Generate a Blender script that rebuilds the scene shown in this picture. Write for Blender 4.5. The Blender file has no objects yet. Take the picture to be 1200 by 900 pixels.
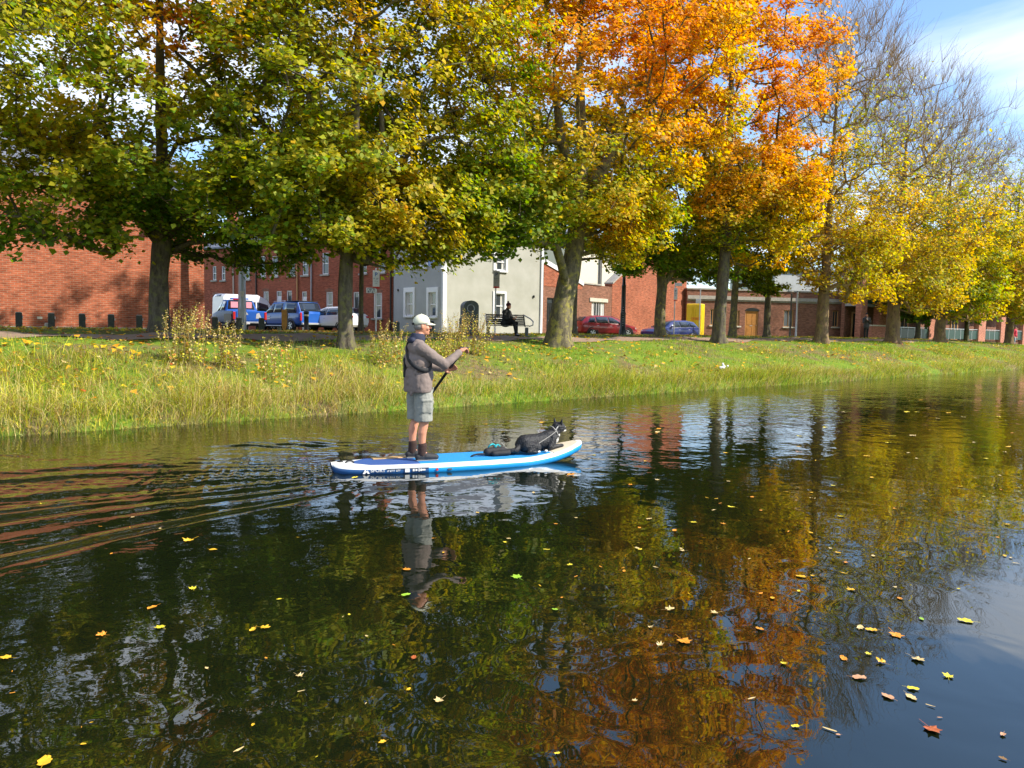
import bpy, bmesh, math, random
import numpy as np
from mathutils import Vector, Matrix

sc = bpy.context.scene
col = sc.collection
R = math.radians
rnd = random.Random(7)
rng = np.random.default_rng(7)

# ------------------------------------------------------------------ camera
# world: +X runs along the far bank, +Y away from the water, z = 0 is the canal surface
FPX = 867.0                        # focal length in photo pixels (1200 wide)
CAM = np.array([-11.27, -13.25, 1.73])
HEAD, PITCH, ROLL = R(40.4), R(4.2), R(1.0)
F0 = np.array([math.sin(HEAD), math.cos(HEAD), 0.0])
R0 = np.array([math.cos(HEAD), -math.sin(HEAD), 0.0])
Z0 = np.array([0, 0, 1.0])
CF = math.cos(PITCH)*F0 - math.sin(PITCH)*Z0
_U = math.sin(PITCH)*F0 + math.cos(PITCH)*Z0
CR = math.cos(ROLL)*R0 + math.sin(ROLL)*_U
CU = math.cos(ROLL)*_U - math.sin(ROLL)*R0
cam_d = bpy.data.cameras.new('camera')
cam_d.sensor_width = 36.0
cam_d.lens = FPX/1200*36
cam_d.clip_start, cam_d.clip_end = 0.05, 6000
cam = bpy.data.objects.new('camera', cam_d)
col.objects.link(cam)
cam.matrix_world = Matrix(((CR[0], CU[0], -CF[0], CAM[0]), (CR[1], CU[1], -CF[1], CAM[1]), (CR[2], CU[2], -CF[2], CAM[2]), (0, 0, 0, 1)))
sc.camera = cam

# ------------------------------------------------------------------ sky, sun, exposure
SUN_EL = R(40)
SUN_AZ = math.atan2(0.56, -0.83)          # measured from +Y towards +X
world = bpy.data.worlds.new('World')
sc.world = world
world.use_nodes = True
wn, wl = world.node_tree.nodes, world.node_tree.links
wn.clear()
w_out = wn.new('ShaderNodeOutputWorld')
w_bg = wn.new('ShaderNodeBackground')
w_sky = wn.new('ShaderNodeTexSky')
w_sky.sky_type = 'NISHITA'
w_sky.sun_disc = False
w_sky.sun_elevation = SUN_EL
w_sky.sun_rotation = SUN_AZ
w_sky.air_density, w_sky.dust_density, w_sky.ozone_density = 1.0, 0.3, 4.0
w_bg.inputs['Strength'].default_value = 0.14
w_tc = wn.new('ShaderNodeTexCoord')
w_sep = wn.new('ShaderNodeSeparateXYZ')
wl.new(w_tc.outputs['Generated'], w_sep.inputs[0])
w_add = wn.new('ShaderNodeMath'); w_add.operation = 'ADD'; w_add.inputs[1].default_value = 0.22
w_max = wn.new('ShaderNodeMath'); w_max.operation = 'MAXIMUM'; w_max.inputs[1].default_value = 0.05
wl.new(w_sep.outputs['Z'], w_add.inputs[0]); wl.new(w_add.outputs[0], w_max.inputs[0])
w_dx = wn.new('ShaderNodeMath'); w_dx.operation = 'DIVIDE'
w_dy = wn.new('ShaderNodeMath'); w_dy.operation = 'DIVIDE'
wl.new(w_sep.outputs['X'], w_dx.inputs[0]); wl.new(w_max.outputs[0], w_dx.inputs[1])
wl.new(w_sep.outputs['Y'], w_dy.inputs[0]); wl.new(w_max.outputs[0], w_dy.inputs[1])
w_cmb = wn.new('ShaderNodeCombineXYZ')
wl.new(w_dx.outputs[0], w_cmb.inputs[0]); wl.new(w_dy.outputs[0], w_cmb.inputs[1])
w_rot = wn.new('ShaderNodeMapping')
w_rot.inputs['Rotation'].default_value = (0, 0, R(68))
wl.new(w_cmb.outputs[0], w_rot.inputs[0])
w_map = wn.new('ShaderNodeMapping')
w_map.inputs['Location'].default_value = (5.2, 3.06, 0)
w_map.inputs['Scale'].default_value = (0.55, 1.2, 1)
wl.new(w_rot.outputs[0], w_map.inputs[0])
w_ns = wn.new('ShaderNodeTexNoise')
w_ns.inputs['Scale'].default_value = 1.25
w_ns.inputs['Detail'].default_value = 6
w_ns.inputs['Roughness'].default_value = 0.52
w_ns.inputs['Distortion'].default_value = 0.4
wl.new(w_map.outputs[0], w_ns.inputs['Vector'])
w_rp = wn.new('ShaderNodeValToRGB')
w_rp.color_ramp.elements[0].position = 0.43
w_rp.color_ramp.elements[1].position = 0.70
wl.new(w_ns.outputs['Fac'], w_rp.inputs[0])
w_mix = wn.new('ShaderNodeMixRGB')
w_mix.inputs['Color2'].default_value = (5.4, 5.6, 6.0, 1)
w_cf = wn.new('ShaderNodeMath'); w_cf.operation = 'MULTIPLY'; w_cf.inputs[1].default_value = 0.92
wl.new(w_rp.outputs[0], w_cf.inputs[0])
wl.new(w_cf.outputs[0], w_mix.inputs['Fac'])
wl.new(w_sky.outputs[0], w_mix.inputs['Color1'])
wl.new(w_mix.outputs[0], w_bg.inputs['Color'])
wl.new(w_bg.outputs[0], w_out.inputs[0])

sun_d = bpy.data.lights.new('sun', 'SUN')
sun_d.energy = 3.8
sun_d.angle = R(0.6)
sun_d.color = (1.0, 0.93, 0.80)
sun = bpy.data.objects.new('sun', sun_d)
col.objects.link(sun)
sdir = Vector((math.sin(SUN_AZ)*math.cos(SUN_EL), math.cos(SUN_AZ)*math.cos(SUN_EL), math.sin(SUN_EL)))
sun.rotation_euler = sdir.to_track_quat('Z', 'Y').to_euler()
sun.location = (0, 0, 60)

sc.view_settings.view_transform = 'Standard'
sc.view_settings.look = 'None'
sc.view_settings.gamma = 1.0
sc.view_settings.exposure = 0.95
sc.render.engine = 'CYCLES'
sc.cycles.max_bounces = 8
sc.cycles.diffuse_bounces = 3
sc.cycles.glossy_bounces = 3
sc.cycles.transmission_bounces = 4
sc.cycles.transparent_max_bounces = 6
sc.cycles.caustics_reflective = False
sc.cycles.caustics_refractive = False
sc.cycles.use_denoising = True

# ------------------------------------------------------------------ placing helpers
def proj(p):
    r = np.asarray(p, float) - CAM
    z = r @ CF
    return 600 + FPX*(r @ CR)/z, 450 - FPX*(r @ CU)/z
def smooth(a, b, x):
    t = np.clip((np.asarray(x, float)-a)/(b-a), 0, 1)
    return t*t*(3-2*t)
PV = [-400, -13.3, -12.75, -12.55, -12.2, -1.2, -0.12, 0.0, 0.25, 1, 3, 5, 6, 8, 10, 17.0, 19.0, 3000]
PZ = [0.35, 0.30, 0.24, -0.1, -1.1, -1.1, -0.35, -0.04, 0.2, 0.42, 0.92, 1.27, 1.33, 1.45, 1.5, 1.5, 1.36, 1.36]
def gz(u, v):
    u = np.asarray(u, float); v = np.asarray(v, float)
    z = np.interp(v, PV, PZ)
    k = np.clip(z/1.3, 0, 1)*(v > -2)
    z = z + k*(0.05*smooth(2, 28, u) - 0.72*smooth(46, 86, u))
    n = 0.03*np.sin(u*1.7+v*0.6)+0.025*np.sin(u*0.63-v*1.3+1)+0.02*np.sin(u*3.1+v*2.3)
    return z + n*np.clip((v-0.4)/2, 0, 1)*(1-smooth(9, 15, v))
def solve_u(px, v, z):
    a = FPX*CR - (px-600)*CF
    return CAM[0] - (a[1]*(v-CAM[1]) + a[2]*(z-CAM[2]))/a[0]
def at(px, v):                                   # ground point at bank distance v seen in pixel column px
    z = 1.4
    for _ in range(4):
        u = solve_u(px, v, z); z = float(gz(u, v))
    return np.array([u, v, z])
def at_depth(px, D, z=None):
    zz = 1.36 if z is None else z
    for _ in range(4):
        a = FPX*CR - (px-600)*CF
        b = a @ (D*F0 + (zz-CAM[2])*Z0)
        X = -b/(a @ R0)
        p = CAM + D*F0 + X*R0
        if z is None: zz = float(gz(p[0], p[1]))
    return np.array([p[0], p[1], zz])
def on_plane(px, py, z=0.0):
    d = CF + (px-600)/FPX*CR - (py-450)/FPX*CU
    return CAM + d*((z-CAM[2])/d[2])
def z_at(p, py):                                 # height above point p that shows on pixel row py
    a = FPX*CU - (450-py)*CF
    r = np.array([p[0]-CAM[0], p[1]-CAM[1], 0.0])
    return CAM[2] - (a @ r)/a[2]

# ------------------------------------------------------------------ object helpers
def tag(o, label=None, cat=None, group=None, kind=None):
    if label: o['label'] = label
    if cat: o['category'] = cat
    if group: o['group'] = group
    if kind: o['kind'] = kind
    return o
def empty(name, loc=(0, 0, 0), rz=0.0, parent=None):
    o = bpy.data.objects.new(name, None)
    o.empty_display_size = 0.2
    col.objects.link(o)
    o.location = Vector([float(c) for c in loc]); o.rotation_euler = (0, 0, rz)
    if parent: o.parent = parent
    return o
def link(name, me, parent=None, loc=None, rot=None, scale=None):
    o = bpy.data.objects.new(name, me)
    col.objects.link(o)
    if parent: o.parent = parent
    if loc is not None: o.location = Vector([float(c) for c in loc])
    if rot is not None: o.rotation_euler = rot
    if scale is not None: o.scale = scale
    return o
def kids(o): return [c for c in bpy.data.objects if c.parent == o]
def copy_tree(o, parent=None):
    c = o.copy(); col.objects.link(c); c.parent = parent
    for ch in list(o.children): copy_tree(ch, c)
    return c

def np_mesh(name, V, faces, mats, colors=None, smooth_sh=False, mat_idx=None):
    """faces: list of (k, n x k int arrays)"""
    me = bpy.data.meshes.new(name)
    V = np.asarray(V, np.float32)
    me.vertices.add(len(V)); me.vertices.foreach_set('co', V.ravel())
    loops, tot = [], []
    for f in faces:
        f = np.asarray(f, np.int32)
        if f.size == 0: continue
        loops.append(f.ravel()); tot.append(np.full(len(f), f.shape[1], np.int32))
    loops = np.concatenate(loops); tot = np.concatenate(tot)
    start = np.concatenate([[0], np.cumsum(tot)[:-1]]).astype(np.int32)
    me.loops.add(len(loops)); me.loops.foreach_set('vertex_index', loops)
    me.polygons.add(len(tot)); me.polygons.foreach_set('loop_start', start); me.polygons.foreach_set('loop_total', tot)
    if smooth_sh: me.polygons.foreach_set('use_smooth', np.ones(len(tot), bool))
    if mat_idx is not None: me.polygons.foreach_set('material_index', np.asarray(mat_idx, np.int32))
    for m in (mats if isinstance(mats, (list, tuple)) else [mats]): me.materials.append(m)
    if colors is not None:
        at_ = me.color_attributes.new('tint', 'FLOAT_COLOR', 'POINT')
        c4 = np.ones((len(V), 4), np.float32); c4[:, :3] = colors
        at_.data.foreach_set('color', c4.ravel())
    me.update(calc_edges=True)
    return me

class MB:
    """collects simple solids, then links them as one mesh"""
    def __init__(s): s.v, s.f, s.m, s.sm = [], [], [], []
    def add(s, vs, fs, mi=0, M=None, sm=False):
        b = len(s.v)
        for p in vs:
            p = Vector([float(c) for c in p])
            s.v.append(M @ p if M is not None else p)
        for f in fs: s.f.append([b+i for i in f]); s.m.append(mi); s.sm.append(sm)
        return s
    def box(s, c, d, mi=0, M=None, rz=0.0, bev=0.0):
        x, y, z = d[0]/2, d[1]/2, d[2]/2
        if bev > 0:
            b = min(bev, x*.9, y*.9, z*.9)
            vs = []
            for sz in (-1, 1):
                for (ax, ay) in ((-x+b, -y), (x-b, -y), (x, -y+b), (x, y-b), (x-b, y), (-x+b, y), (-x, y-b), (-x, -y+b)):
                    vs.append((ax, ay, sz*(z-b)))
            for sz in (-1, 1):
                for (ax, ay) in ((-x+b, -y+b), (x-b, -y+b), (x-b, y-b), (-x+b, y-b)):
                    vs.append((ax, ay, sz*z))
            fs = [[i, (i+1) % 8, 8+(i+1) % 8, 8+i] for i in range(8)]
            bt, tp = 16, 20
            fs += [[bt+3, bt+2, bt+1, bt], [tp, tp+1, tp+2, tp+3]]
            fs += [[1, 0, bt, bt+1], [3, 2, bt+1, bt+2], [5, 4, bt+2, bt+3], [7, 6, bt+3, bt]]
            fs += [[2, 1, bt+1], [4, 3, bt+2], [6, 5, bt+3], [0, 7, bt]]
            fs += [[8, 9, tp+1, tp], [10, 11, tp+2, tp+1], [12, 13, tp+3, tp+2], [14, 15, tp, tp+3]]
            fs += [[9, 10, tp+1], [11, 12, tp+2], [13, 14, tp+3], [15, 8, tp]]
        else:
            vs = [(a*x, b*y, cc*z) for cc in (-1, 1) for b in (-1, 1) for a in (-1, 1)]
            fs = [[0, 2, 3, 1], [4, 5, 7, 6], [0, 1, 5, 4], [2, 6, 7, 3], [0, 4, 6, 2], [1, 3, 7, 5]]
        T = Matrix.Translation(Vector([float(q) for q in c])) @ Matrix.Rotation(rz, 4, 'Z')
        if M is not None: T = M @ T
        return s.add(vs, fs, mi, T)
    def tube(s, pts, rad, n=8, mi=0, caps=True, sm=True, M=None):
        P = [Vector([float(c) for c in p]) for p in pts]
        if not hasattr(rad, '__len__'): rad = [rad]*len(P)
        vs, fs = [], []
        ref = None
        for i, p in enumerate(P):
            t = (P[min(i+1, len(P)-1)] - P[max(i-1, 0)]).normalized()
            if ref is None: ref = Vector((1, 0, 0)) if abs(t.x) < 0.8 else Vector((0, 1, 0))
            a = (ref - t*ref.dot(t)).normalized(); ref = a
            b = t.cross(a)
            for k in range(n):
                th = 2*math.pi*k/n
                vs.append(p + (a*math.cos(th)+b*math.sin(th))*rad[i])
        for i in range(len(P)-1):
            for k in range(n):
                k2 = (k+1) % n
                fs.append([i*n+k, i*n+k2, (i+1)*n+k2, (i+1)*n+k])
        s.add(vs, fs, mi, M, sm)
        if caps:
            s.add(vs[:n], [list(range(n))[::-1]], mi, M); s.add(vs[-n:], [list(range(n))], mi, M)
        return s
    def lathe(s, prof, n=16, mi=0, M=None, sm=True):
        vs, fs = [], []
        for r, z in prof:
            for k in range(n):
                th = 2*math.pi*k/n
                vs.append((r*math.cos(th), r*math.sin(th), z))
        for i in range(len(prof)-1):
            for k in range(n):
                k2 = (k+1) % n
                fs.append([i*n+k, i*n+k2, (i+1)*n+k2, (i+1)*n+k])
        s.add(vs, fs, mi, M, sm)
        s.add(vs[:n], [list(range(n))[::-1]], mi, M); s.add(vs[-n:], [list(range(n))], mi, M)
        return s
    def prism(s, poly, d0, d1, axis='y', mi=0, M=None):
        n = len(poly)
        def mk(a, b, d): return (a, d, b) if axis == 'y' else ((d, a, b) if axis == 'x' else (a, b, d))
        vs = [mk(a, b, d0) for a, b in poly] + [mk(a, b, d1) for a, b in poly]
        fs = [list(range(n))[::-1], list(range(n, 2*n))] + [[i, (i+1) % n, n+(i+1) % n, n+i] for i in range(n)]
        return s.add(vs, fs, mi, M)
    def cap(s, a, b, ra, rb, n=12, mi=0, sq=None, M=None):
        """tapered capsule (closed), optional squash vector about its middle"""
        a, b = Vector([float(c) for c in a]), Vector([float(c) for c in b])
        t = (b-a); L = t.length
        t = t.normalized() if L > 1e-6 else Vector((0, 0, 1))
        ref = Vector((1, 0, 0)) if abs(t.x) < 0.8 else Vector((0, 1, 0))
        x = (ref - t*ref.dot(t)).normalized(); y = t.cross(x)
        rings = []
        for k in range(1, 5): ph = math.pi/2*(k/5-1); rings.append((a + t*ra*math.sin(ph), ra*math.cos(ph)))
        rings.append((a, ra)); rings.append((b, rb))
        for k in range(1, 5): ph = math.pi/2*k/5; rings.append((b + t*rb*math.sin(ph), rb*math.cos(ph)))
        vs = [a - t*ra]
        for c, r in rings:
            for k in range(n): th = 2*math.pi*k/n; vs.append(c + (x*math.cos(th)+y*math.sin(th))*r)
        vs.append(b + t*rb)
        fs = []
        for k in range(n): fs.append([0, 1+(k+1) % n, 1+k])
        for i in range(len(rings)-1):
            for k in range(n): fs.append([1+i*n+k, 1+i*n+(k+1) % n, 1+(i+1)*n+(k+1) % n, 1+(i+1)*n+k])
        l = 1+(len(rings)-1)*n
        for k in range(n): fs.append([l+k, l+(k+1) % n, len(vs)-1])
        if sq is not None:
            m = (a+b)/2
            vs = [Vector((m.x+(p.x-m.x)*sq[0], m.y+(p.y-m.y)*sq[1], m.z+(p.z-m.z)*sq[2])) for p in vs]
        return s.add(vs, fs, mi, M, True)
    def ball(s, c, r, n=14, mi=0, M=None):
        r = r if hasattr(r, '__len__') else (r, r, r)
        vs, fs = [], []
        m = max(5, n//2)
        vs.append((c[0], c[1], c[2]-r[2]))
        for i in range(1, m):
            ph = -math.pi/2 + math.pi*i/m
            for k in range(n): th = 2*math.pi*k/n; vs.append((c[0]+r[0]*math.cos(ph)*math.cos(th), c[1]+r[1]*math.cos(ph)*math.sin(th), c[2]+r[2]*math.sin(ph)))
        vs.append((c[0], c[1], c[2]+r[2]))
        for k in range(n): fs.append([0, 1+(k+1) % n, 1+k])
        for i in range(m-2):
            for k in range(n): fs.append([1+i*n+k, 1+i*n+(k+1) % n, 1+(i+1)*n+(k+1) % n, 1+(i+1)*n+k])
        l = 1+(m-2)*n
        for k in range(n): fs.append([l+k, l+(k+1) % n, len(vs)-1])
        return s.add(vs, fs, mi, M, True)
    def mesh(s, name, mats):
        me = bpy.data.meshes.new(name)
        me.from_pydata([tuple(p) for p in s.v], [], s.f)
        for m in (mats if isinstance(mats, (list, tuple)) else [mats]): me.materials.append(m)
        me.polygons.foreach_set('material_index', s.m)
        me.polygons.foreach_set('use_smooth', s.sm)
        uv = me.uv_layers.new(name='UVMap')
        for p in me.polygons:                      # UVs in metres, by the face's own plane
            n = p.normal
            if abs(n.z) > 0.75: fu = lambda c: (c.x, c.y)
            else:
                t = Vector((-n.y, n.x, 0)).normalized()
                fu = lambda c, t=t: (c.dot(t), c.z)
            for li in p.loop_indices: uv.data[li].uv = fu(me.vertices[me.loops[li].vertex_index].co)
        me.update()
        return me
    def build(s, name, mats, parent=None, loc=None, rz=None):
        return link(name, s.mesh(name, mats), parent, loc, None if rz is None else (0, 0, rz))
def remesh(o, voxel, smooth_it=4, fac=0.5):
    m = o.modifiers.new('remesh', 'REMESH'); m.mode = 'VOXEL'; m.voxel_size = voxel; m.use_smooth_shade = True
    if smooth_it:
        m2 = o.modifiers.new('smooth', 'SMOOTH'); m2.iterations = smooth_it; m2.factor = fac
    return o
def rumple(o, size, strength):
    t = bpy.data.textures.new('rumple', 'CLOUDS'); t.noise_scale = size; t.noise_depth = 2
    m = o.modifiers.new('rumple', 'DISPLACE'); m.texture = t; m.strength = strength; m.mid_level = 0.5; m.texture_coords = 'LOCAL'
    return o

# ------------------------------------------------------------------ materials
def mat(name, c, rough=0.6, metal=0.0, var=0.0, vscale=3.0, bump=0.0, bscale=30.0, spec=0.5, c2=None, coat=0.0):
    m = bpy.data.materials.new(name); m.use_nodes = True
    n, l = m.node_tree.nodes, m.node_tree.links
    b = n['Principled BSDF']
    b.inputs['Base Color'].default_value = (*c, 1)
    b.inputs['Roughness'].default_value = rough
    b.inputs['Metallic'].default_value = metal
    b.inputs['Specular IOR Level'].default_value = spec
    if coat: b.inputs['Coat Weight'].default_value = coat; b.inputs['Coat Roughness'].default_value = 0.06
    tc = n.new('ShaderNodeTexCoord')
    if var or c2:
        ns = n.new('ShaderNodeTexNoise'); ns.inputs['Scale'].default_value = vscale; ns.inputs['Detail'].default_value = 5
        ns.inputs['Roughness'].default_value = 0.6
        l.new(tc.outputs['Object'], ns.inputs['Vector'])
        rp = n.new('ShaderNodeValToRGB')
        rp.color_ramp.elements[0].position, rp.color_ramp.elements[1].position = 0.3, 0.7
        lo = tuple(x*(1-var) for x in c) if c2 is None else c
        hi = tuple(min(1, x*(1+var)) for x in c) if c2 is None else c2
        rp.color_ramp.elements[0].color, rp.color_ramp.elements[1].color = (*lo, 1), (*hi, 1)
        l.new(ns.outputs['Fac'], rp.inputs[0]); l.new(rp.outputs[0], b.inputs['Base Color'])
    if bump:
        nb = n.new('ShaderNodeTexNoise'); nb.inputs['Scale'].default_value = bscale; nb.inputs['Detail'].default_value = 6
        l.new(tc.outputs['Object'], nb.inputs['Vector'])
        bp = n.new('ShaderNodeBump'); bp.inputs['Strength'].default_value = bump; bp.inputs['Distance'].default_value = 0.02
        l.new(nb.outputs['Fac'], bp.inputs['Height']); l.new(bp.outputs[0], b.inputs['Normal'])
    return m
def brick_mat(name, c1, c2, mortar, patch=0.25):
    m = bpy.data.materials.new(name); m.use_nodes = True
    n, l = m.node_tree.nodes, m.node_tree.links
    b = n['Principled BSDF']; b.inputs['Roughness'].default_value = 0.85; b.inputs['Specular IOR Level'].default_value = 0.2
    uv = n.new('ShaderNodeTexCoord')
    bt = n.new('ShaderNodeTexBrick')
    bt.inputs['Scale'].default_value = 1.0
    bt.inputs['Brick Width'].default_value = 0.235; bt.inputs['Row Height'].default_value = 0.08
    bt.inputs['Mortar Size'].default_value = 0.008; bt.inputs['Mortar Smooth'].default_value = 0.2
    bt.inputs['Bias'].default_value = -0.1
    bt.inputs['Color1'].default_value = (*c1, 1); bt.inputs['Color2'].default_value = (*c2, 1); bt.inputs['Mortar'].default_value = (*mortar, 1)
    l.new(uv.outputs['UV'], bt.inputs['Vector'])
    ns = n.new('ShaderNodeTexNoise'); ns.inputs['Scale'].default_value = 0.55; ns.inputs['Detail'].default_value = 6; ns.inputs['Roughness'].default_value = 0.65
    l.new(uv.outputs['UV'], ns.inputs['Vector'])
    mr = n.new('ShaderNodeMapRange'); mr.inputs['From Min'].default_value = 0.3; mr.inputs['From Max'].default_value = 0.7
    mr.inputs['To Min'].default_value = 1-patch; mr.inputs['To Max'].default_value = 1+patch
    l.new(ns.outputs['Fac'], mr.inputs[0])
    mx = n.new('ShaderNodeMixRGB'); mx.blend_type = 'MULTIPLY'; mx.inputs['Fac'].default_value = 1
    l.new(bt.outputs['Color'], mx.inputs['Color1']); l.new(mr.outputs[0], mx.inputs['Color2'])
    # coarser per-brick value changes
    n2 = n.new('ShaderNodeTexNoise'); n2.inputs['Scale'].default_value = 1.0; n2.inputs['Detail'].default_value = 2
    mp = n.new('ShaderNodeMapping'); mp.inputs['Scale'].default_value = (3.2, 11.0, 1)
    l.new(uv.outputs['UV'], mp.inputs[0]); l.new(mp.outputs[0], n2.inputs['Vector'])
    mr2 = n.new('ShaderNodeMapRange'); mr2.inputs['From Min'].default_value = 0.25; mr2.inputs['From Max'].default_value = 0.75
    mr2.inputs['To Min'].default_value = 0.6; mr2.inputs['To Max'].default_value = 1.4
    l.new(n2.outputs['Fac'], mr2.inputs[0])
    mx2 = n.new('ShaderNodeMixRGB'); mx2.blend_type = 'MULTIPLY'; mx2.inputs['Fac'].default_value = 1
    l.new(mx.outputs[0], mx2.inputs['Color1']); l.new(mr2.outputs[0], mx2.inputs['Color2'])
    l.new(mx2.outputs[0], b.inputs['Base Color'])
    bp = n.new('ShaderNodeBump'); bp.inputs['Strength'].default_value = 0.6; bp.inputs['Distance'].default_value = 0.01; bp.invert = True
    l.new(bt.outputs['Fac'], bp.inputs['Height']); l.new(bp.outputs[0], b.inputs['Normal'])
    return m
def leaf_mat(name, trans=0.35, rough=0.5):
    m = bpy.data.materials.new(name); m.use_nodes = True
    n, l = m.node_tree.nodes, m.node_tree.links
    n.clear()
    o = n.new('ShaderNodeOutputMaterial')
    a = n.new('ShaderNodeAttribute'); a.attribute_name = 'tint'
    p = n.new('ShaderNodeBsdfPrincipled'); p.inputs['Roughness'].default_value = rough; p.inputs['Specular IOR Level'].default_value = 0.35
    t = n.new('ShaderNodeBsdfTranslucent')
    hs = n.new('ShaderNodeHueSaturation'); hs.inputs['Saturation'].default_value = 1.1; hs.inputs['Value'].default_value = 1.25
    mx = n.new('ShaderNodeMixShader'); mx.inputs[0].default_value = trans
    l.new(a.outputs['Color'], p.inputs['Base Color']); l.new(a.outputs['Color'], hs.inputs['Color']); l.new(hs.outputs[0], t.inputs['Color'])
    l.new(p.outputs[0], mx.inputs[1]); l.new(t.outputs[0], mx.inputs[2]); l.new(mx.outputs[0], o.inputs[0])
    return m
def bark_mat(name, c1, c2, moss):
    m = bpy.data.materials.new(name); m.use_nodes = True
    n, l = m.node_tree.nodes, m.node_tree.links
    b = n['Principled BSDF']; b.inputs['Roughness'].default_value = 0.9; b.inputs['Specular IOR Level'].default_value = 0.15
    tc = n.new('ShaderNodeTexCoord')
    mp = n.new('ShaderNodeMapping'); mp.inputs['Scale'].default_value = (1, 1, 0.3)
    l.new(tc.outputs['Object'], mp.inputs[0])
    ns = n.new('ShaderNodeTexNoise'); ns.inputs['Scale'].default_value = 9; ns.inputs['Detail'].default_value = 8; ns.inputs['Roughness'].default_value = 0.7
    l.new(mp.outputs[0], ns.inputs['Vector'])
    rp = n.new('ShaderNodeValToRGB'); rp.color_ramp.elements[0].position, rp.color_ramp.elements[1].position = 0.35, 0.65
    rp.color_ramp.elements[0].color, rp.color_ramp.elements[1].color = (*c1, 1), (*c2, 1)
    l.new(ns.outputs['Fac'], rp.inputs[0])
    n2 = n.new('ShaderNodeTexNoise'); n2.inputs['Scale'].default_value = 5; n2.inputs['Detail'].default_value = 6; n2.inputs['Roughness'].default_value = 0.7
    l.new(tc.outputs['Object'], n2.inputs['Vector'])
    r2 = n.new('ShaderNodeValToRGB'); r2.color_ramp.elements[0].position, r2.color_ramp.elements[1].position = 0.5, 0.62
    l.new(n2.outputs['Fac'], r2.inputs[0])
    mx = n.new('ShaderNodeMixRGB'); mx.inputs['Color2'].default_value = (*moss, 1)
    l.new(r2.outputs[0], mx.inputs['Fac']); l.new(rp.outputs[0], mx.inputs['Color1']); l.new(mx.outputs[0], b.inputs['Base Color'])
    bp = n.new('ShaderNodeBump'); bp.inputs['Strength'].default_value = 0.8; bp.inputs['Distance'].default_value = 0.03
    l.new(ns.outputs['Fac'], bp.inputs['Height']); l.new(bp.outputs[0], b.inputs['Normal'])
    return m

M = {}
M['brick_red'] = brick_mat('brick_red', (0.38, 0.10, 0.046), (0.28, 0.074, 0.036), (0.32, 0.22, 0.15))
M['brick_terrace'] = brick_mat('brick_terrace', (0.36, 0.095, 0.05), (0.28, 0.075, 0.042), (0.27, 0.14, 0.09), 0.18)
M['brick_brown'] = brick_mat('brick_brown', (0.27, 0.115, 0.07), (0.20, 0.085, 0.055), (0.24, 0.17, 0.12), 0.22)
M['brick_pink'] = brick_mat('brick_pink', (0.50, 0.19, 0.12), (0.42, 0.15, 0.10), (0.40, 0.26, 0.2), 0.15)
M['render_grey'] = mat('render_grey', (0.40, 0.41, 0.40), 0.85, var=0.08, vscale=1.2, bump=0.15, bscale=60)
M['render_olive'] = mat('render_olive', (0.36, 0.36, 0.30), 0.85, vscale=0.9, c2=(0.45, 0.445, 0.39), bump=0.15, bscale=60)
M['cream'] = mat('cream', (0.72, 0.64, 0.50), 0.8, var=0.05)
M['white_paint'] = mat('white_paint', (0.80, 0.80, 0.80), 0.45, var=0.03)
M['slate'] = mat('slate', (0.13, 0.14, 0.17), 0.6, var=0.25, vscale=6, bump=0.3, bscale=12)
M['stone'] = mat('stone', (0.36, 0.33, 0.28), 0.8, var=0.2, vscale=5)
M['stone_light'] = mat('stone_light', (0.55, 0.50, 0.40), 0.8, var=0.12, vscale=5)
M['glass'] = mat('glass', (0.045, 0.055, 0.06), 0.06, spec=0.8)
M['green_glass'] = mat('green_glass', (0.02, 0.05, 0.04), 0.35, spec=0.25)
M['curtain'] = mat('curtain', (0.55, 0.54, 0.50), 0.9, var=0.15, vscale=20)
M['black_paint'] = mat('black_paint', (0.012, 0.014, 0.013), 0.4, var=0.3)
M['dark_metal'] = mat('dark_metal', (0.06, 0.075, 0.07), 0.5, var=0.25, vscale=8)
M['grey_metal'] = mat('grey_metal', (0.34, 0.36, 0.38), 0.45, metal=0.4, var=0.12, vscale=4)
M['pale_metal'] = mat('pale_metal', (0.55, 0.56, 0.58), 0.4, metal=0.5)
M['bollard'] = mat('bollard', (0.045, 0.05, 0.04), 0.8, var=0.35, vscale=10, bump=0.3)
M['wood_grey'] = mat('wood_grey', (0.10, 0.095, 0.085), 0.75, var=0.3, vscale=14, bump=0.2)
M['wood_door'] = mat('wood_door', (0.45, 0.19, 0.035), 0.5, var=0.15, vscale=6)
M['wood_frame'] = mat('wood_frame', (0.50, 0.27, 0.10), 0.55, var=0.15, vscale=8)
M['ochre'] = mat('ochre', (0.36, 0.16, 0.015), 0.6, var=0.25, vscale=6)
M['yellow_paint'] = mat('yellow_paint', (0.85, 0.55, 0.01), 0.5, var=0.06, vscale=2)
M['orange_print'] = mat('orange_print', (0.80, 0.28, 0.01), 0.6)
M['sign_white'] = mat('sign_white', (0.78, 0.78, 0.80), 0.4)
M['sign_blue'] = mat('sign_blue', (0.03, 0.16, 0.50), 0.4)
M['sign_grey'] = mat('sign_grey', (0.42, 0.42, 0.44), 0.4)
M['sign_red'] = mat('sign_red', (0.55, 0.03, 0.03), 0.4)
M['ink'] = mat('ink', (0.06, 0.07, 0.16), 0.5)
M['asphalt'] = mat('asphalt', (0.055, 0.055, 0.057), 0.9, var=0.2, vscale=2, bump=0.3, bscale=80)
M['path'] = mat('path', (0.27, 0.17, 0.11), 0.95, vscale=1.5, c2=(0.34, 0.24, 0.17), bump=0.3, bscale=40)
M['concrete'] = mat('concrete', (0.36, 0.34, 0.31), 0.9, var=0.15, vscale=4)
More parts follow.
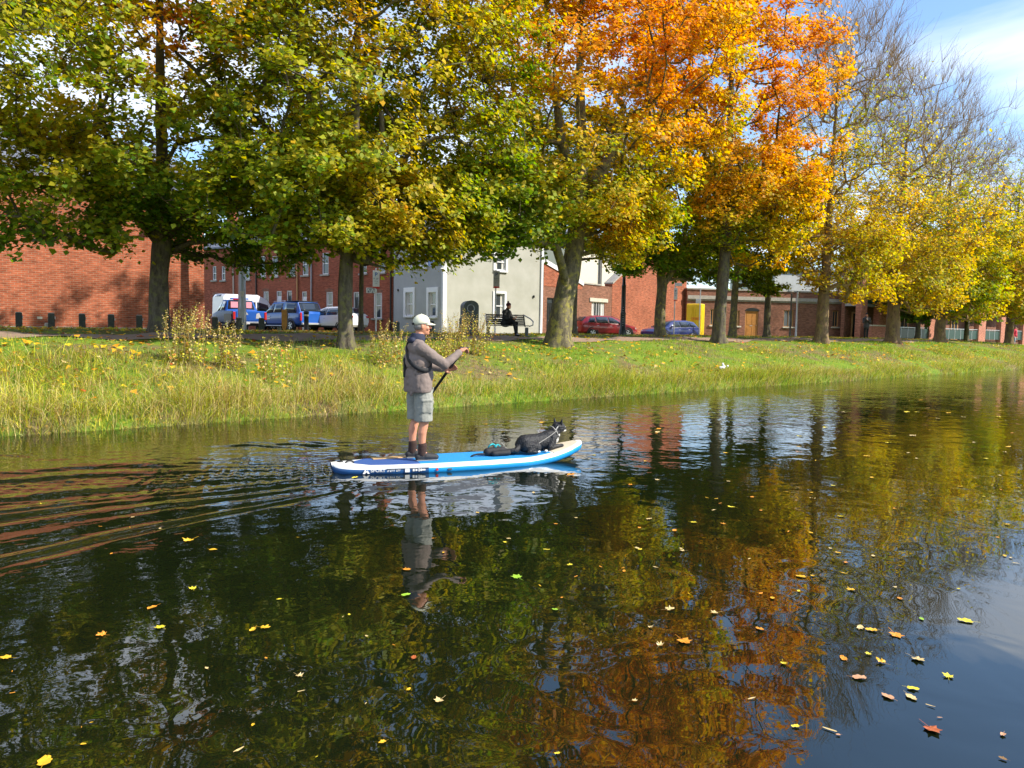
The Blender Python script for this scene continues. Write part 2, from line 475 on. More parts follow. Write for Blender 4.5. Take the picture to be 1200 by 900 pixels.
M['bark'] = bark_mat('bark', (0.055, 0.045, 0.035), (0.16, 0.135, 0.10), (0.16, 0.15, 0.06))
M['bark_moss'] = bark_mat('bark_moss', (0.07, 0.06, 0.04), (0.21, 0.175, 0.11), (0.30, 0.26, 0.07))
M['twig_tan'] = bark_mat('twig_tan', (0.17, 0.11, 0.065), (0.36, 0.25, 0.15), (0.30, 0.22, 0.10))
M['bark_pale'] = bark_mat('bark_pale', (0.10, 0.07, 0.045), (0.26, 0.17, 0.10), (0.24, 0.18, 0.07))
M['leaf'] = leaf_mat('leaf', 0.55)
M['grass'] = leaf_mat('grass', 0.3, 0.6)
M['litter'] = leaf_mat('litter', 0.15, 0.7)
# ================================================================== SETTING
def ground_mat():
    m = bpy.data.materials.new('ground'); m.use_nodes = True
    n, l = m.node_tree.nodes, m.node_tree.links
    b = n['Principled BSDF']; b.inputs['Roughness'].default_value = 0.95; b.inputs['Specular IOR Level'].default_value = 0.1
    tc = n.new('ShaderNodeTexCoord')
    def noise(s, d=6, r=0.65):
        q = n.new('ShaderNodeTexNoise'); q.inputs['Scale'].default_value = s; q.inputs['Detail'].default_value = d; q.inputs['Roughness'].default_value = r
        l.new(tc.outputs['Object'], q.inputs['Vector']); return q
    def ramp(src, p0, p1, c0, c1):
        q = n.new('ShaderNodeValToRGB'); q.color_ramp.elements[0].position, q.color_ramp.elements[1].position = p0, p1
        q.color_ramp.elements[0].color, q.color_ramp.elements[1].color = (*c0, 1), (*c1, 1)
        l.new(src.outputs['Fac'], q.inputs[0]); return q
    g = ramp(noise(1.3), 0.3, 0.7, (0.10, 0.19, 0.02), (0.20, 0.29, 0.03))
    s = ramp(noise(5), 0.3, 0.7, (0.12, 0.085, 0.045), (0.25, 0.19, 0.10))
    k = ramp(noise(0.5), 0.46, 0.62, (0, 0, 0), (1, 1, 1))
    mx = n.new('ShaderNodeMixRGB'); l.new(k.outputs[0], mx.inputs['Fac']); l.new(g.outputs[0], mx.inputs['Color1']); l.new(s.outputs[0], mx.inputs['Color2'])
    lf = ramp(noise(9, 3), 0.60, 0.66, (0, 0, 0), (0.8, 0.8, 0.8))
    lc = ramp(noise(14, 2), 0.4, 0.6, (0.38, 0.20, 0.03), (0.50, 0.38, 0.07))
    m2 = n.new('ShaderNodeMixRGB'); l.new(lf.outputs[0], m2.inputs['Fac']); l.new(mx.outputs[0], m2.inputs['Color1']); l.new(lc.outputs[0], m2.inputs['Color2'])
    l.new(m2.outputs[0], b.inputs['Base Color'])
    bp = n.new('ShaderNodeBump'); bp.inputs['Strength'].default_value = 0.7; bp.inputs['Distance'].default_value = 0.05
    l.new(noise(25).outputs['Fac'], bp.inputs['Height']); l.new(bp.outputs[0], b.inputs['Normal'])
    return m
M['ground'] = ground_mat()
def grid_mesh(name, us, vs, zf, m, smooth_sh=True):
    U, V = np.meshgrid(us, vs, indexing='xy')
    Z = zf(U, V)
    P = np.stack([U.ravel(), V.ravel(), Z.ravel()], 1)
    nu, nv = len(us), len(vs)
    i = np.arange(nu-1)[None, :] + nu*np.arange(nv-1)[:, None]
    q = np.stack([i, i+1, i+1+nu, i+nu], -1).reshape(-1, 4)
    return np_mesh(name, P, [q], m, smooth_sh=smooth_sh)
us = np.concatenate([[-3000, -1200, -500, -200, -100], np.arange(-60, 120, 0.6), [125, 140, 170, 220, 320, 500, 900, 1600, 3000]])
vs = np.concatenate([[-3000, -900, -300, -100, -40, -20, -16, -14, -13.3, -12.75, -12.55, -12.2, -9, -5, -1.2, -0.5, -0.12, 0.0, 0.12, 0.25, 0.5], np.arange(0.75, 20.1, 0.45), [22, 26, 35, 60, 120, 300, 900, 3000]])
tag(link('ground', grid_mesh('ground', us, vs, gz, M['ground'])), kind='structure')

# towpath: a sheet 4 mm and more above the ground, following it
def strip(name, m, us, v0, v1, lift, wob=0.12, nv=7):
    P, q = [], []
    for u in us:
        a = v0(u) if callable(v0) else v0
        b = v1(u) if callable(v1) else v1
        a += wob*math.sin(u*1.3)+wob*0.6*math.sin(u*3.7+1); b += wob*math.sin(u*0.9+2)+wob*0.5*math.sin(u*4.1)
        for k in range(nv):
            v = a+(b-a)*k/(nv-1)
            P.append((u, v, float(gz(u, v))+lift))
    for i in range(len(us)-1):
        for k in range(nv-1):
            j = i*nv+k; q.append((j, j+nv, j+nv+1, j+1))
    return np_mesh(name, P, [np.array(q)[:, ::-1]], m, smooth_sh=True)
tag(link('path', strip('path', M['path'], np.arange(-60, 46, 0.3), 6.1, 7.9, 0.02)), kind='structure')
tag(link('far_path', strip('far_path', M['concrete'], np.arange(62, 130, 0.5), 6.0, 7.6, 0.03, 0.03)), kind='structure')

# road in front of the houses and the side street between the brick block and the terrace
def flat(name, poly, z, m):
    me = bpy.data.meshes.new(name); me.from_pydata([(p[0], p[1], z) for p in poly], [], [list(range(len(poly)))])
    me.materials.append(m); return me
GC = at_depth(519, 44.0)                       # street corner of the grey house
WC = at(240, 21.0)                             # street corner of the brick block
tag(link('road', flat('road', [(WC[0]+1.0, 19.6), (120, 19.6), (120, GC[1]-1.3), (GC[0]-1.4, GC[1]-1.3), (GC[0]-8.0, GC[1]+34), (WC[0]-4.5, GC[1]+34)], 1.368, M['asphalt'])), kind='structure')
b = MB()
b.box(((GC[0]+60)/1.0, GC[1]-0.65, 1.41), (122.0, 1.3, 0.14), bev=0.02)
tag(b.build('pavement', M['concrete']), kind='structure')
b = MB(); b.box((52, 19.5, 1.42), (150, 0.16, 0.16), bev=0.02)
tag(b.build('kerb', M['concrete']), kind='structure')

# ------------------------------------------------------------------ water
BT = at_depth(387.5, 8.72, 0.0); BN = at_depth(680, 10.02, 0.0)     # tail and nose of the paddleboard
BD = (BN-BT)[:2]; BLEN = float(np.hypot(*BD)); BD = BD/BLEN
BL = np.array([-BD[1], BD[0]])                                       # port side, away from the camera
def water_z(U, V):
    ru, rv = U-BT[0], V-BT[1]
    xb = -(ru*BD[0]+rv*BD[1]); yb = -(ru*BL[0]+rv*BL[1])             # behind the stern, towards the camera side
    z = 0.0015*np.sin(U*2.1+V*3.3)*np.sin(U*0.9-V*1.1)
    # fan of wake crests
    ax, ay = xb+1.6, yb+0.12+0.12*np.sin(xb*0.55)
    r = np.hypot(ax, ay)+1e-6
    th = np.degrees(np.arctan2(ay, ax))
    wob = 2.0*np.sin(r*0.8+th*0.12)+1.1*np.sin(r*1.9+0.4)+1.3*np.sin(th*0.33+1.0)+0.9*np.sin(th*0.71+r*0.35)
    env = smooth(1.1, 2.6, r)*np.exp(-r/13.0)*(smooth(-26, -10, th))*(1-smooth(33, 43, th))*smooth(-1.2, 0.6, xb+0.8)
    A = 0.0125*np.clip(r/4, 0.2, 1.15)
    A = A*(0.72+0.30*np.sin(th*0.52+r*0.9)+0.22*np.sin(r*2.3-th*0.3+1.3))
    z = z + A*env*(np.cos(np.radians((th+wob)*360/5.6)) + 0.35*np.cos(np.radians((th*1.03-wob*1.3)*360/2.9+70)) + 0.5*np.cos(np.radians((th+wob*0.6)*360/9.5+200)))
    # bow wave
    bx, by = (U-BN[0])*BD[0]+(V-BN[1])*BD[1], np.abs((U-BN[0])*BL[0]+(V-BN[1])*BL[1])
    d = by - 0.05 - 0.42*(-bx)
    z = z + 0.010*np.exp(-(d/0.16)**2)*smooth(-0.15, 0.2, -bx)*np.exp(-np.clip(-bx, 0, 9)/2.0)
    z = z - 0.006*np.exp(-((d+0.28)/0.2)**2)*smooth(-0.15, 0.3, -bx)*np.exp(-np.clip(-bx, 0, 9)/2.0)
    # swirl left by the last paddle stroke on the far side
    for (sx, sy, la, lb, am) in ((365, 521, 0.42, 0.13, 0.022), (300, 522, 0.40, 0.10, 0.020), (25, 534, 0.35, 0.07, 0.016), (235, 541, 0.3, 0.10, 0.012)):
        c = on_plane(sx, sy, 0.0)
        a_ = (U-c[0])*R0[0]+(V-c[1])*R0[1]; b_ = (U-c[0])*F0[0]+(V-c[1])*F0[1]
        b_ = b_+0.05*np.sin(a_*7+sx)
        z = z + am*np.exp(-(a_/la)**2-(b_/(lb*2.2))**2)*np.cos(2*np.pi*b_/0.34+0.6*np.sin(a_*5))*(0.7+0.3*np.sin(a_*11+sx))
    # turbulence astern
    t = np.exp(-((yb+0.05)/0.7)**2)*smooth(-0.4, 0.2, xb)*np.exp(-np.clip(xb, 0, 20)/3.2)
    z = z + 0.013*t*(np.sin(U*23+V*9)*np.sin(V*27-U*5)+0.7*np.sin(U*41-V*17))
    return z
def water_mat():
    m = bpy.data.materials.new('water'); m.use_nodes = True
    n, l = m.node_tree.nodes, m.node_tree.links
    b = n['Principled BSDF']
    b.inputs['Base Color'].default_value = (0.006, 0.009, 0.003, 1); b.inputs['Roughness'].default_value = 0.012; b.inputs['IOR'].default_value = 1.85
    tc = n.new('ShaderNodeTexCoord')
    def math_(op, a, b_=None):
        q = n.new('ShaderNodeMath'); q.operation = op
        for i, x in enumerate((a, b_)):
            if x is None: continue
            if isinstance(x, (int, float)): q.inputs[i].default_value = x
            else: l.new(x, q.inputs[i])
        return q.outputs[0]
    def noise(s, d, dist=0.0, sc=(1, 1, 1)):
        mp = n.new('ShaderNodeMapping'); mp.inputs['Scale'].default_value = sc; mp.inputs['Rotation'].default_value = (0, 0, R(30))
        l.new(tc.outputs['Object'], mp.inputs[0])
        q = n.new('ShaderNodeTexNoise'); q.inputs['Scale'].default_value = s; q.inputs['Detail'].default_value = d; q.inputs['Roughness'].default_value = 0.5; q.inputs['Distortion'].default_value = dist
        l.new(mp.outputs[0], q.inputs['Vector']); return q.outputs['Fac']
    sep = n.new('ShaderNodeSeparateXYZ'); l.new(tc.outputs['Object'], sep.inputs[0])
    # breeze reaches the middle and far reach of the canal; the near corner is sheltered
    mr = n.new('ShaderNodeMapRange'); mr.interpolation_type = 'SMOOTHSTEP'
    mr.inputs['From Min'].default_value = -11.5; mr.inputs['From Max'].default_value = -2.5; mr.inputs['To Min'].default_value = 0.04; mr.inputs['To Max'].default_value = 1.0
    l.new(math_('ADD', sep.outputs['Y'], math_('MULTIPLY', math_('MAXIMUM', math_('ADD', sep.outputs['X'], 3.0), 0.0), 0.16)), mr.inputs[0])
    patch = n.new('ShaderNodeMapRange'); patch.inputs['From Min'].default_value = 0.35; patch.inputs['From Max'].default_value = 0.65; patch.inputs['To Min'].default_value = 0.35; patch.inputs['To Max'].default_value = 1.2
    l.new(noise(0.22, 3), patch.inputs[0])
    gain = math_('MULTIPLY', mr.outputs[0], patch.outputs[0])
    h1 = math_('MULTIPLY', math_('MULTIPLY', noise(3.2, 2.0, 0.4), gain), 0.015)
    h2 = math_('MULTIPLY', math_('MULTIPLY', noise(11, 2.0), gain), 0.0028)
    h3 = math_('MULTIPLY', noise(1.6, 1.5, 0.8), 0.006)
    h = math_('ADD', math_('ADD', h1, h2), h3)
    bp = n.new('ShaderNodeBump'); bp.inputs['Strength'].default_value = 1.0; bp.inputs['Distance'].default_value = 1.0
    l.new(h, bp.inputs['Height']); l.new(bp.outputs[0], b.inputs['Normal'])
    return m
M['water'] = water_mat()
wus = np.concatenate([[-3000, -800, -200, -80, -40, -25], np.arange(-17, -2.0, 0.05), np.arange(-2.0, 4, 0.12), np.arange(4, 30, 0.6), np.arange(30, 120, 3), [150, 300, 900, 3000]])
wvs = np.concatenate([[-12.9, -12.4, -12.0], np.arange(-11.6, 0.45, 0.05)])
tag(link('water', grid_mesh('water', wus, wvs, water_z, M['water'])), kind='structure')

# ================================================================== BUILDINGS
class Facade:
    """local frame of a house front: x along the front (left to right as seen), y into the house, z up; origin at the left foot"""
    def __init__(s, p0, p1, base=1.36):
        s.p0, s.p1, s.base = np.array(p0[:2]), np.array(p1[:2]), base
        d = s.p1-s.p0; s.W = float(np.hypot(*d)); s.d = d/s.W
        s.rz = math.atan2(s.d[1], s.d[0])
    def x(s, px, y=0.0):                       # local x of pixel column px (at about eye height)
        a = FPX*CR - (px-600)*CF
        o = s.p0 + np.array([-s.d[1], s.d[0]])*y
        k = a[0]*(o[0]-CAM[0]) + a[1]*(o[1]-CAM[1]) + a[2]*(2.5-CAM[2])
        return -k/(a[0]*s.d[0]+a[1]*s.d[1])
    def z(s, px, py):
        x = s.x(px); p = s.p0+s.d*x
        return z_at(p, py)-s.base
    def root(s, name): return empty(name, (s.p0[0], s.p0[1], s.base), s.rz)

def wall_front(b, W, H, ops, rev=0.14, mi=0, mr=None):
    """front wall at y=0 with real openings; ops: (x0, z0, x1, z1)"""
    mr = mi if mr is None else mr
    xs = sorted({0.0, W, *[o[0] for o in ops], *[o[2] for o in ops]}); zs = sorted({0.0, H, *[o[1] for o in ops], *[o[3] for o in ops]})
    for i in range(len(xs)-1):
        for j in range(len(zs)-1):
            cx, cz = (xs[i]+xs[i+1])/2, (zs[j]+zs[j+1])/2
            if any(o[0] < cx < o[2] and o[1] < cz < o[3] for o in ops): continue
            b.add([(xs[i], 0, zs[j]), (xs[i+1], 0, zs[j]), (xs[i+1], 0, zs[j+1]), (xs[i], 0, zs[j+1])], [[0, 1, 2, 3]], mi)
    for x0, z0, x1, z1 in ops:
        v = [(x0, 0, z0), (x1, 0, z0), (x1, 0, z1), (x0, 0, z1), (x0, rev, z0), (x1, rev, z0), (x1, rev, z1), (x0, rev, z1)]
        b.add(v, [[0, 4, 5, 1], [1, 5, 6, 2], [2, 6, 7, 3], [3, 7, 4, 0]], mr)
        b.add(v[4:], [[0, 1, 2, 3]], mr)
def wall_rest(b, W, H, D, mi=0, top=True):
    v = [(0, 0, 0), (W, 0, 0), (W, D, 0), (0, D, 0), (0, 0, H), (W, 0, H), (W, D, H), (0, D, H)]
    b.add(v, [[1, 2, 6, 5], [2, 3, 7, 6], [3, 0, 4, 7]] + ([[4, 5, 6, 7]] if top else []), mi)
def sash_window(root, x0, z0, x1, z1, y=0.10, frame=None, arch=0.0, surround=0.0, sill='stone', curtain=True, rail=True, bars=0, name='window'):
    fm = frame or M['white_paint']
    w, h = x1-x0, z1-z0
    f = MB(); t = 0.07
    f.box((x0+t/2, y-0.02, (z0+z1)/2), (t, 0.06, h)); f.box((x1-t/2, y-0.02, (z0+z1)/2), (t, 0.06, h))
    f.box(((x0+x1)/2, y-0.02, z1-t/2), (w-2*t, 0.06, t)); f.box(((x0+x1)/2, y-0.02, z0+t/2), (w-2*t, 0.06, t))
    if rail: f.box(((x0+x1)/2, y-0.022, (z0+z1)/2), (w-2*t, 0.055, 0.06))
    for k in range(bars): f.box((x0+w*(k+1)/(bars+1), y-0.024, (z0+z1)/2), (0.035, 0.05, h-2*t))
    fo = f.build(name, fm, root)
    zc = [(z0+t, (z0+z1)/2-0.03), ((z0+z1)/2+0.03, z1-t)] if rail else [(z0+t, z1-t)]
    for a, c in zc:
        MB().box(((x0+x1)/2, y+0.012, (a+c)/2), (w-2*t+0.01, 0.012, c-a+0.01)).build('pane', M['glass'], fo)
    if curtain:
        cb = MB()
        for sx in (0, 1):
            xa = x0+t if sx == 0 else x1-t-w*0.22
            cb.box((xa+w*0.11, y+0.002, (z0+z1)/2), (w*0.20, 0.006, h-2*t-0.02))
        cb.build('curtain', M['curtain'], fo)
    if sill:
        MB().box(((x0+x1)/2, -0.05, z0-0.06), (w+0.24, 0.16, 0.12), bev=0.015).build('sill', M[sill] if isinstance(sill, str) else sill, fo)
    if surround:
        s = MB(); q = surround
        s.box((x0-q/2, -0.03, (z0+z1)/2), (q, 0.07, h)); s.box((x1+q/2, -0.03, (z0+z1)/2), (q, 0.07, h))
        if arch:
            n = 8; pts = [(x0-q, z1), (x1+q, z1), (x1+q, z1+q+arch), (x0-q, z1+q+arch)]
            s.prism(pts, -0.065, 0.0)
            # segmental head under the surround
        else: s.box(((x0+x1)/2, -0.03, z1+q/2), (w+2*q, 0.07, q))
        s.build('surround', M['white_paint'], fo)
    elif arch:
        n = 8; cx = (x0+x1)/2
        pts = [(x0-0.08, z1+0.004)] + [(cx+(w/2+0.08)*math.cos(math.pi-math.pi*k/n), z1+0.004+arch*math.sin(math.pi*k/n)+0.10*1) for k in range(n+1)] + [(x1+0.08, z1+0.004)]
        MB().prism(pts, -0.012, 0.02).build('arch', M['brick_brown'], fo)
    return fo
def panel_door(root, x0, z0, x1, z1, m, y=0.1, frame=None, light=0.3):
    w = x1-x0
    b = MB(); t = 0.07
    b.box((x0+t/2, y-0.02, (z0+z1)/2), (t, 0.08, z1-z0)); b.box((x1-t/2, y-0.02, (z0+z1)/2), (t, 0.08, z1-z0)); b.box(((x0+x1)/2, y-0.02, z1-t/2), (w-2*t, 0.08, t))
    d = MB(); zt = z1-t-light
    d.box(((x0+x1)/2, y, (z0+zt)/2), (w-2*t, 0.05, zt-z0))
    o = d.build('door', m, root)
    b.build('frame', frame or m, o)
    p = MB()
    for cx in (-1, 1):
        for (a, c) in ((0.08, 0.42), (0.5, 0.92)):
            hh = (zt-z0)*(c-a)
            p.box(((x0+x1)/2+cx*(w-2*t)*0.23, y-0.03, z0+(zt-z0)*(a+c)/2), ((w-2*t)*0.34, 0.025, hh), bev=0.01)
    p.build('panel', m, o)
    MB().box(((x0+x1)/2, y-0.035, z0+(zt-z0)*0.47), (0.24, 0.02, 0.05)).build('letterbox', M['pale_metal'], o)
    MB().ball((x1-t-0.09, y-0.05, z0+(zt-z0)*0.48), 0.03, 8).build('handle', M['pale_metal'], o)
    if light: MB().box(((x0+x1)/2, y, z1-t-light/2), (w-2*t, 0.02, light-0.03)).build('pane', M['glass'], o)
    return o
def gable_roof(root, W, D, H, rise, over=0.25, m=None, along='x', chim=()):
    b = MB(); m = m or M['slate']; t = 0.09
    if along == 'x':
        pts = [(-over, H-0.02), (D/2, H+rise), (D+over, H-0.02), (D+over, H+t), (D/2, H+rise+t+0.05), (-over, H+t)]
        b.prism(pts, -0.05, W+0.05, axis='x')
    else:
        pts = [(-over, H-0.02), (W/2, H+rise), (W+over, H-0.02), (W+over, H+t), (W/2, H+rise+t+0.05), (-over, H+t)]
        b.prism(pts, -0.1, D+0.1, axis='y')
    o = b.build('roof', m, root)
    for (cx, cy, ch) in chim:
        c = MB().box((cx, cy, H+rise+ch/2-0.5), (1.0, 0.55, ch+1.0)); c.box((cx, cy, H+rise+ch+0.05), (1.12, 0.67, 0.1))
        for k in (-0.3, 0, 0.3): c.lathe([(0.11, H+rise+ch+0.1), (0.09, H+rise+ch+0.45)], 8, 1, Matrix.Translation((cx+k, cy, 0)))
        c.build('chimney', [M['brick_terrace'], M['brick_pink']], o)
    return o

# --- brick block on the left, blind wall to the canal
p1 = WC; p0 = np.array([p1[0]-26, 21.0, 0])
fc = Facade(p0, p1, 1.36)
br = fc.root('brick_building'); tag(br, 'red brick building with a long blank wall behind the row of low bollards', 'building')
b = MB(); wall_front(b, fc.W, 6.0, []); wall_rest(b, fc.W, 6.0, 14)
b.build('wall', M['brick_red'], br)
b = MB(); b.box((fc.W/2, -0.05, 0.09), (fc.W, 0.10, 0.18)); b.build('plinth', M['concrete'], br)
gable_roof(br, fc.W, 14, 6.0, 3.2, 0.2)
vx, vz = fc.x(44), fc.z(44, 281)
MB().box((vx, -0.012, vz), (0.26, 0.03, 0.09)).build('air_brick', M['black_paint'], br)
vx, vz = fc.x(46), fc.z(46, 372.5)
MB().box((vx, -0.012, vz), (0.17, 0.03, 0.10)).build('air_brick', M['stone_light'], br)

# --- terrace of red brick houses along the side street
TA = at_depth(243, 59.5); TB = at_depth(460, 48.4)
tf = Facade(TA, TB, 1.36)
ends = [tf.x(p) for p in (222, 300, 352.5, 397.5)] + [tf.W]
HT = 6.3
spec = [  # per house: upper windows (px left, px right, py sill, py head), ground windows, doors
    dict(lab='red brick terraced house at the far left end beyond the parked pickup', up=[(249.5, 254, 328.5, 312), (260, 264.5, 328.5, 312), (287.5, 293, 327.5, 303)], lo=[(250, 256, 371, 346)], door=[(286, 291, 384, 349)], dm='black_paint'),
    dict(lab='red brick terraced house with two arched doorways above the blue estate car', up=[(305, 311.5, 324, 300), (319, 326, 324, 300), (339, 346, 323, 299)], lo=[(308.5, 315, 371, 341.5), ], door=[(324, 330, 384, 341), (336, 342, 384, 340.5)], dm='white_paint'),
    dict(lab='red brick terraced house with an orange streaked pipe and a grey pipe', up=[(354.5, 361.5, 322.5, 297), (377.5, 385, 321.5, 296)], lo=[(382, 390, 372, 342)], door=[(352.9, 359.5, 385, 341.5)], dm='white_paint'),
    dict(lab='red brick terraced house next to the grey house with a parking sign in front', up=[(422.5, 429.5, 320.5, 293), (443, 451, 319.5, 291)], lo=[(437.5, 447.5, 373, 343)], door=[(414, 420.5, 385, 342)], dm='black_paint'),
]
for i, s in enumerate(spec):
    x0, x1 = ends[i], ends[i+1]
    P0 = tf.p0+tf.d*x0; P1 = tf.p0+tf.d*x1
    f = Facade(P0, P1, 1.36)
    hr = f.root('terraced_house'); tag(hr, s['lab'], 'house', 'red brick terraced houses along the side street')
    ops, wins, doors = [], [], []
    def rect(q):
        a, c = f.x(q[0]), f.x(q[1]); a = max(0.12, a); c = min(f.W-0.1, c)
        mid = (q[0]+q[1])/2
        return (a, f.z(mid, q[2]), c, f.z(mid, q[3]))
    for q in s['up']: wins.append((rect(q), True))
    for q in s['lo']: wins.append((rect(q), False))
    for q in s['door']:
        r = rect(q); doors.append((r[0], 0.02, r[2], r[3]))
    ops = [w[0] for w in wins]+doors
    b = MB(); wall_front(b, f.W, HT, ops); wall_rest(b, f.W, HT, 7.5)
    b.build('wall', M['brick_terrace'], hr)
    for r, up in wins: sash_window(hr, *r, arch=0.0 if up else 0.14, curtain=not up)
    for k, r in enumerate(doors): panel_door(hr, *r, M['white_paint'] if (k == 0 and s['dm'] == 'white_paint') else M['black_paint'], frame=M['white_paint'])
    gable_roof(hr, f.W, 7.5, HT, 2.4, chim=[(0.7, 3.75, 1.2)])
    pm = ['stone_light', 'dark_metal', 'stone_light', 'black_paint'][i]
    def pipe(px, mm):
        x = f.x(px)
        MB().tube([(x, -0.09, 0.05), (x, -0.09, HT-0.1)], 0.055, 8).build('drainpipe', M[mm], hr)
    pipe({0: 275, 1: 301.5, 2: 366, 3: 458.8}[i], {0: 'stone_light', 1: 'black_paint', 2: 'grey_metal', 3: 'black_paint'}[i])
    if i == 2: pass
    if i == 1: pipe(349.5, 'wood_frame')
    b = MB(); b.tube([(0, -0.16, HT-0.02), (f.W, -0.16, HT-0.02)], 0.06, 8); b.build('gutter', M['black_paint'], hr)

# --- grey rendered house on the corner
gl = at_depth(461, 48.3); gr_ = at_depth(634, 49.2)
gr_[1] = GC[1]; gr_[0] = solve_u(634, GC[1], 1.36)
fl = Facade(gl, GC, 1.36); fr = Facade(GC, gr_, 1.36)
gh = fr.root('grey_house'); tag(gh, 'grey rendered corner house with white window surrounds behind the bench', 'house')
GHH = fr.z(560, 275)
inv = Matrix.Rotation(-fr.rz, 4, 'Z') @ Matrix.Translation((-fr.p0[0], -fr.p0[1], -1.36))
LM = inv @ Matrix.Translation((fl.p0[0], fl.p0[1], 1.36)) @ Matrix.Rotation(fl.rz, 4, 'Z')     # left front in the house's frame
sub = empty('street_front', (0, 0, 0), 0, gh); sub.matrix_local = LM
def rr(f, q): m_ = (q[0]+q[1])/2; return (f.x(q[0]), f.z(m_, q[2]), f.x(q[1]), f.z(m_, q[3]))
lw = [rr(fl, q) for q in ((475.5, 484.5, 370.0, 342.5), (502.5, 511.5, 371.0, 342.5), (480.5, 486, 313, 287.5), (494.5, 500.0, 313, 287.0))]
rw = [rr(fr, q) for q in ((579, 590.5, 367+6, 344), (579, 591.5, 317, 297))]
b = MB(); wall_front(b, fl.W, GHH, lw)
b.build('wall', M['render_grey'], gh).matrix_local = LM
b = MB(); wall_front(b, fr.W, GHH, rw)
hl = fl.W
DD = LM @ Vector((0, 0, 0))
b.add([(fr.W, 0, 0), (fr.W, DD.y, 0), (fr.W, DD.y, GHH), (fr.W, 0, GHH), (DD.x, DD.y, 0), (DD.x, DD.y, GHH)], [[0, 1, 2, 3], [1, 4, 5, 2]])
b.build('wall', M['render_olive'], gh)
for k, r in enumerate(lw): 
    o = sash_window(gh, *r, surround=0.20, arch=0.10 if k < 2 else 0.0, sill=M['white_paint'])
    o.matrix_local = LM
for r in rw: sash_window(gh, *r, surround=0.14, sill=M['white_paint'])
# hipped slate roof
ov = 0.22
c0 = Vector((0, 0, GHH)); c1 = Vector((fr.W, 0, GHH)); c2 = Vector((fr.W, DD.y, GHH)); c3 = Vector((DD.x, DD.y, GHH))
b = MB()
e = [(c0.x-ov, -ov, GHH), (c1.x+ov, -ov, GHH), (c2.x+ov, DD.y+ov, GHH), (c3.x-ov, DD.y+ov, GHH)]
r0, r1 = (2.6, DD.y/2, GHH+2.2), (fr.W-2.6, DD.y/2, GHH+2.2)
b.add(e+[r0, r1], [[0, 1, 5, 4], [1, 2, 5], [2, 3, 4, 5], [3, 0, 4], [3, 2, 1, 0]])
ro = b.build('roof', M['slate'], gh)
b = MB(); b.box((fr.W-0.8, DD.y/2, GHH+2.6), (0.9, 0.6, 1.6)); b.build('chimney', M['render_grey'], ro)
MB().box((fr.W/2, -0.13, GHH-0.09), (fr.W+0.3, 0.24, 0.16)).build('eaves_board', M['white_paint'], gh)
eb = MB().box((fl.W/2, -0.13, GHH-0.09), (fl.W-0.3, 0.24, 0.16)).build('eaves_board', M['white_paint'], gh); eb.matrix_local = LM
b = MB(); b.box((0.02, -0.06, GHH/2), (0.26, 0.16, GHH)); b.build('quoin', M['white_paint'], gh)
b = MB(); b.box((fr.W-0.08, -0.05, GHH/2), (0.16, 0.12, GHH)); b.build('quoin', M['white_paint'], gh)
bk = MB(); zz = fr.z(520, 315); bk.box((-0.2, -0.1, zz), (0.16, 0.1, 0.07)); bk.box((0.26, -0.1, zz), (0.16, 0.1, 0.07)); bk.build('pipe_bracket', M['white_paint'], gh)
lx, lz = fr.x(624.5), fr.z(624, 347.5)
MB().box((lx, -0.05, lz), (0.12, 0.1, 0.16), bev=0.02).build('wall_lamp', M['black_paint'], gh)
lx, lz = fl.x(466.8), fl.z(467, 340)
MB().box((lx, -0.05, lz), (0.10, 0.08, 0.14), bev=0.02).build('wall_lamp', M['black_paint'], gh).matrix_local = LM
bpy.data.objects.remove(sub)

# blue bilingual street-name plate on the grey front
def text_mesh(name, body, size, m, parent, loc, rot=(math.pi/2, 0, 0), bold=False, align='CENTER', ext=0.002):
    c = bpy.data.curves.new(name, 'FONT'); c.body = body; c.size = size; c.align_x = align; c.align_y = 'CENTER'; c.extrude = ext
    if bold: c.offset = size*0.02
    c.materials.append(m)
    o = bpy.data.objects.new(name, c); col.objects.link(o); o.parent = parent
    o.location = loc; o.rotation_euler = rot
    return o
sx0, sx1 = fl.x(502), fl.x(514.5); sz = fl.z(508, 308)
wp = fl.p0+fl.d*((sx0+sx1)/2)
nv = np.array([fl.d[1], -fl.d[0]])
sg = empty('street_sign', (wp[0]+nv[0]*0.02, wp[1]+nv[1]*0.02, 1.36+sz), fl.rz)
tag(sg, 'blue bilingual street name plate high on the grey house front', 'sign')
MB().box((0, 0, 0), (sx1-sx0, 0.03, 0.36), bev=0.008).build('plate', M['sign_blue'], sg)
b = MB()
for z in (0.17, -0.17): b.box((0, -0.017, z), (sx1-sx0-0.02, 0.006, 0.02))
b.build('border', M['sign_white'], sg)
def print_line(parent, x0, x1, y, z, h, m, seed, name='print_line'):
    """a line of print too small to read: a row of letter-sized strokes"""
    q = random.Random(seed); b = MB(); x = x0
    while x < x1-h*0.3:
        w = h*q.uniform(0.35, 0.75); w = min(w, x1-x)
        k = q.random()
        if k < 0.4:
            b.box((x+w*0.18, y, z), (w*0.3, 0.004, h)); b.box((x+w*0.6, y-0.0005, z+h*0.3), (w*0.6, 0.004, h*0.28))
        elif k < 0.75:
            b.box((x+w*0.5, y, z-h*0.36), (w*0.9, 0.004, h*0.25)); b.box((x+w*0.5, y-0.0005, z), (w*0.34, 0.004, h))
        else: b.box((x+w*0.5, y, z), (w*0.7, 0.004, h*0.9))
        x += w+h*(0.22 if q.random() > 0.18 else 0.7)
    return b.build(name, m, parent)
print_line(sg, sx0-(sx0+sx1)/2+0.08, (sx1-sx0)/2-0.08, -0.017, 0.085, 0.085, M['sign_white'], 3)
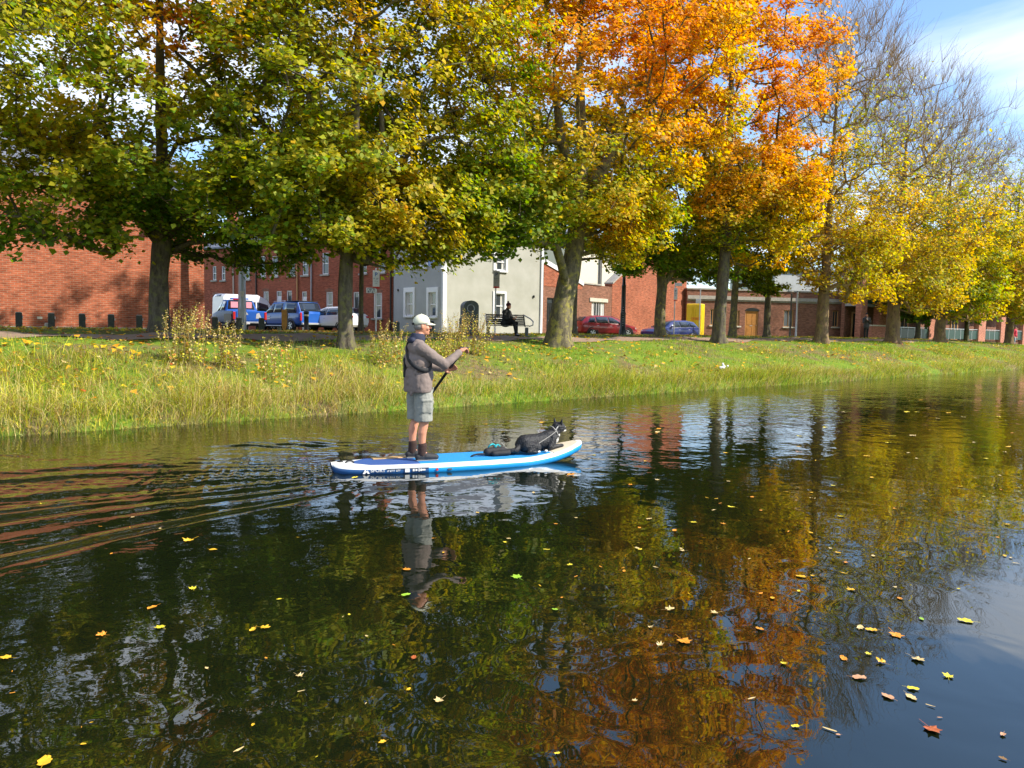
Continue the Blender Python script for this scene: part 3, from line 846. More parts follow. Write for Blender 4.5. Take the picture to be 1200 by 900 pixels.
print_line(sg, sx0-(sx0+sx1)/2+0.14, (sx1-sx0)/2-0.14, -0.017, -0.065, 0.12, M['sign_white'], 4)
# --- red brick house with a black door, right of the grey house
A = gr_.copy(); B_ = np.array([solve_u(716, GC[1]+1.6, 2), GC[1]+1.6, 1.36])
f = Facade(A+np.array([0.05, 0.0, 0]), B_, 1.36)
rh = f.root('brick_cottage'); tag(rh, 'brick cottage with a black door and a white lintelled window behind the red car', 'house')
HW = f.z(700, 334.5)
dr = rr(f, (640.5, 648.5, 388, 349)); dr = (dr[0], 0.02, dr[2], dr[3])
wr = rr(f, (693, 708, 371, 354))
b = MB(); wall_front(b, f.W, HW, [dr, wr]); wall_rest(b, f.W, HW, 6.5)
b.build('wall', M['brick_brown'], rh)
xg = f.x(681)
b = MB(); zt = f.z(640, 322)
b.prism([(0.1, HW-0.4), (xg, HW-0.4), (xg, HW), (0.1, zt+0.9)], -0.02, 0.18); b.build('gable', M['brick_red'], rh)
b = MB(); b.prism([(0.0, zt+0.75), (xg+0.1, HW-0.14), (xg+0.1, HW+0.12), (0.0, zt+1.05)], -0.10, 0.02); b.build('bargeboard', M['white_paint'], rh)
b = MB(); b.prism([(0.0, zt+1.0), (xg+0.2, HW+0.06), (xg+0.2, HW+0.16), (0.0, zt+1.10)], 0.02, 6.5)
b.build('roof', M['slate'], rh)
panel_door(rh, *dr, M['black_paint'])
wo = sash_window(rh, *wr, sill='stone_light', rail=False, bars=4, curtain=True)
MB().box(((wr[0]+wr[2])/2, -0.03, wr[3]+0.14), (wr[2]-wr[0]+0.7, 0.1, 0.26)).build('lintel', M['stone_light'], rh)
b = MB(); b.box((f.W/2+0.8, 0.1, HW+0.05), (f.W-xg, 0.34, 0.1)); b.build('coping', M['stone'], rh)

# --- tall red gable wall beside it
A2 = B_; B2 = np.array([solve_u(803, GC[1]+3.0, 2), GC[1]+3.0, 1.36])
f = Facade(A2+np.array([0.03, 0, 0]), B2, 1.36)
gw = f.root('brick_warehouse'); tag(gw, 'tall red brick warehouse end wall rising behind the dark blue car', 'building')
H1, H2 = f.z(718, 333), f.z(765, 285)
xs_ = f.x(765)
b = MB(); n0 = [(0, 0), (f.W, 0), (f.W, H2), (xs_, H2), (0, H1)]
b.prism(n0, 0.0, 0.7); b.build('wall', M['brick_red'], gw)
b = MB(); b.prism([(0, H1+0.01), (xs_, H2+0.01), (f.W, H2+0.01), (f.W, H2+0.12), (xs_, H2+0.12), (0, H1+0.12)], -0.06, 0.76); b.build('coping', M['stone'], gw)

# --- cream building showing above the low walls
A3 = at_depth(676, 78); B3 = at_depth(768, 84)
f = Facade(A3, B3, 1.36)
cb = f.root('cream_building'); tag(cb, 'cream rendered building showing over the low brick wall behind the trees', 'building')
HC = f.z(720, 292)
wz0, wz1 = f.z(690, 335), f.z(690, 310)
ops = [(5.8, wz0+0.4, 7.0, wz1-0.1)]
b = MB(); wall_front(b, f.W, HC, ops); wall_rest(b, f.W, HC, 9); b.build('wall', M['cream'], cb)
for o_ in ops: sash_window(cb, *o_, curtain=False)
b = MB(); xx = f.x(701.5); b.box((xx, -0.08, HC/2), (0.30, 0.16, HC)); b.build('drainpipe', M['wood_grey'], cb)
gable_roof(cb, f.W, 9, HC, 2.2)

# --- low brown brick building with orange doors
A4 = at_depth(803.5, 63.5); B4 = at_depth(1004, 66.5)
f = Facade(A4, B4, 1.36)
lb = f.root('brown_brick_building'); tag(lb, 'long low brown brick building with an orange timber door and stone cornice', 'building')
HB = f.z(880, 341)
cz = f.z(880, 350)
door = rr(f, (873, 888.5, 391, 364.5)); door = (door[0], 0.02, door[2], door[3])
ws = [rr(f, q) for q in ((832, 838.5, 381, 362), (862, 866.5, 382, 364), (918, 929.5, 383, 363.5), (975, 982, 383, 364))]
b = MB(); wall_front(b, f.W, HB, [door]+ws, rev=0.2); wall_rest(b, f.W, HB, 10); b.build('wall', M['brick_brown'], lb)
b = MB(); b.box((f.W/2, -0.08, cz), (f.W, 0.2, 0.30)); b.box((f.W/2, -0.03, cz-0.22), (f.W, 0.09, 0.12)); b.build('cornice', M['stone'], lb)
b = MB(); b.box((f.W/2, 0.15, HB+0.06), (f.W+0.1, 0.5, 0.12)); b.build('coping', M['stone'], lb)
d_ = panel_door(lb, *door, M['wood_door'], y=0.14, frame=M['wood_frame'], light=0.0)
n = 10; cx = (door[0]+door[2])/2; hw = (door[2]-door[0])/2+0.05
pts = [(cx+hw*math.cos(math.pi-math.pi*k/n), door[3]+0.004+0.28*math.sin(math.pi*k/n)) for k in range(n+1)]
MB().prism(pts, -0.02, 0.03).build('door_arch', M['black_paint'], lb)
for i, w_ in enumerate(ws):
    o_ = sash_window(lb, *w_, y=0.12, frame=M['wood_frame'], rail=False, bars=1, sill='stone_light', curtain=False)
b = MB(); b.box((f.W/2, 5, HB-0.2), (f.W-0.4, 9.4, 0.2)); b.build('roof', M['slate'], lb)

# --- white building behind the low one
A5 = at_depth(905, 92); B5 = at_depth(1075, 98)
f = Facade(A5, B5, 1.36)
wb = f.root('white_building'); tag(wb, 'white rendered building whose top shows over the low brown brick roof', 'building')
HWB = f.z(960, 318)
b = MB(); ops = [(9+3.4*k, HWB-2.4, 10.6+3.4*k, HWB-0.9) for k in range(2)]
wall_front(b, f.W, HWB, ops); wall_rest(b, f.W, HWB, 10); b.build('wall', M['render_grey'], wb)
for o_ in ops: sash_window(wb, *o_, curtain=False)
b = MB(); b.box((f.W/2, 4.9, HWB+0.1), (f.W+0.5, 10.6, 0.2)); b.build('roof', M['slate'], wb)

# --- apartment block with brick piers and glass balconies on the right
A6 = at_depth(1005, 64); B6 = at_depth(1235, 92)
f = Facade(A6, B6, 1.36)
ap = f.root('apartment_block'); tag(ap, 'pink brick apartment block with timber windows and green glass balconies', 'building')
AH = 9.2; st = 3.0
piers = [(1005, 1012), (1026, 1037), (1086, 1096), (1144, 1152), (1170, 1175), (1196, 1203), (1222, 1235)]
px_ = [(f.x(a), f.x(c)) for a, c in piers]
for a, c in px_:
    MB().box(((a+c)/2, 0.0, AH/2-0.5), (c-a, 0.5, AH+1.0)).build('pier', M['brick_pink'], ap)
b = MB(); b.box((f.W/2, 1.45, AH/2-0.5), (f.W, 0.3, AH+1.0)); b.box((f.W/2, 0.3, -0.5), (f.W, 0.4, 1.2)); b.build('wall', M['brick_brown'], ap)
for k in range(1, 4): MB().box((f.W/2, 0.66, st*k+0.05), (f.W, 1.25, 0.22)).build('floor_slab', M['concrete'], ap)
for i in range(len(px_)-1):
    x0, x1 = px_[i][1], px_[i+1][0]
    if x1-x0 < 0.8: continue
    nw = max(1, int((x1-x0)/3.2))
    for fl_ in range(3):
        for k in range(nw):
            a = x0+(x1-x0)*(k+0.5)/nw
            fo = MB()
            for dx in (-0.72, 0, 0.72): fo.box((a+dx, 1.23, st*fl_+1.3), (0.12, 0.09, 2.3))
            fo.box((a, 1.232, st*fl_+2.4), (1.5, 0.085, 0.12)); fo.box((a, 1.232, st*fl_+0.2), (1.5, 0.085, 0.12))
            w_ = fo.build('window', M['wood_frame'], ap)
            for dx in (-0.36, 0.36): MB().box((a+dx, 1.25, st*fl_+1.3), (0.58, 0.05, 2.06)).build('pane', M['glass'], w_)
        npn = max(1, int((x1-x0)/1.3)); pw = (x1-x0)/npn
        rail = MB(); rail.box(((x0+x1)/2, -0.12, st*fl_+1.22), (x1-x0-0.02, 0.06, 0.05))
        for k in range(npn+1): rail.box((x0+0.03+(x1-x0-0.06)*k/npn, -0.12, st*fl_+0.67), (0.05, 0.055, 1.05))
        ro_ = rail.build('balcony', M['pale_metal'], ap)
        for k in range(npn):
            MB().box((x0+pw*(k+0.5), -0.12, st*fl_+0.66), (pw-0.09, 0.02, 0.92)).build('glass_panel', M['green_glass'], ro_)
b = MB(); b.box((f.W/2, 3.0, AH+0.12), (f.W+0.4, 7.2, 0.24)); b.build('roof', M['slate'], ap)
b = MB(); xa, xb_ = f.x(1003), f.x(1024); b.box(((xa+xb_)/2, -1.2, 0.45), (xb_-xa, 0.3, 1.5), bev=0.03); b.build('low_wall', M['brick_pink'], ap)
b = MB(); b.box(((xa+xb_)/2, -1.2, 1.26), (xb_-xa+0.1, 0.42, 0.12)); b.build('wall_coping', M['stone_light'], ap)
# ================================================================== TREES
def lownoise(P, seed, s):
    q = np.random.default_rng(seed)
    o = np.zeros(len(P))
    for k in range(7):
        d = q.normal(size=3); d /= np.linalg.norm(d)
        o += np.sin(P @ d * s * q.uniform(0.6, 1.7) + q.uniform(0, 6.28))
    return o/3.2
LEAF_T = np.array([(0, 0, 0), (0.30, 0.50, 0.10), (0.55, 0.20, 0.03), (1.0, 0, -0.10), (0.55, -0.20, 0.03), (0.30, -0.50, 0.10)])
LEAF_Q = np.array([(0, 3, 2, 1), (0, 5, 4, 3)])
def leaves_mesh(name, P, N, size, colr, m, simple=False, q=None):
    """one small lobed leaf per point P with normal N"""
    n = len(P)
    N = N/np.linalg.norm(N, axis=1, keepdims=True)
    a = q.normal(size=(n, 3)); a[:, 2] -= 0.5
    a -= N*(a*N).sum(1, keepdims=True); a /= np.linalg.norm(a, axis=1, keepdims=True)
    b = np.cross(N, a)
    if simple: T, Q = np.array([(0, 0, 0), (0.45, 0.52, 0.12), (1, 0, -0.08), (0.45, -0.52, 0.12)]), np.array([(0, 1, 2, 3)])
    else: T, Q = LEAF_T, LEAF_Q
    k = len(T)
    V = P[:, None, :] + size[:, None, None]*(T[None, :, 0, None]*a[:, None, :] + T[None, :, 1, None]*b[:, None, :] + T[None, :, 2, None]*N[:, None, :])
    F = (Q[None]+k*np.arange(n)[:, None, None]).reshape(-1, 4)
    return np_mesh(name, V.reshape(-1, 3), [F], m, colors=np.repeat(colr, k, 0))
def frusta(name, A, B, ra, rb, m):
    """tapered branch pieces A->B, drawn rounder the thicker they are"""
    V, F, base = [], [], 0
    d = B-A; L = np.linalg.norm(d, axis=1, keepdims=True); ok = L[:, 0] > 1e-4
    A, B, d, ra, rb = A[ok], B[ok], d[ok]/L[ok], ra[ok], rb[ok]
    ref = np.where(np.abs(d[:, 2:3]) > 0.9, np.array([[1., 0, 0]]), np.array([[0, 0, 1.]]))
    x = np.cross(ref, d); x /= np.linalg.norm(x, axis=1, keepdims=True); y = np.cross(d, x)
    for n, sel in ((9, ra > 0.09), (5, (ra <= 0.09) & (ra > 0.026)), (3, ra <= 0.026)):
        if not sel.any(): continue
        th = 2*np.pi*np.arange(n)/n
        ring = x[sel][:, None]*np.cos(th)[None, :, None]+y[sel][:, None]*np.sin(th)[None, :, None]
        v = np.concatenate([A[sel][:, None]+ring*ra[sel][:, None, None], B[sel][:, None]+ring*rb[sel][:, None, None]], 1)
        k = np.arange(n); kk = (k+1) % n
        f = np.stack([k, kk, kk+n, k+n], 1)[None]+2*n*np.arange(len(v))[:, None, None]
        V.append(v.reshape(-1, 3)); F.append(f.reshape(-1, 4)+base); base += len(v)*2*n
    return np_mesh(name, np.concatenate(V), F, m, smooth_sh=True)

LEAF_K = 1.0
def make_tree(label, base, trunk, env, n_clu, n_leaf, palette, seed, size=0.15, bark='bark', fork=0.0, droop=0.0, up=0.25,
              tw=5, twl=0.6, simple=False, flat_=0.55, clr=0.75, group='trees along the far bank', boughs=(), bare=None, hollow=0.35, name='tree', cull=None, tscale=0.8):
    """trunk: list of (dx, dy, z, r) from the base; env: list of ellipsoids (cx, cy, cz, rx, ry, rz, weight)"""
    q = np.random.default_rng(seed)
    if not simple: n_leaf, size, simple, tw, clr = int(n_leaf*1.55), size*0.73, True, tw+1, clr*1.2
    else: n_leaf, size = int(n_leaf*1.35), size*0.82
    root = empty(name, base); tag(root, label, 'tree', group)
    T = np.array(trunk, float); T[:, 3] *= tscale
    # trunk with root flare
    zs = np.arange(-0.3, T[-1, 2]+0.01, 0.16)
    c = np.stack([np.interp(zs, T[:, 2], T[:, i]) for i in range(4)], 1)
    ns = 20
    th = 2*np.pi*np.arange(ns)/ns
    V = []
    ph = q.uniform(0, 6.28, 4)
    for (x, y, _, r), z in zip(c, zs):
        fl = 1+0.50*np.exp(-max(z, 0)/0.22)*(0.55+0.45*np.cos(th*5+ph[0]))+0.04*np.sin(th*3+ph[1]+z*1.3)+0.03*np.sin(th*7+ph[2]-z*2.1)
        fl = fl*(1+0.03*np.sin(z*4+ph[3]))
        V.append(np.stack([x+r*fl*np.cos(th), y+r*fl*np.sin(th), np.full(ns, z)], 1))
    V = np.concatenate(V); k = np.arange(ns); kk = (k+1) % ns
    f = (np.stack([k, kk, kk+ns, k+ns], 1)[None]+ns*np.arange(len(zs)-1)[:, None, None]).reshape(-1, 4)
    link('trunk', np_mesh('trunk', V, [f, (np.arange(ns)[None]+ns*(len(zs)-1))], M[bark], smooth_sh=True), root)
    # skeleton
    pos = [np.array([x, y, z]) for (x, y, _, r), z in zip(c, zs) if z > 0.2]
    par = [i-1 for i in range(len(pos))]
    ntr = len(pos)
    trz = np.array([p[2] for p in pos]); trr = np.interp(trz, T[:, 2], T[:, 3])
    minr = {}
    for bg in boughs:                               # given main limbs: list of (dx, dy, z), first radius
        pts, r0 = bg
        j = int(np.argmin([np.linalg.norm(p-np.array(pts[0])) for p in pos[:ntr]]))
        prev = j
        P = [np.array(p, float) for p in pts]
        for a, b_ in zip(P[:-1], P[1:]):
            m_ = max(2, int(np.linalg.norm(b_-a)/0.5))
            for s in range(1, m_+1):
                pos.append(a+(b_-a)*s/m_+q.normal(0, 0.03, 3)); par.append(prev); prev = len(pos)-1
        minr[prev] = r0
    tot = sum(e[6] for e in env)
    att = []
    for e in env:
        n = int(n_clu*e[6]/tot)
        while n > 0:
            p = q.uniform(-1, 1, 3); r = np.linalg.norm(p)
            if r > 1 or r < hollow*q.uniform(0.3, 1.6): continue
            w = np.array(e[:3])+p*np.array(e[3:6])
            if w[2] < (e[7] if len(e) > 7 else 1.8): continue
            if cull is not None and cull(w+np.asarray(base)): n -= 1; continue
            att.append(w); n -= 1
    att = np.array(att)
    dt = np.min(np.linalg.norm(att[:, None]-np.array(pos)[None, ::2], axis=2), axis=1)
    att = att[np.argsort(dt)]
    cap_ = len(pos)+len(att)*40
    PA = np.zeros((cap_, 3)); PA[:len(pos)] = pos; par = par+[0]*(cap_-len(par)); N_ = len(pos)
    tips = []
    for a in att:
        d = PA[:N_]-a
        dist = np.linalg.norm(d, axis=1)
        pen = np.clip(PA[:N_, 2]-a[2]+0.2, 0, None)*(1.6-droop)
        hd = np.linalg.norm(PA[:N_, :2]-a[:2], axis=1)
        cost = dist+pen+0.0*hd
        cost[:ntr] += np.where(trz < fork, 50, 0)+0.25
        j = int(np.argmin(cost)); L = dist[j]
        st_ = max(1, int(round(L/0.55)))
        s0 = PA[j]; bow = np.array([0, 0, up*L*0.5])+q.normal(0, 0.07*L, 3)
        prev = j
        for s in range(1, st_+1):
            t = s/st_
            PA[N_] = s0+(a-s0)*t+bow*4*t*(1-t)*0.5+(q.normal(0, 0.045, 3) if s < st_ else 0)
            par[N_] = prev; prev = N_; N_ += 1
        tips.append(prev)
    PA = PA[:N_]; par = np.array(par[:N_])
    cnt = np.zeros(N_)
    for t in tips: cnt[t] += 1
    for i in range(N_-1, 0, -1):
        if par[i] >= 0: cnt[par[i]] += cnt[i]
    rad = 0.011*np.maximum(cnt, 0.6)**0.47
    for e_, r0 in minr.items():
        i = e_; k_ = 0
        chain = []
        while i >= ntr: chain.append(i); i = par[i]
        for s, i in enumerate(chain[::-1]): rad[i] = max(rad[i], r0*(1-0.55*s/len(chain)))
    rad[:ntr] = trr
    big = trr.min()*0.9
    e_ = np.arange(ntr, N_)
    ra = np.minimum(rad[par[e_]], np.maximum(rad[e_]*1.5, 0.015)); ra = np.minimum(ra, np.interp(PA[e_, 2], trz, trr, right=big)*0.8); rb = np.minimum(rad[e_], ra)
    A, B = PA[par[e_]], PA[e_]
    # twigs with their leaves
    tp = PA[tips]; ctr = np.array([T[-1, 0], T[-1, 1], T[-1, 2]])
    out = tp-np.array([T[-1, 0], T[-1, 1], 0])[None]; out[:, 2] *= 0.25
    out /= np.linalg.norm(out, axis=1, keepdims=True)+1e-6
    barew = np.zeros(len(tp)) if bare is None else bare(tp)
    tws = []
    rep = np.full(len(tp), tw)
    if bare is not None: rep = (tw+np.round(barew*3)).astype(int)
    ti = np.repeat(np.arange(len(tp)), rep)
    bw = barew[ti][:, None]
    dirs = out[ti]*(0.7+0.1*bw)+q.normal(0, 0.6, (len(ti), 3))*np.array([1, 1, flat_])*(1-0.15*bw)+np.array([0, 0, up])+bw*np.array([0, 0, 0.32])
    dirs /= np.linalg.norm(dirs, axis=1, keepdims=True)
    tl = twl*q.uniform(0.5, 1.15, len(ti))[:, None]*(1+1.1*bw)
    m1 = tp[ti]+dirs*tl*0.5+np.array([0, 0, 0.03])
    m1 = m1+q.normal(0, 0.10, (len(ti), 3))*tl
    e1 = tp[ti]+dirs*tl+np.array([0, 0, -0.10*droop])*tl+q.normal(0, 0.05, (len(ti), 3))+bw*np.array([0, 0, 0.12])
    A = np.concatenate([A, tp[ti], m1]); B = np.concatenate([B, m1, e1])
    w0 = 0.008 if bare is None else 0.0075
    ra = np.concatenate([ra, np.full(len(ti), w0), np.full(len(ti), w0*0.75)]); rb = np.concatenate([rb, np.full(len(ti), w0*0.75), np.full(len(ti), w0*0.4)])
    tag(link('branches', frusta('branches', A, B, ra, rb, M['twig_tan' if bare is not None else bark]), root), kind='stuff')
    # leaves: sprays about the twigs
    pw = (1-barew[ti]); pw = pw/pw.sum()
    li = q.choice(len(ti), n_leaf, p=pw)
    t = q.uniform(0.1, 1.1, n_leaf)[:, None]
    P = tp[ti][li]*(1-t)+e1[li]*t+q.normal(0, 1, (n_leaf, 3))*np.array([0.17, 0.17, 0.10])*clr
    Nn = np.array([0, 0, 0.75])+out[ti][li]*0.55+np.array([0.12, -0.25, 0.1])+q.normal(0, 0.5, (n_leaf, 3))
    sz = size*np.clip(q.normal(1, 0.22, n_leaf), 0.5, 1.5)
    C = palette(P, q, np.asarray(base))
    lo = link('leaves', leaves_mesh('leaves', P, Nn, sz, C, M['leaf'], simple, q), root); tag(lo, kind='stuff')
    return root

# leaf colours (a leaf's own colour, chosen leaf by leaf)
GREEN_D = np.array([0.085, 0.18, 0.018]); GREEN = np.array([0.17, 0.28, 0.022]); LIME = np.array([0.36, 0.38, 0.025])
YEL = np.array([0.62, 0.46, 0.02]); GOLD = np.array([0.72, 0.40, 0.012]); ORA = np.array([0.78, 0.31, 0.014]); RED = np.array([0.50, 0.09, 0.02]); BRO = np.array([0.26, 0.13, 0.035])
def mixpal(stops, x):
    xs = [s[0] for s in stops]; cs = np.array([s[1] for s in stops])
    return np.stack([np.interp(x, xs, cs[:, i]) for i in range(3)], 1)
def jitter(C, q, a=0.22): return np.clip(C*np.clip(1+q.normal(0, a, (len(C), 1)), 0.45, 1.7)*(1+q.normal(0, 0.06, C.shape)), 0.003, 0.85)
def pal_green(P, q, base, bias=0.0, hz=0.035, tip=None):
    x = 0.47+bias+hz*(P[:, 2]-5)+0.22*lownoise(P, 5, 0.9)+0.10*lownoise(P+9, 6, 2.6)+q.normal(0, 0.13, len(P))
    if tip is not None: x = x+tip(P+base)
    return jitter(mixpal([(-0.1, GREEN_D), (0.2, GREEN), (0.45, LIME), (0.75, YEL), (1.0, GOLD), (1.25, ORA), (1.6, RED)], x), q)
def pal_orange(P, q, base, bias=0.0, tip=None):
    x = 0.62+bias+0.028*(P[:, 2]-7)+0.20*lownoise(P, 15, 0.8)+0.14*lownoise(P+3, 16, 2.4)+q.normal(0, 0.15, len(P))
    if tip is not None: x = x+tip(P+base)
    return jitter(mixpal([(0, GREEN), (0.25, LIME), (0.5, YEL), (0.75, GOLD), (1.1, ORA), (1.7, np.array([0.62, 0.17, 0.012]))], x), q)
def pal_yellow(P, q, base, bias=0.0):
    x = 0.6+bias+0.2*lownoise(P, 25, 0.8)+q.normal(0, 0.18, len(P))
    return jitter(mixpal([(0, GREEN), (0.3, LIME), (0.6, YEL), (0.9, GOLD), (1.2, BRO)], x), q)
def px_arr(P):
    r = P-CAM; z = r @ CF
    return 600+FPX*(r @ CR)/z, 450-FPX*(r @ CU)/z
def bump2(P, cx, cy, sx, sy):
    x, y = px_arr(P); return np.exp(-((x-cx)/sx)**2-((y-cy)/sy)**2)

# lay-out of the row (pixel column, distance from the waterline)
b1 = at(186, 8.9)
make_tree('mature maple with green and yellow leaves in front of the blank brick wall', b1,
  [(0, 0, -0.3, 0.34), (0, 0, 0.6, 0.32), (0.03, 0, 1.5, 0.30), (0.12, 0, 2.3, 0.32), (0.2, 0.05, 3.2, 0.24), (0.15, 0, 6, 0.17), (0.2, 0.1, 9, 0.10), (0.1, 0, 11.5, 0.04)],
  [(0, -0.4, 7.4, 6.4, 5.6, 5.8, 1.0, 2.7), (-3.0, -1.2, 3.5, 3.4, 2.4, 1.7, 0.24, 1.9), (2.4, 0.2, 3.2, 2.8, 2.4, 1.5, 0.18, 1.9), (0.3, 0, 11.5, 3.6, 3.6, 3.2, 0.2)],
  900, 56000, lambda P, q, b: pal_green(P, q, b, -0.08, 0.03, lambda W: 0.85*bump2(W, 215, 30, 75, 45)+0.36*bump2(W, 60, 150, 120, 100)-0.18*bump2(W, 190, 230, 120, 50)), 101, size=0.17, fork=2.2, droop=0.7,
  boughs=[([(0.15, 0, 2.5), (0.9, -0.3, 3.6), (1.6, -0.4, 5.4)], 0.16), ([(0.1, 0, 2.4), (-0.6, 0.2, 3.6), (-1.4, -0.4, 5.6)], 0.15)])
b2 = at(405, 4.6)
make_tree('slim yellow green maple near the water left of the paddler', b2,
  [(0, 0, -0.3, 0.27), (0, 0, 0.3, 0.25), (0.0, 0.02, 1.2, 0.235), (0.05, 0.05, 2.2, 0.225), (0.1, 0.05, 3.2, 0.19), (0.3, 0.1, 5, 0.15), (0.45, 0.2, 8, 0.10), (0.5, 0.2, 12, 0.04)],
  [(0.5, 0, 7.6, 4.8, 4.4, 5.6, 1.0, 2.6), (1.6, -0.5, 3.4, 2.5, 2.0, 1.4, 0.24, 2.0), (-1.2, -0.4, 3.7, 2.8, 2.2, 1.5, 0.22, 2.3), (0.4, 0, 12, 2.8, 2.8, 3.0, 0.18)],
  800, 50000, lambda P, q, b: pal_green(P, q, b, 0.04, 0.02, lambda W: 0.2*bump2(W, 480, 260, 70, 60)), 102, size=0.165, fork=2.6, droop=0.65,
  boughs=[([(0.05, 0, 2.6), (0.7, -0.1, 4.0), (1.0, -0.2, 6.2)], 0.13), ([(0.1, 0, 2.9), (-0.6, 0.2, 4.2), (-0.9, 0.3, 6.5)], 0.11)])
b3 = at(654, 4.8)
make_tree('big leaning maple with a mossy trunk turning from green to orange', b3,
  [(0, 0, -0.3, 0.56), (0.02, 0, 0.4, 0.50), (0.15, 0.0, 1.3, 0.47), (0.42, -0.03, 2.4, 0.43), (0.68, -0.06, 3.6, 0.38), (0.86, -0.05, 5.0, 0.31), (0.95, 0.0, 6.3, 0.26), (0.8, 0.1, 9.5, 0.14), (0.9, 0.1, 13.5, 0.05)],
  [(0.4, -0.2, 9.2, 6.3, 5.4, 5.8, 1.0, 3.6), (-2.9, -0.8, 4.1, 2.9, 2.0, 1.5, 0.26, 2.4), (2.4, -0.5, 4.1, 2.2, 1.8, 1.3, 0.14, 2.5), (0.6, 0, 14, 3.6, 3.6, 3.4, 0.22)],
  960, 56000, lambda P, q, b: pal_orange(P, q, b, -0.42, lambda W: 0.60*bump2(W, 650, 40, 85, 110)+0.75*bump2(W, 810, 30, 110, 220)+0.30*bump2(W, 710, 270, 50, 40)-0.25*bump2(W, 575, 240, 90, 90)), 103, tscale=0.80, size=0.17, bark='bark_moss', fork=2.6, droop=0.55,
  boughs=[([(0.25, -0.02, 1.9), (-0.6, -0.5, 3.1), (-1.9, -0.9, 4.3), (-2.9, -1.1, 4.7)], 0.13), ([(0.8, -0.05, 5.0), (-0.3, -0.3, 6.6), (-1.0, -0.4, 8.6)], 0.22),
          ([(0.85, -0.05, 5.2), (1.7, -0.5, 6.4), (2.3, -0.6, 8.2)], 0.2), ([(0.6, 0, 3.7), (1.5, 0.5, 4.8), (2.8, 0.6, 6.4)], 0.17)])
b6 = at(842, 5.6)
make_tree('tall maple with a straight grey trunk and a bright orange crown', b6,
  [(0, 0, -0.3, 0.40), (0, 0, 0.4, 0.36), (0.05, 0, 1.5, 0.32), (0.15, 0, 3.0, 0.30), (0.28, 0, 4.4, 0.28), (0.3, 0, 7, 0.2), (0.2, 0, 12, 0.12), (0.3, 0, 17, 0.04)],
  [(-0.2, -0.3, 10.6, 4.8, 4.6, 6.8, 1.0, 4.0), (1.4, -0.6, 5.6, 3.2, 2.6, 2.3, 0.28, 3.0), (-0.4, 0, 16.5, 3.4, 3.4, 4.2, 0.28)],
  760, 42000, lambda P, q, b: pal_orange(P, q, b, 0.12, lambda W: 0.15*bump2(W, 900, 120, 90, 120)-0.45*bump2(W, 860, 275, 80, 30)-0.2*bump2(W, 800, 200, 60, 50)), 106, size=0.18, fork=3.6, droop=0.5)
b5 = at(773, 9.6)
make_tree('forked maple with dark green leaves standing behind the orange ones', b5,
  [(0, 0, -0.3, 0.38), (0, 0, 0.4, 0.34), (0.0, 0, 1.4, 0.31), (0.06, 0, 2.5, 0.30), (-0.2, 0, 3.8, 0.2), (-0.3, 0, 6, 0.14), (-0.2, 0, 10, 0.05)],
  [(0.3, 0, 6.6, 4.8, 4.0, 4.2, 1.0, 3.2), (-2.0, -0.5, 3.7, 2.0, 1.8, 1.1, 0.15, 2.5), (2.6, -0.4, 3.9, 2.2, 1.8, 1.4, 0.2, 2.3)],
  480, 26000, lambda P, q, b: pal_green(P, q, b, -0.10, 0.05), 105, size=0.19, fork=2.5, droop=0.6, bark='bark_moss',
  boughs=[([(0.05, 0, 2.4), (0.6, -0.1, 3.1), (1.25, -0.2, 4.0), (1.5, -0.2, 5.6)], 0.2)])
b4 = at(672, 10.2)
make_tree('thin dark tree standing just behind the big leaning maple', b4,
  [(0, 0, -0.3, 0.2), (0, 0, 0.5, 0.17), (0.05, 0, 3, 0.14), (0.1, 0, 7, 0.08), (0, 0, 10, 0.03)],
  [(0, 0, 6.5, 3.0, 3.0, 3.4, 1.0, 3.2)], 200, 9000, lambda P, q, b: pal_green(P, q, b, -0.05, 0.02), 104, size=0.18, fork=2.8, simple=True)
b2b = at(423, 10.0)
make_tree('thin young tree behind the parking sign beside the white car', b2b,
  [(0, 0, -0.3, 0.12), (0, 0, 0.5, 0.105), (0.02, 0, 2.4, 0.09), (0, 0, 6, 0.05), (0, 0, 8, 0.02)],
  [(0.2, 0, 5.6, 2.4, 2.4, 2.7, 1.0, 2.9)], 170, 7000, lambda P, q, b: pal_green(P, q, b, 0.1, 0.02), 112, size=0.17, fork=2.5, simple=True)
b7 = at(858, 10.0)
make_tree('slim tree with green leaves beside the straight trunk of the orange maple', b7,
  [(0, 0, -0.3, 0.30), (0, 0, 0.5, 0.25), (0.1, 0, 2.5, 0.22), (0.25, 0, 5, 0.15), (0.2, 0, 9, 0.05)],
  [(0.6, 0, 6.2, 3.4, 3.0, 3.6, 1.0, 3.0), (1.6, -0.6, 3.0, 1.2, 1.0, 0.8, 0.12, 2.2)], 260, 11000, lambda P, q, b: pal_green(P, q, b, 0.0, 0.03), 107, size=0.2, fork=2.2, simple=True, droop=0.6, bark='bark_moss')
b8 = at(898, 10.0)
make_tree('slim grey trunked tree right of the orange timber door', b8,
  [(0, 0, -0.3, 0.28), (0, 0, 0.5, 0.235), (0.0, 0, 3.0, 0.20), (0.1, 0, 6, 0.14), (0.2, 0, 10, 0.05)],
  [(-0.1, 0, 7.0, 3.6, 3.2, 4.0, 1.0, 3.4)], 260, 11500, lambda P, q, b: pal_green(P, q, b, 0.12, 0.03), 108, size=0.2, fork=2.6, simple=True, droop=0.5)
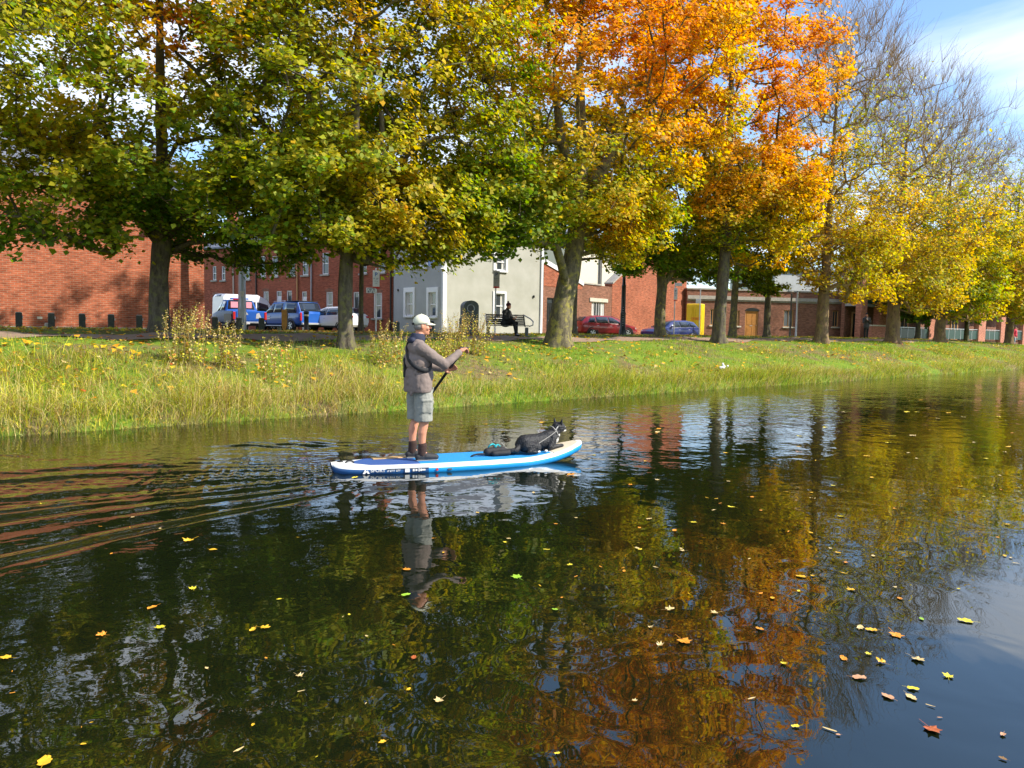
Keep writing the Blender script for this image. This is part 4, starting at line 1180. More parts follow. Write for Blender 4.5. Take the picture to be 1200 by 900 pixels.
# the half bare trees on the right: bare twigs above, yellow leaves below
def bare_above(z0, z1): return lambda p: smooth(z0, z1, p[:, 2]+0.8*lownoise(p, 31, 0.8))
b9 = at(962, 5.2)
make_tree('half bare tree with yellow lower leaves right of the orange maple', b9,
  [(0, 0, -0.3, 0.44), (0, 0, 0.4, 0.40), (0.05, 0, 1.6, 0.36), (0.1, 0, 2.8, 0.33), (0.2, 0, 5, 0.22), (0.3, 0, 9, 0.13), (0.5, 0, 14, 0.04)],
  [(0.8, -0.2, 9.0, 4.4, 4.2, 6.0, 1.0, 3.2), (1.6, -0.6, 4.0, 3.4, 2.4, 2.3, 0.42, 1.6), (0.9, 0, 13.5, 3.2, 3.2, 3.6, 0.4)],
  760, 13500, lambda P, q, b: pal_yellow(P, q, b, -0.06), 109, size=0.16, fork=2.4, droop=0.5, up=0.4, tw=5, twl=0.75, simple=True, bark='bark_pale',
  bare=bare_above(5.0, 12.0), hollow=0.2)
b10 = at(1045, 5.2)
make_tree('half bare tree with bright yellow leaves low over the balconies', b10,
  [(0, 0, -0.3, 0.52), (0, 0, 0.4, 0.47), (0, 0, 1.6, 0.43), (0.0, 0, 2.8, 0.40), (0.1, 0, 4.5, 0.26), (0.3, 0, 8, 0.15), (0.6, 0, 13, 0.04)],
  [(0.8, -0.2, 8.3, 5.2, 4.6, 5.4, 1.0, 3.0), (1.0, -0.6, 3.8, 4.2, 2.8, 2.3, 0.5, 1.3), (0.8, 0, 12.8, 4.2, 3.6, 3.6, 0.34), (1.6, -1.0, 2.9, 2.6, 1.8, 1.0, 0.08, 1.0)],
  800, 15500, lambda P, q, b: pal_yellow(P, q, b, -0.03), 110, size=0.17, fork=2.4, droop=0.6, up=0.4, tw=5, twl=0.8, simple=True, bark='bark_pale',
  bare=bare_above(4.6, 11.0), hollow=0.2)
b11 = at(1101, 6.0)
make_tree('broad dark based tree with olive leaves and bare top twigs', b11,
  [(0, 0, -0.3, 0.50), (0, 0, 0.4, 0.42), (0, 0, 1.6, 0.36), (0.0, 0, 2.8, 0.32), (0.1, 0, 6, 0.2), (0.3, 0, 12, 0.04)],
  [(0.6, 0, 7.8, 5.4, 4.6, 4.6, 1.0, 3.0), (1.0, -0.6, 3.6, 4.2, 2.8, 2.1, 0.4, 1.1), (1.8, 0, 12.6, 4.4, 4.0, 3.8, 0.36), (1.5, -1.2, 2.5, 3.2, 2.0, 1.2, 0.12, 0.7)],
  620, 17000, lambda P, q, b: pal_yellow(P, q, b, -0.22), 111, size=0.2, fork=2.4, droop=0.6, up=0.4, tw=4, twl=0.9, simple=True, bark='bark_pale',
  bare=bare_above(5.2, 11.0), hollow=0.2)
b12 = at(1182, 5.6)
make_tree('far tree with brownish leaves and thin bare top at the right edge', b12,
  [(0, 0, -0.3, 0.42), (0, 0, 0.4, 0.37), (0, 0, 2, 0.33), (0.1, 0, 6, 0.2), (0.3, 0, 13, 0.04)],
  [(0.2, 0, 9.4, 6.4, 5.4, 6.2, 1.0, 3.4), (0.5, -0.8, 4.4, 4.8, 3.4, 2.2, 0.34, 1.6), (-2.5, -1.2, 2.7, 3.2, 2.0, 1.2, 0.12, 0.8)],
  680, 18000, lambda P, q, b: pal_yellow(P, q, b, -0.1), 113, size=0.24, fork=2.4, droop=0.6, up=0.35, tw=4, twl=1.0, simple=True, bark='bark_pale',
  bare=bare_above(8.0, 11.5), hollow=0.2)
for i, (px, v, h, r, lab, bias) in enumerate([(1132, 11.5, 10.5, 4.6, 'dense dark green tree behind the yellow trees on the right', -0.35), (1215, 17, 12, 5.5, 'dense green tree at the right edge beyond the far path', -0.28),
                                              (1075, 13.0, 8.0, 3.4, 'green tree in front of the apartment balconies', -0.2), (1290, 12.0, 13, 6.0, 'large green tree closing the view along the canal', -0.15)]):
    bb = at(px, v)
    make_tree(lab, bb, [(0, 0, -0.3, 0.3), (0, 0, 0.5, 0.26), (0, 0, 3, 0.2), (0, 0, h*0.8, 0.04)],
      [(0, 0, h*0.58, r, r, h*0.44, 1.0, 1.6)], 230, 11000, lambda P, q, b, bias=bias: pal_green(P, q, b, bias, 0.03), 120+i, size=0.3, fork=1.6, simple=True, twl=0.8, group='trees beyond the bank')
b0 = at(-215, 5.0)
make_tree('yellow green tree reaching into the picture from the left edge', b0,
  [(0, 0, -0.3, 0.36), (0, 0, 0.4, 0.33), (0, 0, 2, 0.3), (0.1, 0, 4, 0.24), (0.2, 0, 8, 0.13), (0.3, 0, 12, 0.04)],
  [(0.2, 0, 8.8, 5.4, 5.2, 5.2, 1.0, 4.4)], 620, 34000, lambda P, q, b: pal_green(P, q, b, 0.05, 0.02), 130, size=0.15, fork=3.0, droop=0.4)
# ================================================================== STREET THINGS
def curve_to_mesh(o):
    dg = bpy.context.evaluated_depsgraph_get(); dg.update()
    me = bpy.data.meshes.new_from_object(o.evaluated_get(dg)); n = o.name; p = o.parent; mb = o.matrix_local.copy()
    cu = o.data; bpy.data.objects.remove(o); bpy.data.curves.remove(cu)
    q = bpy.data.objects.new(n, me); col.objects.link(q); q.parent = p; q.matrix_local = mb
    return q
def lettering(body, size, m, parent, loc, rot=(math.pi/2, 0, 0), bold=False, align='CENTER', sx=1.0):
    o = text_mesh('lettering', body, size, m, parent, loc, rot, bold, align)
    o.scale = (sx, 1, 1)
    return curve_to_mesh(o)
for o in [o for o in bpy.data.objects if o.type == 'FONT']: curve_to_mesh(o)

CAMRZ = -HEAD                                        # rotation whose local -y looks back at the camera
def face_cam(p): return math.atan2(p[1]-CAM[1], p[0]-CAM[0]) - math.pi/2

# --- low timber bollards
BV = 18.3
def bollard(p, label, h=0.62, w=0.21, first=None):
    if first: 
        r = copy_tree(first); r.location = Vector(p); r['label'] = label; return r
    r = empty('bollard', p, face_cam(p)); tag(r, label, 'bollard', 'low dark bollards along the verge')
    MB().box((0, 0, h/2-0.05), (w, w, h+0.1), bev=0.02).build('post', M['bollard'], r)
    MB().box((0, 0, h+0.012), (w-0.03, w-0.03, 0.03), bev=0.01).build('cap', M['stone'], r)
    MB().box((w/2+0.012, -0.02, h*0.74), (0.025, 0.09, 0.10), bev=0.005).build('reflector', M['sign_white'], r)
    return r
bl = [(22.5, 'leftmost low dark bollard in front of the blank brick wall'), (60.5, 'low dark bollard with a white stone beside its foot, second from the left'),
      (96.5, 'low dark bollard third from the left before the brick wall'), (130.5, 'low dark bollard fourth from the left before the brick wall'),
      (163.5, 'low dark bollard just left of the maple trunk'), (196, 'low dark bollard half hidden by the right edge of the maple trunk'),
      (223.5, 'low dark bollard near the street end of the brick wall'), (252, 'low dark bollard in front of the pickup front wheel'),
      (280, 'low dark bollard touching the left side of the grey lamp post'), (306.5, 'low dark bollard in front of the nose of the blue estate car')]
bf = None
for px, lab in bl:
    p = at(px, BV); p[2] = float(gz(p[0], p[1]))
    o = bollard(p, lab, first=bf); bf = bf or o
st = at(55.5, BV+0.2)
MB().box((0, 0, 0.14), (0.16, 0.12, 0.30), bev=0.03).build('marker_stone', M['stone_light'], None, st)
tag(bpy.data.objects['marker_stone'], 'small pale stone leaning by the second bollard from the left', 'stone')
for px, h, v, lab in [(465, 0.56, 18.0, 'square dark post in front of the left grey house window'), (505.5, 0.60, 17.6, 'square dark post behind the cap of the paddler'), (541.5, 0.64, 12.6, 'square dark post tight against the left side of the litter bin')]:
    p = at(px, v); r = empty('post', p, face_cam(p)); tag(r, lab, 'post', 'square dark posts before the grey house')
    MB().box((0, 0, h/2-0.05), (0.27, 0.2, h+0.1), bev=0.02).build('shaft', M['dark_metal'], r)
    MB().box((0, 0, h+0.012), (0.24, 0.17, 0.03), bev=0.01).build('cap', M['black_paint'], r)
p = at(359, BV-0.3); r = empty('round_bollard', p); tag(r, 'round black bollard with a pale band in front of the blue estate car', 'bollard')
MB().lathe([(0.13, -0.1), (0.13, 0.12), (0.105, 0.16), (0.105, 0.86), (0.13, 0.88), (0.13, 0.91), (0.09, 0.97), (0.02, 1.0)], 16).build('shaft', M['black_paint'], r)
MB().lathe([(0.114, 0.74), (0.114, 0.82)], 16).build('band', M['stone_light'], r)
# ochre plank sign seen from the side, pointed at its foot
p = at(333.5, BV-0.6); r = empty('plank_sign', p, face_cam(p)-0.35); tag(r, 'tall ochre plank with a pointed foot before the blue estate car', 'sign')
b = MB(); b.prism([(-0.11, 0.25), (0.0, 0.0), (0.11, 0.25), (0.11, 0.98), (-0.11, 0.98)], -0.06, 0.0); b.build('board', M['ochre'], r)
b = MB(); b.box((0.075, 0.055, 0.46), (0.09, 0.10, 1.0)); b.build('backing_post', M['wood_grey'], r)
# grey lamp post
p = at(284, BV+0.3); r = empty('lamp_post', p, face_cam(p)); tag(r, 'grey steel lamp post standing in front of the blue pickup', 'lamp post')
MB().lathe([(0.17, -0.1), (0.17, 1.3), (0.155, 1.36), (0.15, 4.5), (0.10, 7.6)], 18).build('pole', M['grey_metal'], r)
b = MB(); b.tube([(0, 0, 7.55), (0, -0.3, 7.95), (0, -1.2, 8.1)], 0.05, 8); b.build('arm', M['grey_metal'], r)
b = MB(); b.box((0, -1.5, 8.08), (0.28, 0.7, 0.14), bev=0.05); b.build('lamp_head', M['grey_metal'], r)
MB().box((0, -0.175, 0.75), (0.16, 0.02, 0.55), bev=0.006).build('access_door', M['grey_metal'], r)
b = MB()
for z, w in ((1.72, 0.10), (1.60, 0.07)): b.prism([(-w, z-0.05), (w*0.8, z-0.06), (w, z+0.05), (-w*0.7, z+0.06)], -0.166, -0.150)
b.build('sticker', M['stone_light'], r)
# black lamp post with a fluted base
p = at(729.5, 13.0); r = empty('lamp_post', p, face_cam(p)); tag(r, 'black cast iron lamp post in front of the red car', 'lamp post')
MB().lathe([(0.20, -0.1), (0.20, 0.25), (0.15, 0.32), (0.14, 1.1), (0.155, 1.15), (0.12, 1.22), (0.11, 2.55), (0.13, 2.6), (0.09, 2.66), (0.065, 5.2), (0.05, 5.6)], 14).build('pole', M['black_paint'], r)
b = MB(); b.lathe([(0.05, 5.6), (0.24, 5.75), (0.26, 6.1), (0.17, 6.35), (0.03, 6.5)], 12); b.build('lantern', M['glass'], r)
b = MB()
for k in range(9): b.box((0.0, -0.15, 0.5+0.12*k), (0.05, 0.01, 0.03))
b.build('flaking_paint', M['grey_metal'], r)

# --- signs on poles
def pole_sign(px, v, label, plates, h, rzo=0.0, dark=False):
    p = at(px, v); r = empty('road_sign', p, face_cam(p)+rzo); tag(r, label, 'sign')
    MB().tube([(0, 0.03, -0.1), (0, 0.03, h)], 0.036, 10).build('pole', M['pale_metal'], r)
    for (cx, z, w, hh, m, lines) in plates:
        pl = MB().box((cx, -0.015, z), (w, 0.02, hh), bev=0.006).build('plate', M[m], r)
        for (t, s, dz, mm, sx) in lines:
            if t == 'P': lettering(t, s, M[mm], pl, (cx, -0.028, z+dz), bold=True, sx=sx)
            else: print_line(pl, cx-s*1.15, cx+s*1.15, -0.027, z+dz, s*0.7, M[mm], int(px+dz*100))
    return r
def hgt(px, v, py):
    p = at(px, v); return z_at(p, py)-p[2]
v = 16.5
h = lambda py: hgt(440, v, py)
s = pole_sign(440.5, v, 'tall parking sign on a thin pole with a small arrow plate beside it', [
    (0.0, (h(317)+h(336))/2, 0.30, h(317)-h(336), 'sign_white', [('P', 0.24, 0.18, 'sign_blue', 1), ('PAY', 0.10, 0.0, 'ink', 1), ('MON-SAT', 0.065, -0.12, 'ink', 1), ('07.00-19.00', 0.05, -0.22, 'ink', 1)]),
    (0.0, h(337.2), 0.30, 0.09, 'sign_red', []),
    (-0.22, (h(337.5)+h(343.5))/2+0.0, 0.44, 0.24, 'sign_white', [('a', 0.14, 0.05, 'ink', 1), ('b', 0.14, -0.055, 'ink', 1)])], h(314))
v = 11.5
h = lambda py: hgt(580, v, py)
pole_sign(580, v, 'grey backed parking sign on a pole behind the bench', [
    (0.03, (h(317.5)+h(335.5))/2, 0.27, h(317.5)-h(335.5), 'sign_grey', [('P', 0.22, 0.17, 'ink', 1), ('PAY', 0.09, 0.0, 'ink', 1), ('AND', 0.06, -0.1, 'ink', 1), ('DISPLAY', 0.055, -0.18, 'ink', 1)]),
    (0.03, h(336.6), 0.27, 0.075, 'sign_red', [])], h(316))
v = 16.5
h = lambda py: hgt(790, v, py)
pole_sign(789.5, v, 'white parking sign on a pole before the red brick wall and blue car', [
    (0.04, (h(337.5)+h(351))/2, 0.22, h(337.5)-h(351), 'sign_white', [('P', 0.18, 0.17, 'ink', 1), ('PAY', 0.08, 0.0, 'ink', 1), ('HERE', 0.06, -0.12, 'ink', 1)]),
    (0.04, h(352), 0.22, 0.06, 'sign_red', []),
    (0.22, h(333.5), 0.42, 0.20, 'sign_white', [])], h(331))
v = 17.5
h = lambda py: hgt(819, v, py)
pole_sign(819, v, 'pole with a small square white plate in front of the yellow container', [
    (-0.12, h(353), 0.34, 0.30, 'sign_white', [])], h(338))
for px, m_, vv, py, lab in ((925.5, 'wood_grey', 11.0, 345, 'thin grey brown pole left of its paler twin before the orange window'), (932.5, 'pale_metal', 11.4, 342, 'thin pale steel pole right of its darker twin before the brick wall')):
    p = at(px, vv); r = empty('pole', p); tag(r, lab, 'pole')
    hh = hgt(px, vv, py)
    MB().lathe([(0.07, -0.1), (0.07, 0.3), (0.055, 0.34), (0.05, hh)], 10).build('shaft', M[m_], r)
    MB().lathe([(0.055, hh), (0.055, hh+0.03), (0.02, hh+0.05)], 10).build('cap', M['dark_metal'], r)

# --- yellow container with an orange printed notice
p = at_depth(812, 57); r = empty('yellow_container', p, face_cam(p)-0.25); tag(r, 'tall bright yellow steel container beside the dark blue car', 'container')
w_, h_, d_ = 1.15, 2.55, 1.1
MB().box((0, d_/2, h_/2), (w_, d_, h_), bev=0.05).build('body', M['yellow_paint'], r)
for sx in (-1, 1): MB().box((sx*w_*0.245, -0.012, h_/2), (w_*0.46, 0.03, h_-0.2), bev=0.01).build('door', M['yellow_paint'], r)
pl = MB().box((0.12, -0.034, h_*0.55), (0.62, 0.012, 0.24)).build('notice', M['orange_print'], r)
print_line(pl, -0.12, 0.36, -0.041, h_*0.55, 0.09, M['ochre'], 9)
b = MB()
for sx in (-0.12, 0.12): b.tube([(sx, -0.04, 0.3), (sx, -0.04, h_-0.3)], 0.018, 6)
b.build('lock_bar', M['yellow_paint'], r)

# --- big litter bin
p = at(550, 9.2); r = empty('litter_bin', p, face_cam(p)+0.25); tag(r, 'tall dark green litter bin with a round opening and domed top', 'litter bin')
HB_ = hgt(550, 9.2, 352.3); wb_ = 0.58
pr = [(-wb_/2, 0.06), (wb_/2, 0.06), (wb_/2, HB_-0.22)] + [(wb_/2*math.cos(a), HB_-0.22+0.22*math.sin(a)) for a in np.linspace(0.2, math.pi-0.2, 9)] + [(-wb_/2, HB_-0.22)]
MB().prism(pr, -0.26, 0.30).build('body', M['dark_metal'], r)
MB().box((0, 0.02, 0.03), (wb_+0.05, 0.62, 0.10)).build('base', M['black_paint'], r)
b = MB(); ring = [(-0.03+0.135*math.cos(t), -0.27, HB_-0.30+0.135*math.sin(t)) for t in np.linspace(0, 2*math.pi, 21)]
b.tube(ring, 0.022, 6); b.build('rim', M['grey_metal'], r)
MB().lathe([(0.12, -0.0), (0.12, 0.008)], 20, M=Matrix.Translation((-0.03, -0.262, HB_-0.30)) @ Matrix.Rotation(math.pi/2, 4, 'X')).build('opening', M['black_paint'], r)
MB().box((0, -0.268, 0.45), (wb_-0.1, 0.016, 0.72), bev=0.006).build('door', M['dark_metal'], r)
MB().ball((0.2, -0.285, 0.5), 0.025, 8).build('lock', M['grey_metal'], r)

# --- bench
p = at(595, 9.0); r = empty('bench', p, face_cam(p)+0.30); tag(r, 'dark slatted bench with steel arms in front of the grey house', 'bench')
BW = 1.62
for k in range(5):
    MB().box((0, -0.20+0.105*k, 0.43), (BW, 0.085, 0.035), bev=0.008).build('seat_slat', M['wood_grey'], r)
for k in range(5):
    MB().box((0, 0.30+0.032*k, 0.50+0.085*k), (BW, 0.03, 0.07), bev=0.008).build('back_slat', M['wood_grey'], r)
for sx in (-1, 1):
    x = sx*(BW/2-0.02)
    b = MB()
    b.prism([(-0.20, 0.0), (0.30, 0.0), (0.26, 0.09), (0.09, 0.10), (0.09, 0.40), (-0.05, 0.40), (-0.05, 0.10), (-0.2, 0.09)], -0.05, 0.05, axis='x', M=Matrix.Translation((x, 0.02, -0.03)))
    b.build('leg', M['dark_metal'], r)
    b = MB(); b.tube([(x, 0.44, 0.86), (x+sx*0.06, 0.28, 0.80), (x+sx*0.12, 0.0, 0.72), (x+sx*0.16, -0.26, 0.60), (x+sx*0.12, -0.36, 0.46), (x, -0.26, 0.41)], 0.024, 8); b.build('armrest', M['grey_metal'], r)
    b = MB(); b.tube([(x, 0.24, 0.40), (x, 0.32, 0.55), (x, 0.46, 0.88)], 0.028, 6); b.build('back_support', M['dark_metal'], r)
BENCH = r

# --- white litter bag on the bank
p = at(847.5, 0.75)
b = MB(); q_ = np.random.default_rng(3)
for k in range(7): b.ball(q_.normal(0, 0.04, 3)+np.array([0, 0, 0.30]), q_.uniform(0.03, 0.06, 3), 8)
o = b.build('litter_bag', M['sign_white'], None, p); remesh(o, 0.02, 2)
tag(o, 'crumpled white plastic bag caught in the long bank grass', 'bag')

# --- cars -------------------------------------------------------------
CM = {}
def paint(k, c, rough=0.3): CM[k] = mat('paint_'+k, c, rough, coat=0.7, spec=0.5); return CM[k]
paint('blue', (0.015, 0.10, 0.42)); CM['pickup'] = mat('paint_pickup', (0.012, 0.085, 0.38), 0.45, spec=0.25); paint('white', (0.72, 0.72, 0.76)); paint('red', (0.33, 0.012, 0.018)); paint('navy', (0.02, 0.035, 0.18))
M['tyre'] = mat('tyre', (0.012, 0.012, 0.012), 0.85); M['rim'] = mat('rim', (0.45, 0.46, 0.48), 0.3, metal=0.8)
M['trim_black'] = mat('trim_black', (0.012, 0.012, 0.014), 0.5); M['car_glass'] = mat('car_glass', (0.02, 0.03, 0.045), 0.04, spec=0.9)
M['tail_red'] = mat('tail_red', (0.45, 0.01, 0.01), 0.2); M['head_lamp'] = mat('head_lamp', (0.65, 0.68, 0.7), 0.1, metal=0.3)
M['pink_print'] = mat('pink_print', (0.75, 0.28, 0.32), 0.6)
def car(name, label, cat, p, heading, L, Wd, stations, wheels, wr, pm, glass_side, front_glass, rear_glass, extra=None, lower=None):
    """stations: (x from rear, z_low, z_belt, z_top, half_low, half_belt, half_top); heading: yaw of the nose (+x)"""
    r = empty(name, p, heading); tag(r, label, cat, 'parked cars')
    S = np.array(stations, float); S[:, 0] -= L/2
    xs = np.unique(np.concatenate([S[:, 0], np.linspace(S[0, 0], S[-1, 0], 34)]))
    I = lambda x: [np.interp(x, S[:, 0], S[:, k]) for k in range(1, 7)]
    V, F = [], []
    for x in xs:
        zl, zb, zt, hl, hb, ht = I(x)
        crown = 0.035 if zt > zb+0.05 else 0.02
        zt = max(zt, zb+0.005)
        ring = [(0, zl), (hl*0.86, zl), (hl, zl+0.10), (hl*0.5+hb*0.5+0.02, (zl+zb)*0.5), (hb, zb-0.05), (hb*0.985, zb), (ht+(hb-ht)*0.06, zt-0.05 if zt > zb+0.1 else zb+0.002), (ht*0.93, zt+0.004), (0, zt+crown)]
        full = [(x, -a, z) for a, z in ring] + [(x, a, z) for a, z in ring[-2:0:-1]]
        V.append(full)
    n = len(V[0]); VV = [q for rr_ in V for q in rr_]
    F = [[i*n+k, i*n+(k+1) % n, (i+1)*n+(k+1) % n, (i+1)*n+k] for i in range(len(xs)-1) for k in range(n)]
    F += [list(range(n))[::-1], [len(VV)-n+k for k in range(n)]]
    b = MB(); b.add(VV, F, 0, None, True)
    body = b.build('body', pm, r)
    sm_ = body.modifiers.new('edges', 'EDGE_SPLIT'); sm_.split_angle = R(35)
    def side_pt(x, t, s, out=0.012):
        zl, zb, zt, hl, hb, ht = I(x)
        z0, z1 = zb+0.01, zt-0.06; y0, y1 = hb*0.985, ht+(hb-ht)*0.06
        return (x, s*(y0+(y1-y0)*t+out), z0+(z1-z0)*t)
    for (xa, xb, ta, tb, sa, sb) in glass_side:       # rear x, front x, low t, high t, slants of rear and front edge at the top
        xa -= L/2; xb -= L/2
        for s in (-1, 1):
            g = MB(); nn = 5; vs = []
            for k in range(nn+1):
                for t in (ta, tb):
                    a0, b0 = (xa, xb) if t == ta else (xa+sa, xb+sb)
                    vs.append(side_pt(a0+(b0-a0)*k/nn, t, s))
            g.add(vs, [[2*k, 2*k+2, 2*k+3, 2*k+1] for k in range(nn)], 0, None, True)
            o = g.build('side_window', M['car_glass'], r); so = o.modifiers.new('thick', 'SOLIDIFY'); so.thickness = 0.01; so.offset = 0
    for nm, (xa, xb, f0, f1) in (('windscreen', front_glass), ('rear_window', rear_glass)):
        xa -= L/2; xb -= L/2
        g = MB(); vs = []; nn = 4
        for k in range(nn+1):
            x = xa+(xb-xa)*k/nn; zl, zb, zt, hl, hb, ht = I(x)
            for j in range(5):
                yy = (-1+2*j/4); 
                vs.append((x+(0.012 if nm == 'windscreen' else -0.012), yy*ht*(f0+(f1-f0)*k/nn), max(zt, zb)+0.022+0.012*(1-yy*yy)))
        g.add(vs, [[k*5+j, k*5+j+1, (k+1)*5+j+1, (k+1)*5+j] for k in range(nn) for j in range(4)], 0, None, True)
        o = g.build(nm, M['car_glass'], r); so = o.modifiers.new('thick', 'SOLIDIFY'); so.thickness = 0.012; so.offset = 0
    for x in wheels:
        x -= L/2
        for s in (-1, 1):
            T_ = Matrix.Translation((x, s*(Wd/2-0.10), wr)) @ Matrix.Rotation(-s*math.pi/2, 4, 'X')
            w = MB().lathe([(wr*0.62, -0.10), (wr*0.95, -0.10), (wr, -0.06), (wr, 0.06), (wr*0.95, 0.105), (wr*0.66, 0.112)], 20, M=T_).build('wheel', M['tyre'], r)
            rm = MB().lathe([(wr*0.64, 0.085), (wr*0.60, 0.118), (wr*0.52, 0.105), (wr*0.2, 0.11), (wr*0.05, 0.12)], 20, M=T_)
            for k in range(5):
                a = 2*math.pi*k/5
                rm.box((wr*0.34*math.cos(a), wr*0.34*math.sin(a), 0.117), (wr*0.5, 0.07, 0.02), M=T_, rz=a)
            rm.build('rim', M['rim'], w)
            ar = MB(); n_ = 14
            ring = [((wr+0.015)*math.cos(t), (wr+0.015)*math.sin(t)) for t in np.linspace(-0.15, math.pi+0.15, n_)]
            out_ = [((wr+0.085)*math.cos(t), (wr+0.085)*math.sin(t)) for t in np.linspace(math.pi+0.15, -0.15, n_)]
            ar.prism([(x+a, wr+c) for a, c in ring+out_], s*(Wd/2-0.10), s*(Wd/2+0.012), axis='y')
            ar.build('wheel_arch', M['trim_black'], w)
    if lower:
        for s in (-1, 1): MB().box(((wheels[0]+wheels[1])/2-L/2, s*(Wd/2-0.02), lower), (wheels[1]-wheels[0]-2*wr-0.15, 0.05, 0.13), bev=0.02).build('sill_trim', M['trim_black'], r)
    return r, body, I
def box_part(r, name, c, d, m, bev=0.02, rz=0): return MB().box(c, d, bev=bev, rz=rz).build(name, m, r)
def head_px(p, dx, dd):                                # yaw for a nose pointing dx to the picture's right and dd away from the camera
    d = R0*dx+F0*dd; return math.atan2(d[1], d[0])
rd = 1.37
# blue pickup, seen from behind
p = at_depth(279, 42.5); p[2] = rd
L, W = 5.2, 1.85
r, body, I = car('pickup_truck', 'blue pickup truck seen from behind with pink panels in its rear window', 'pickup truck', p, head_px(p, -0.56, 0.83), L, W,
   [(0, 0.50, 1.05, 1.05, 0.80, 0.88, 0.86), (0.12, 0.45, 1.12, 1.12, 0.86, 0.92, 0.88), (1.75, 0.42, 1.14, 1.14, 0.9, 0.92, 0.88), (1.80, 0.42, 1.14, 1.20, 0.9, 0.92, 0.80), (2.05, 0.42, 1.14, 1.74, 0.9, 0.92, 0.70), (3.1, 0.42, 1.12, 1.78, 0.9, 0.92, 0.70), (3.9, 0.42, 1.10, 1.14, 0.9, 0.91, 0.80), (5.0, 0.42, 0.98, 0.99, 0.88, 0.86, 0.78), (5.2, 0.45, 0.80, 0.82, 0.8, 0.76, 0.7)],
   (1.05, 4.25), 0.38, CM['pickup'], [(2.0, 2.85, 0.08, 0.95, 0.16, 0), (2.9, 3.75, 0.08, 0.95, 0, -0.5)], (3.2, 3.85, 0.9, 0.9), (1.81, 2.04, 0.92, 0.9))
box_part(r, 'tailgate', (-L/2-0.012, 0, 0.84), (0.03, 1.46, 0.50), CM['pickup'])
for s in (-1, 1):
    box_part(r, 'tail_light', (-L/2-0.005, s*0.83, 0.86), (0.06, 0.13, 0.42), M['tail_red'])
    box_part(r, 'rear_panel', (-L/2+1.905, s*0.36, 1.47), (0.16, 0.42, 0.36), M['pink_print'], 0.005)
box_part(r, 'bumper', (-L/2-0.04, 0, 0.50), (0.14, 1.6, 0.10), M['pale_metal'])
box_part(r, 'number_plate', (-L/2-0.115, 0.28, 0.46), (0.02, 0.5, 0.11), M['sign_white'], 0.004)
box_part(r, 'underbody', (0.1, 0, 0.42), (4.7, 1.5, 0.22), M['trim_black'])
b = MB()
for (y, z, w, h) in ((0.5, 0.95, 0.22, 0.06), (0.22, 0.99, 0.26, 0.08), (0.36, 0.88, 0.16, 0.05)): b.prism([(y-w/2, z-h), (y+w/2, z-h*0.6), (y+w*0.2, z+h*0.4), (y-w*0.1, z+h)], -L/2-0.034, -L/2-0.028, axis='x')
b.prism([(-0.62, 0.72), (-0.30, 0.72), (-0.34, 0.98), (-0.48, 1.03)], -L/2-0.034, -L/2-0.028, axis='x')
b.build('decal', M['sign_grey'], r)
box_part(r, 'light_bar', (-L/2+2.25, 0, 1.84), (0.18, 1.0, 0.08), M['sign_blue'])
box_part(r, 'brake_light', (-L/2+2.02, 0.1, 1.80), (0.06, 0.6, 0.07), M['tail_red'])
for s in (-1, 1): box_part(r, 'flank_panel', (-L/2+1.0, s*0.925, 0.72), (1.7, 0.03, 0.5), M['trim_black'])
# blue estate car / canopy pickup, side and rear
p = at_depth(338, 47.0); p[2] = rd
L, W = 4.9, 1.86
r, body, I = car('estate_car', 'blue high backed car with a dark rear canopy and white side emblem', 'car', p, head_px(p, -0.80, 0.62), L, W,
   [(0, 0.50, 1.08, 1.09, 0.82, 0.86, 0.80), (0.10, 0.42, 1.12, 1.20, 0.88, 0.92, 0.80), (0.42, 0.40, 1.12, 1.80, 0.9, 0.93, 0.76), (1.75, 0.40, 1.12, 1.86, 0.9, 0.93, 0.76), (1.9, 0.40, 1.12, 1.84, 0.9, 0.93, 0.74), (3.0, 0.40, 1.10, 1.80, 0.9, 0.92, 0.72), (3.85, 0.40, 1.06, 1.10, 0.9, 0.91, 0.82), (4.7, 0.42, 0.98, 1.0, 0.88, 0.86, 0.76), (4.9, 0.46, 0.78, 0.80, 0.8, 0.74, 0.68)],
   (0.95, 3.95), 0.37, CM['blue'], [(0.38, 1.62, 0.02, 1.0, 0.12, 0), (1.85, 2.72, 0.08, 0.95, 0, 0), (2.78, 3.7, 0.08, 0.95, 0, -0.55)], (3.1, 3.8, 0.9, 0.92), (0.12, 0.40, 0.93, 0.93))
for s in (-1, 1):
    box_part(r, 'tail_light', (-L/2+0.0, s*0.85, 0.92), (0.08, 0.12, 0.5), M['tail_red'])
    b = MB(); y = s*(W/2+0.006)
    b.prism([(1.15, 0.72), (1.32, 0.92), (1.42, 0.84), (1.52, 0.95), (1.72, 0.72), (1.5, 0.80), (1.36, 0.74)], y-0.004, y+0.012); b.box((0.75, y+0.004, 0.93), (0.3, 0.018, 0.06)); b.box((0.75, y+0.004, 0.78), (0.3, 0.018, 0.06)); b.box((-1.0, y+0.004, 1.02), (0.7, 0.018, 0.14))
    b.build('decal', M['sign_white'], r)
    box_part(r, 'step', (-0.05, s*0.93, 0.36), (2.0, 0.14, 0.06), M['pale_metal'])
box_part(r, 'bumper', (-L/2-0.03, 0, 0.50), (0.14, 1.6, 0.12), M['pale_metal'])
box_part(r, 'underbody', (0.0, 0, 0.40), (4.4, 1.5, 0.22), M['trim_black'])
box_part(r, 'canopy_roof', (-L/2+1.05, 0, 1.875), (1.35, 1.5, 0.05), M['trim_black'])
b = MB()
for s in (-1, 1): b.tube([(-0.6, s*0.66, 1.90), (0.6, s*0.64, 1.87)], 0.02, 6)
b.build('roof_rail', M['pale_metal'], r)
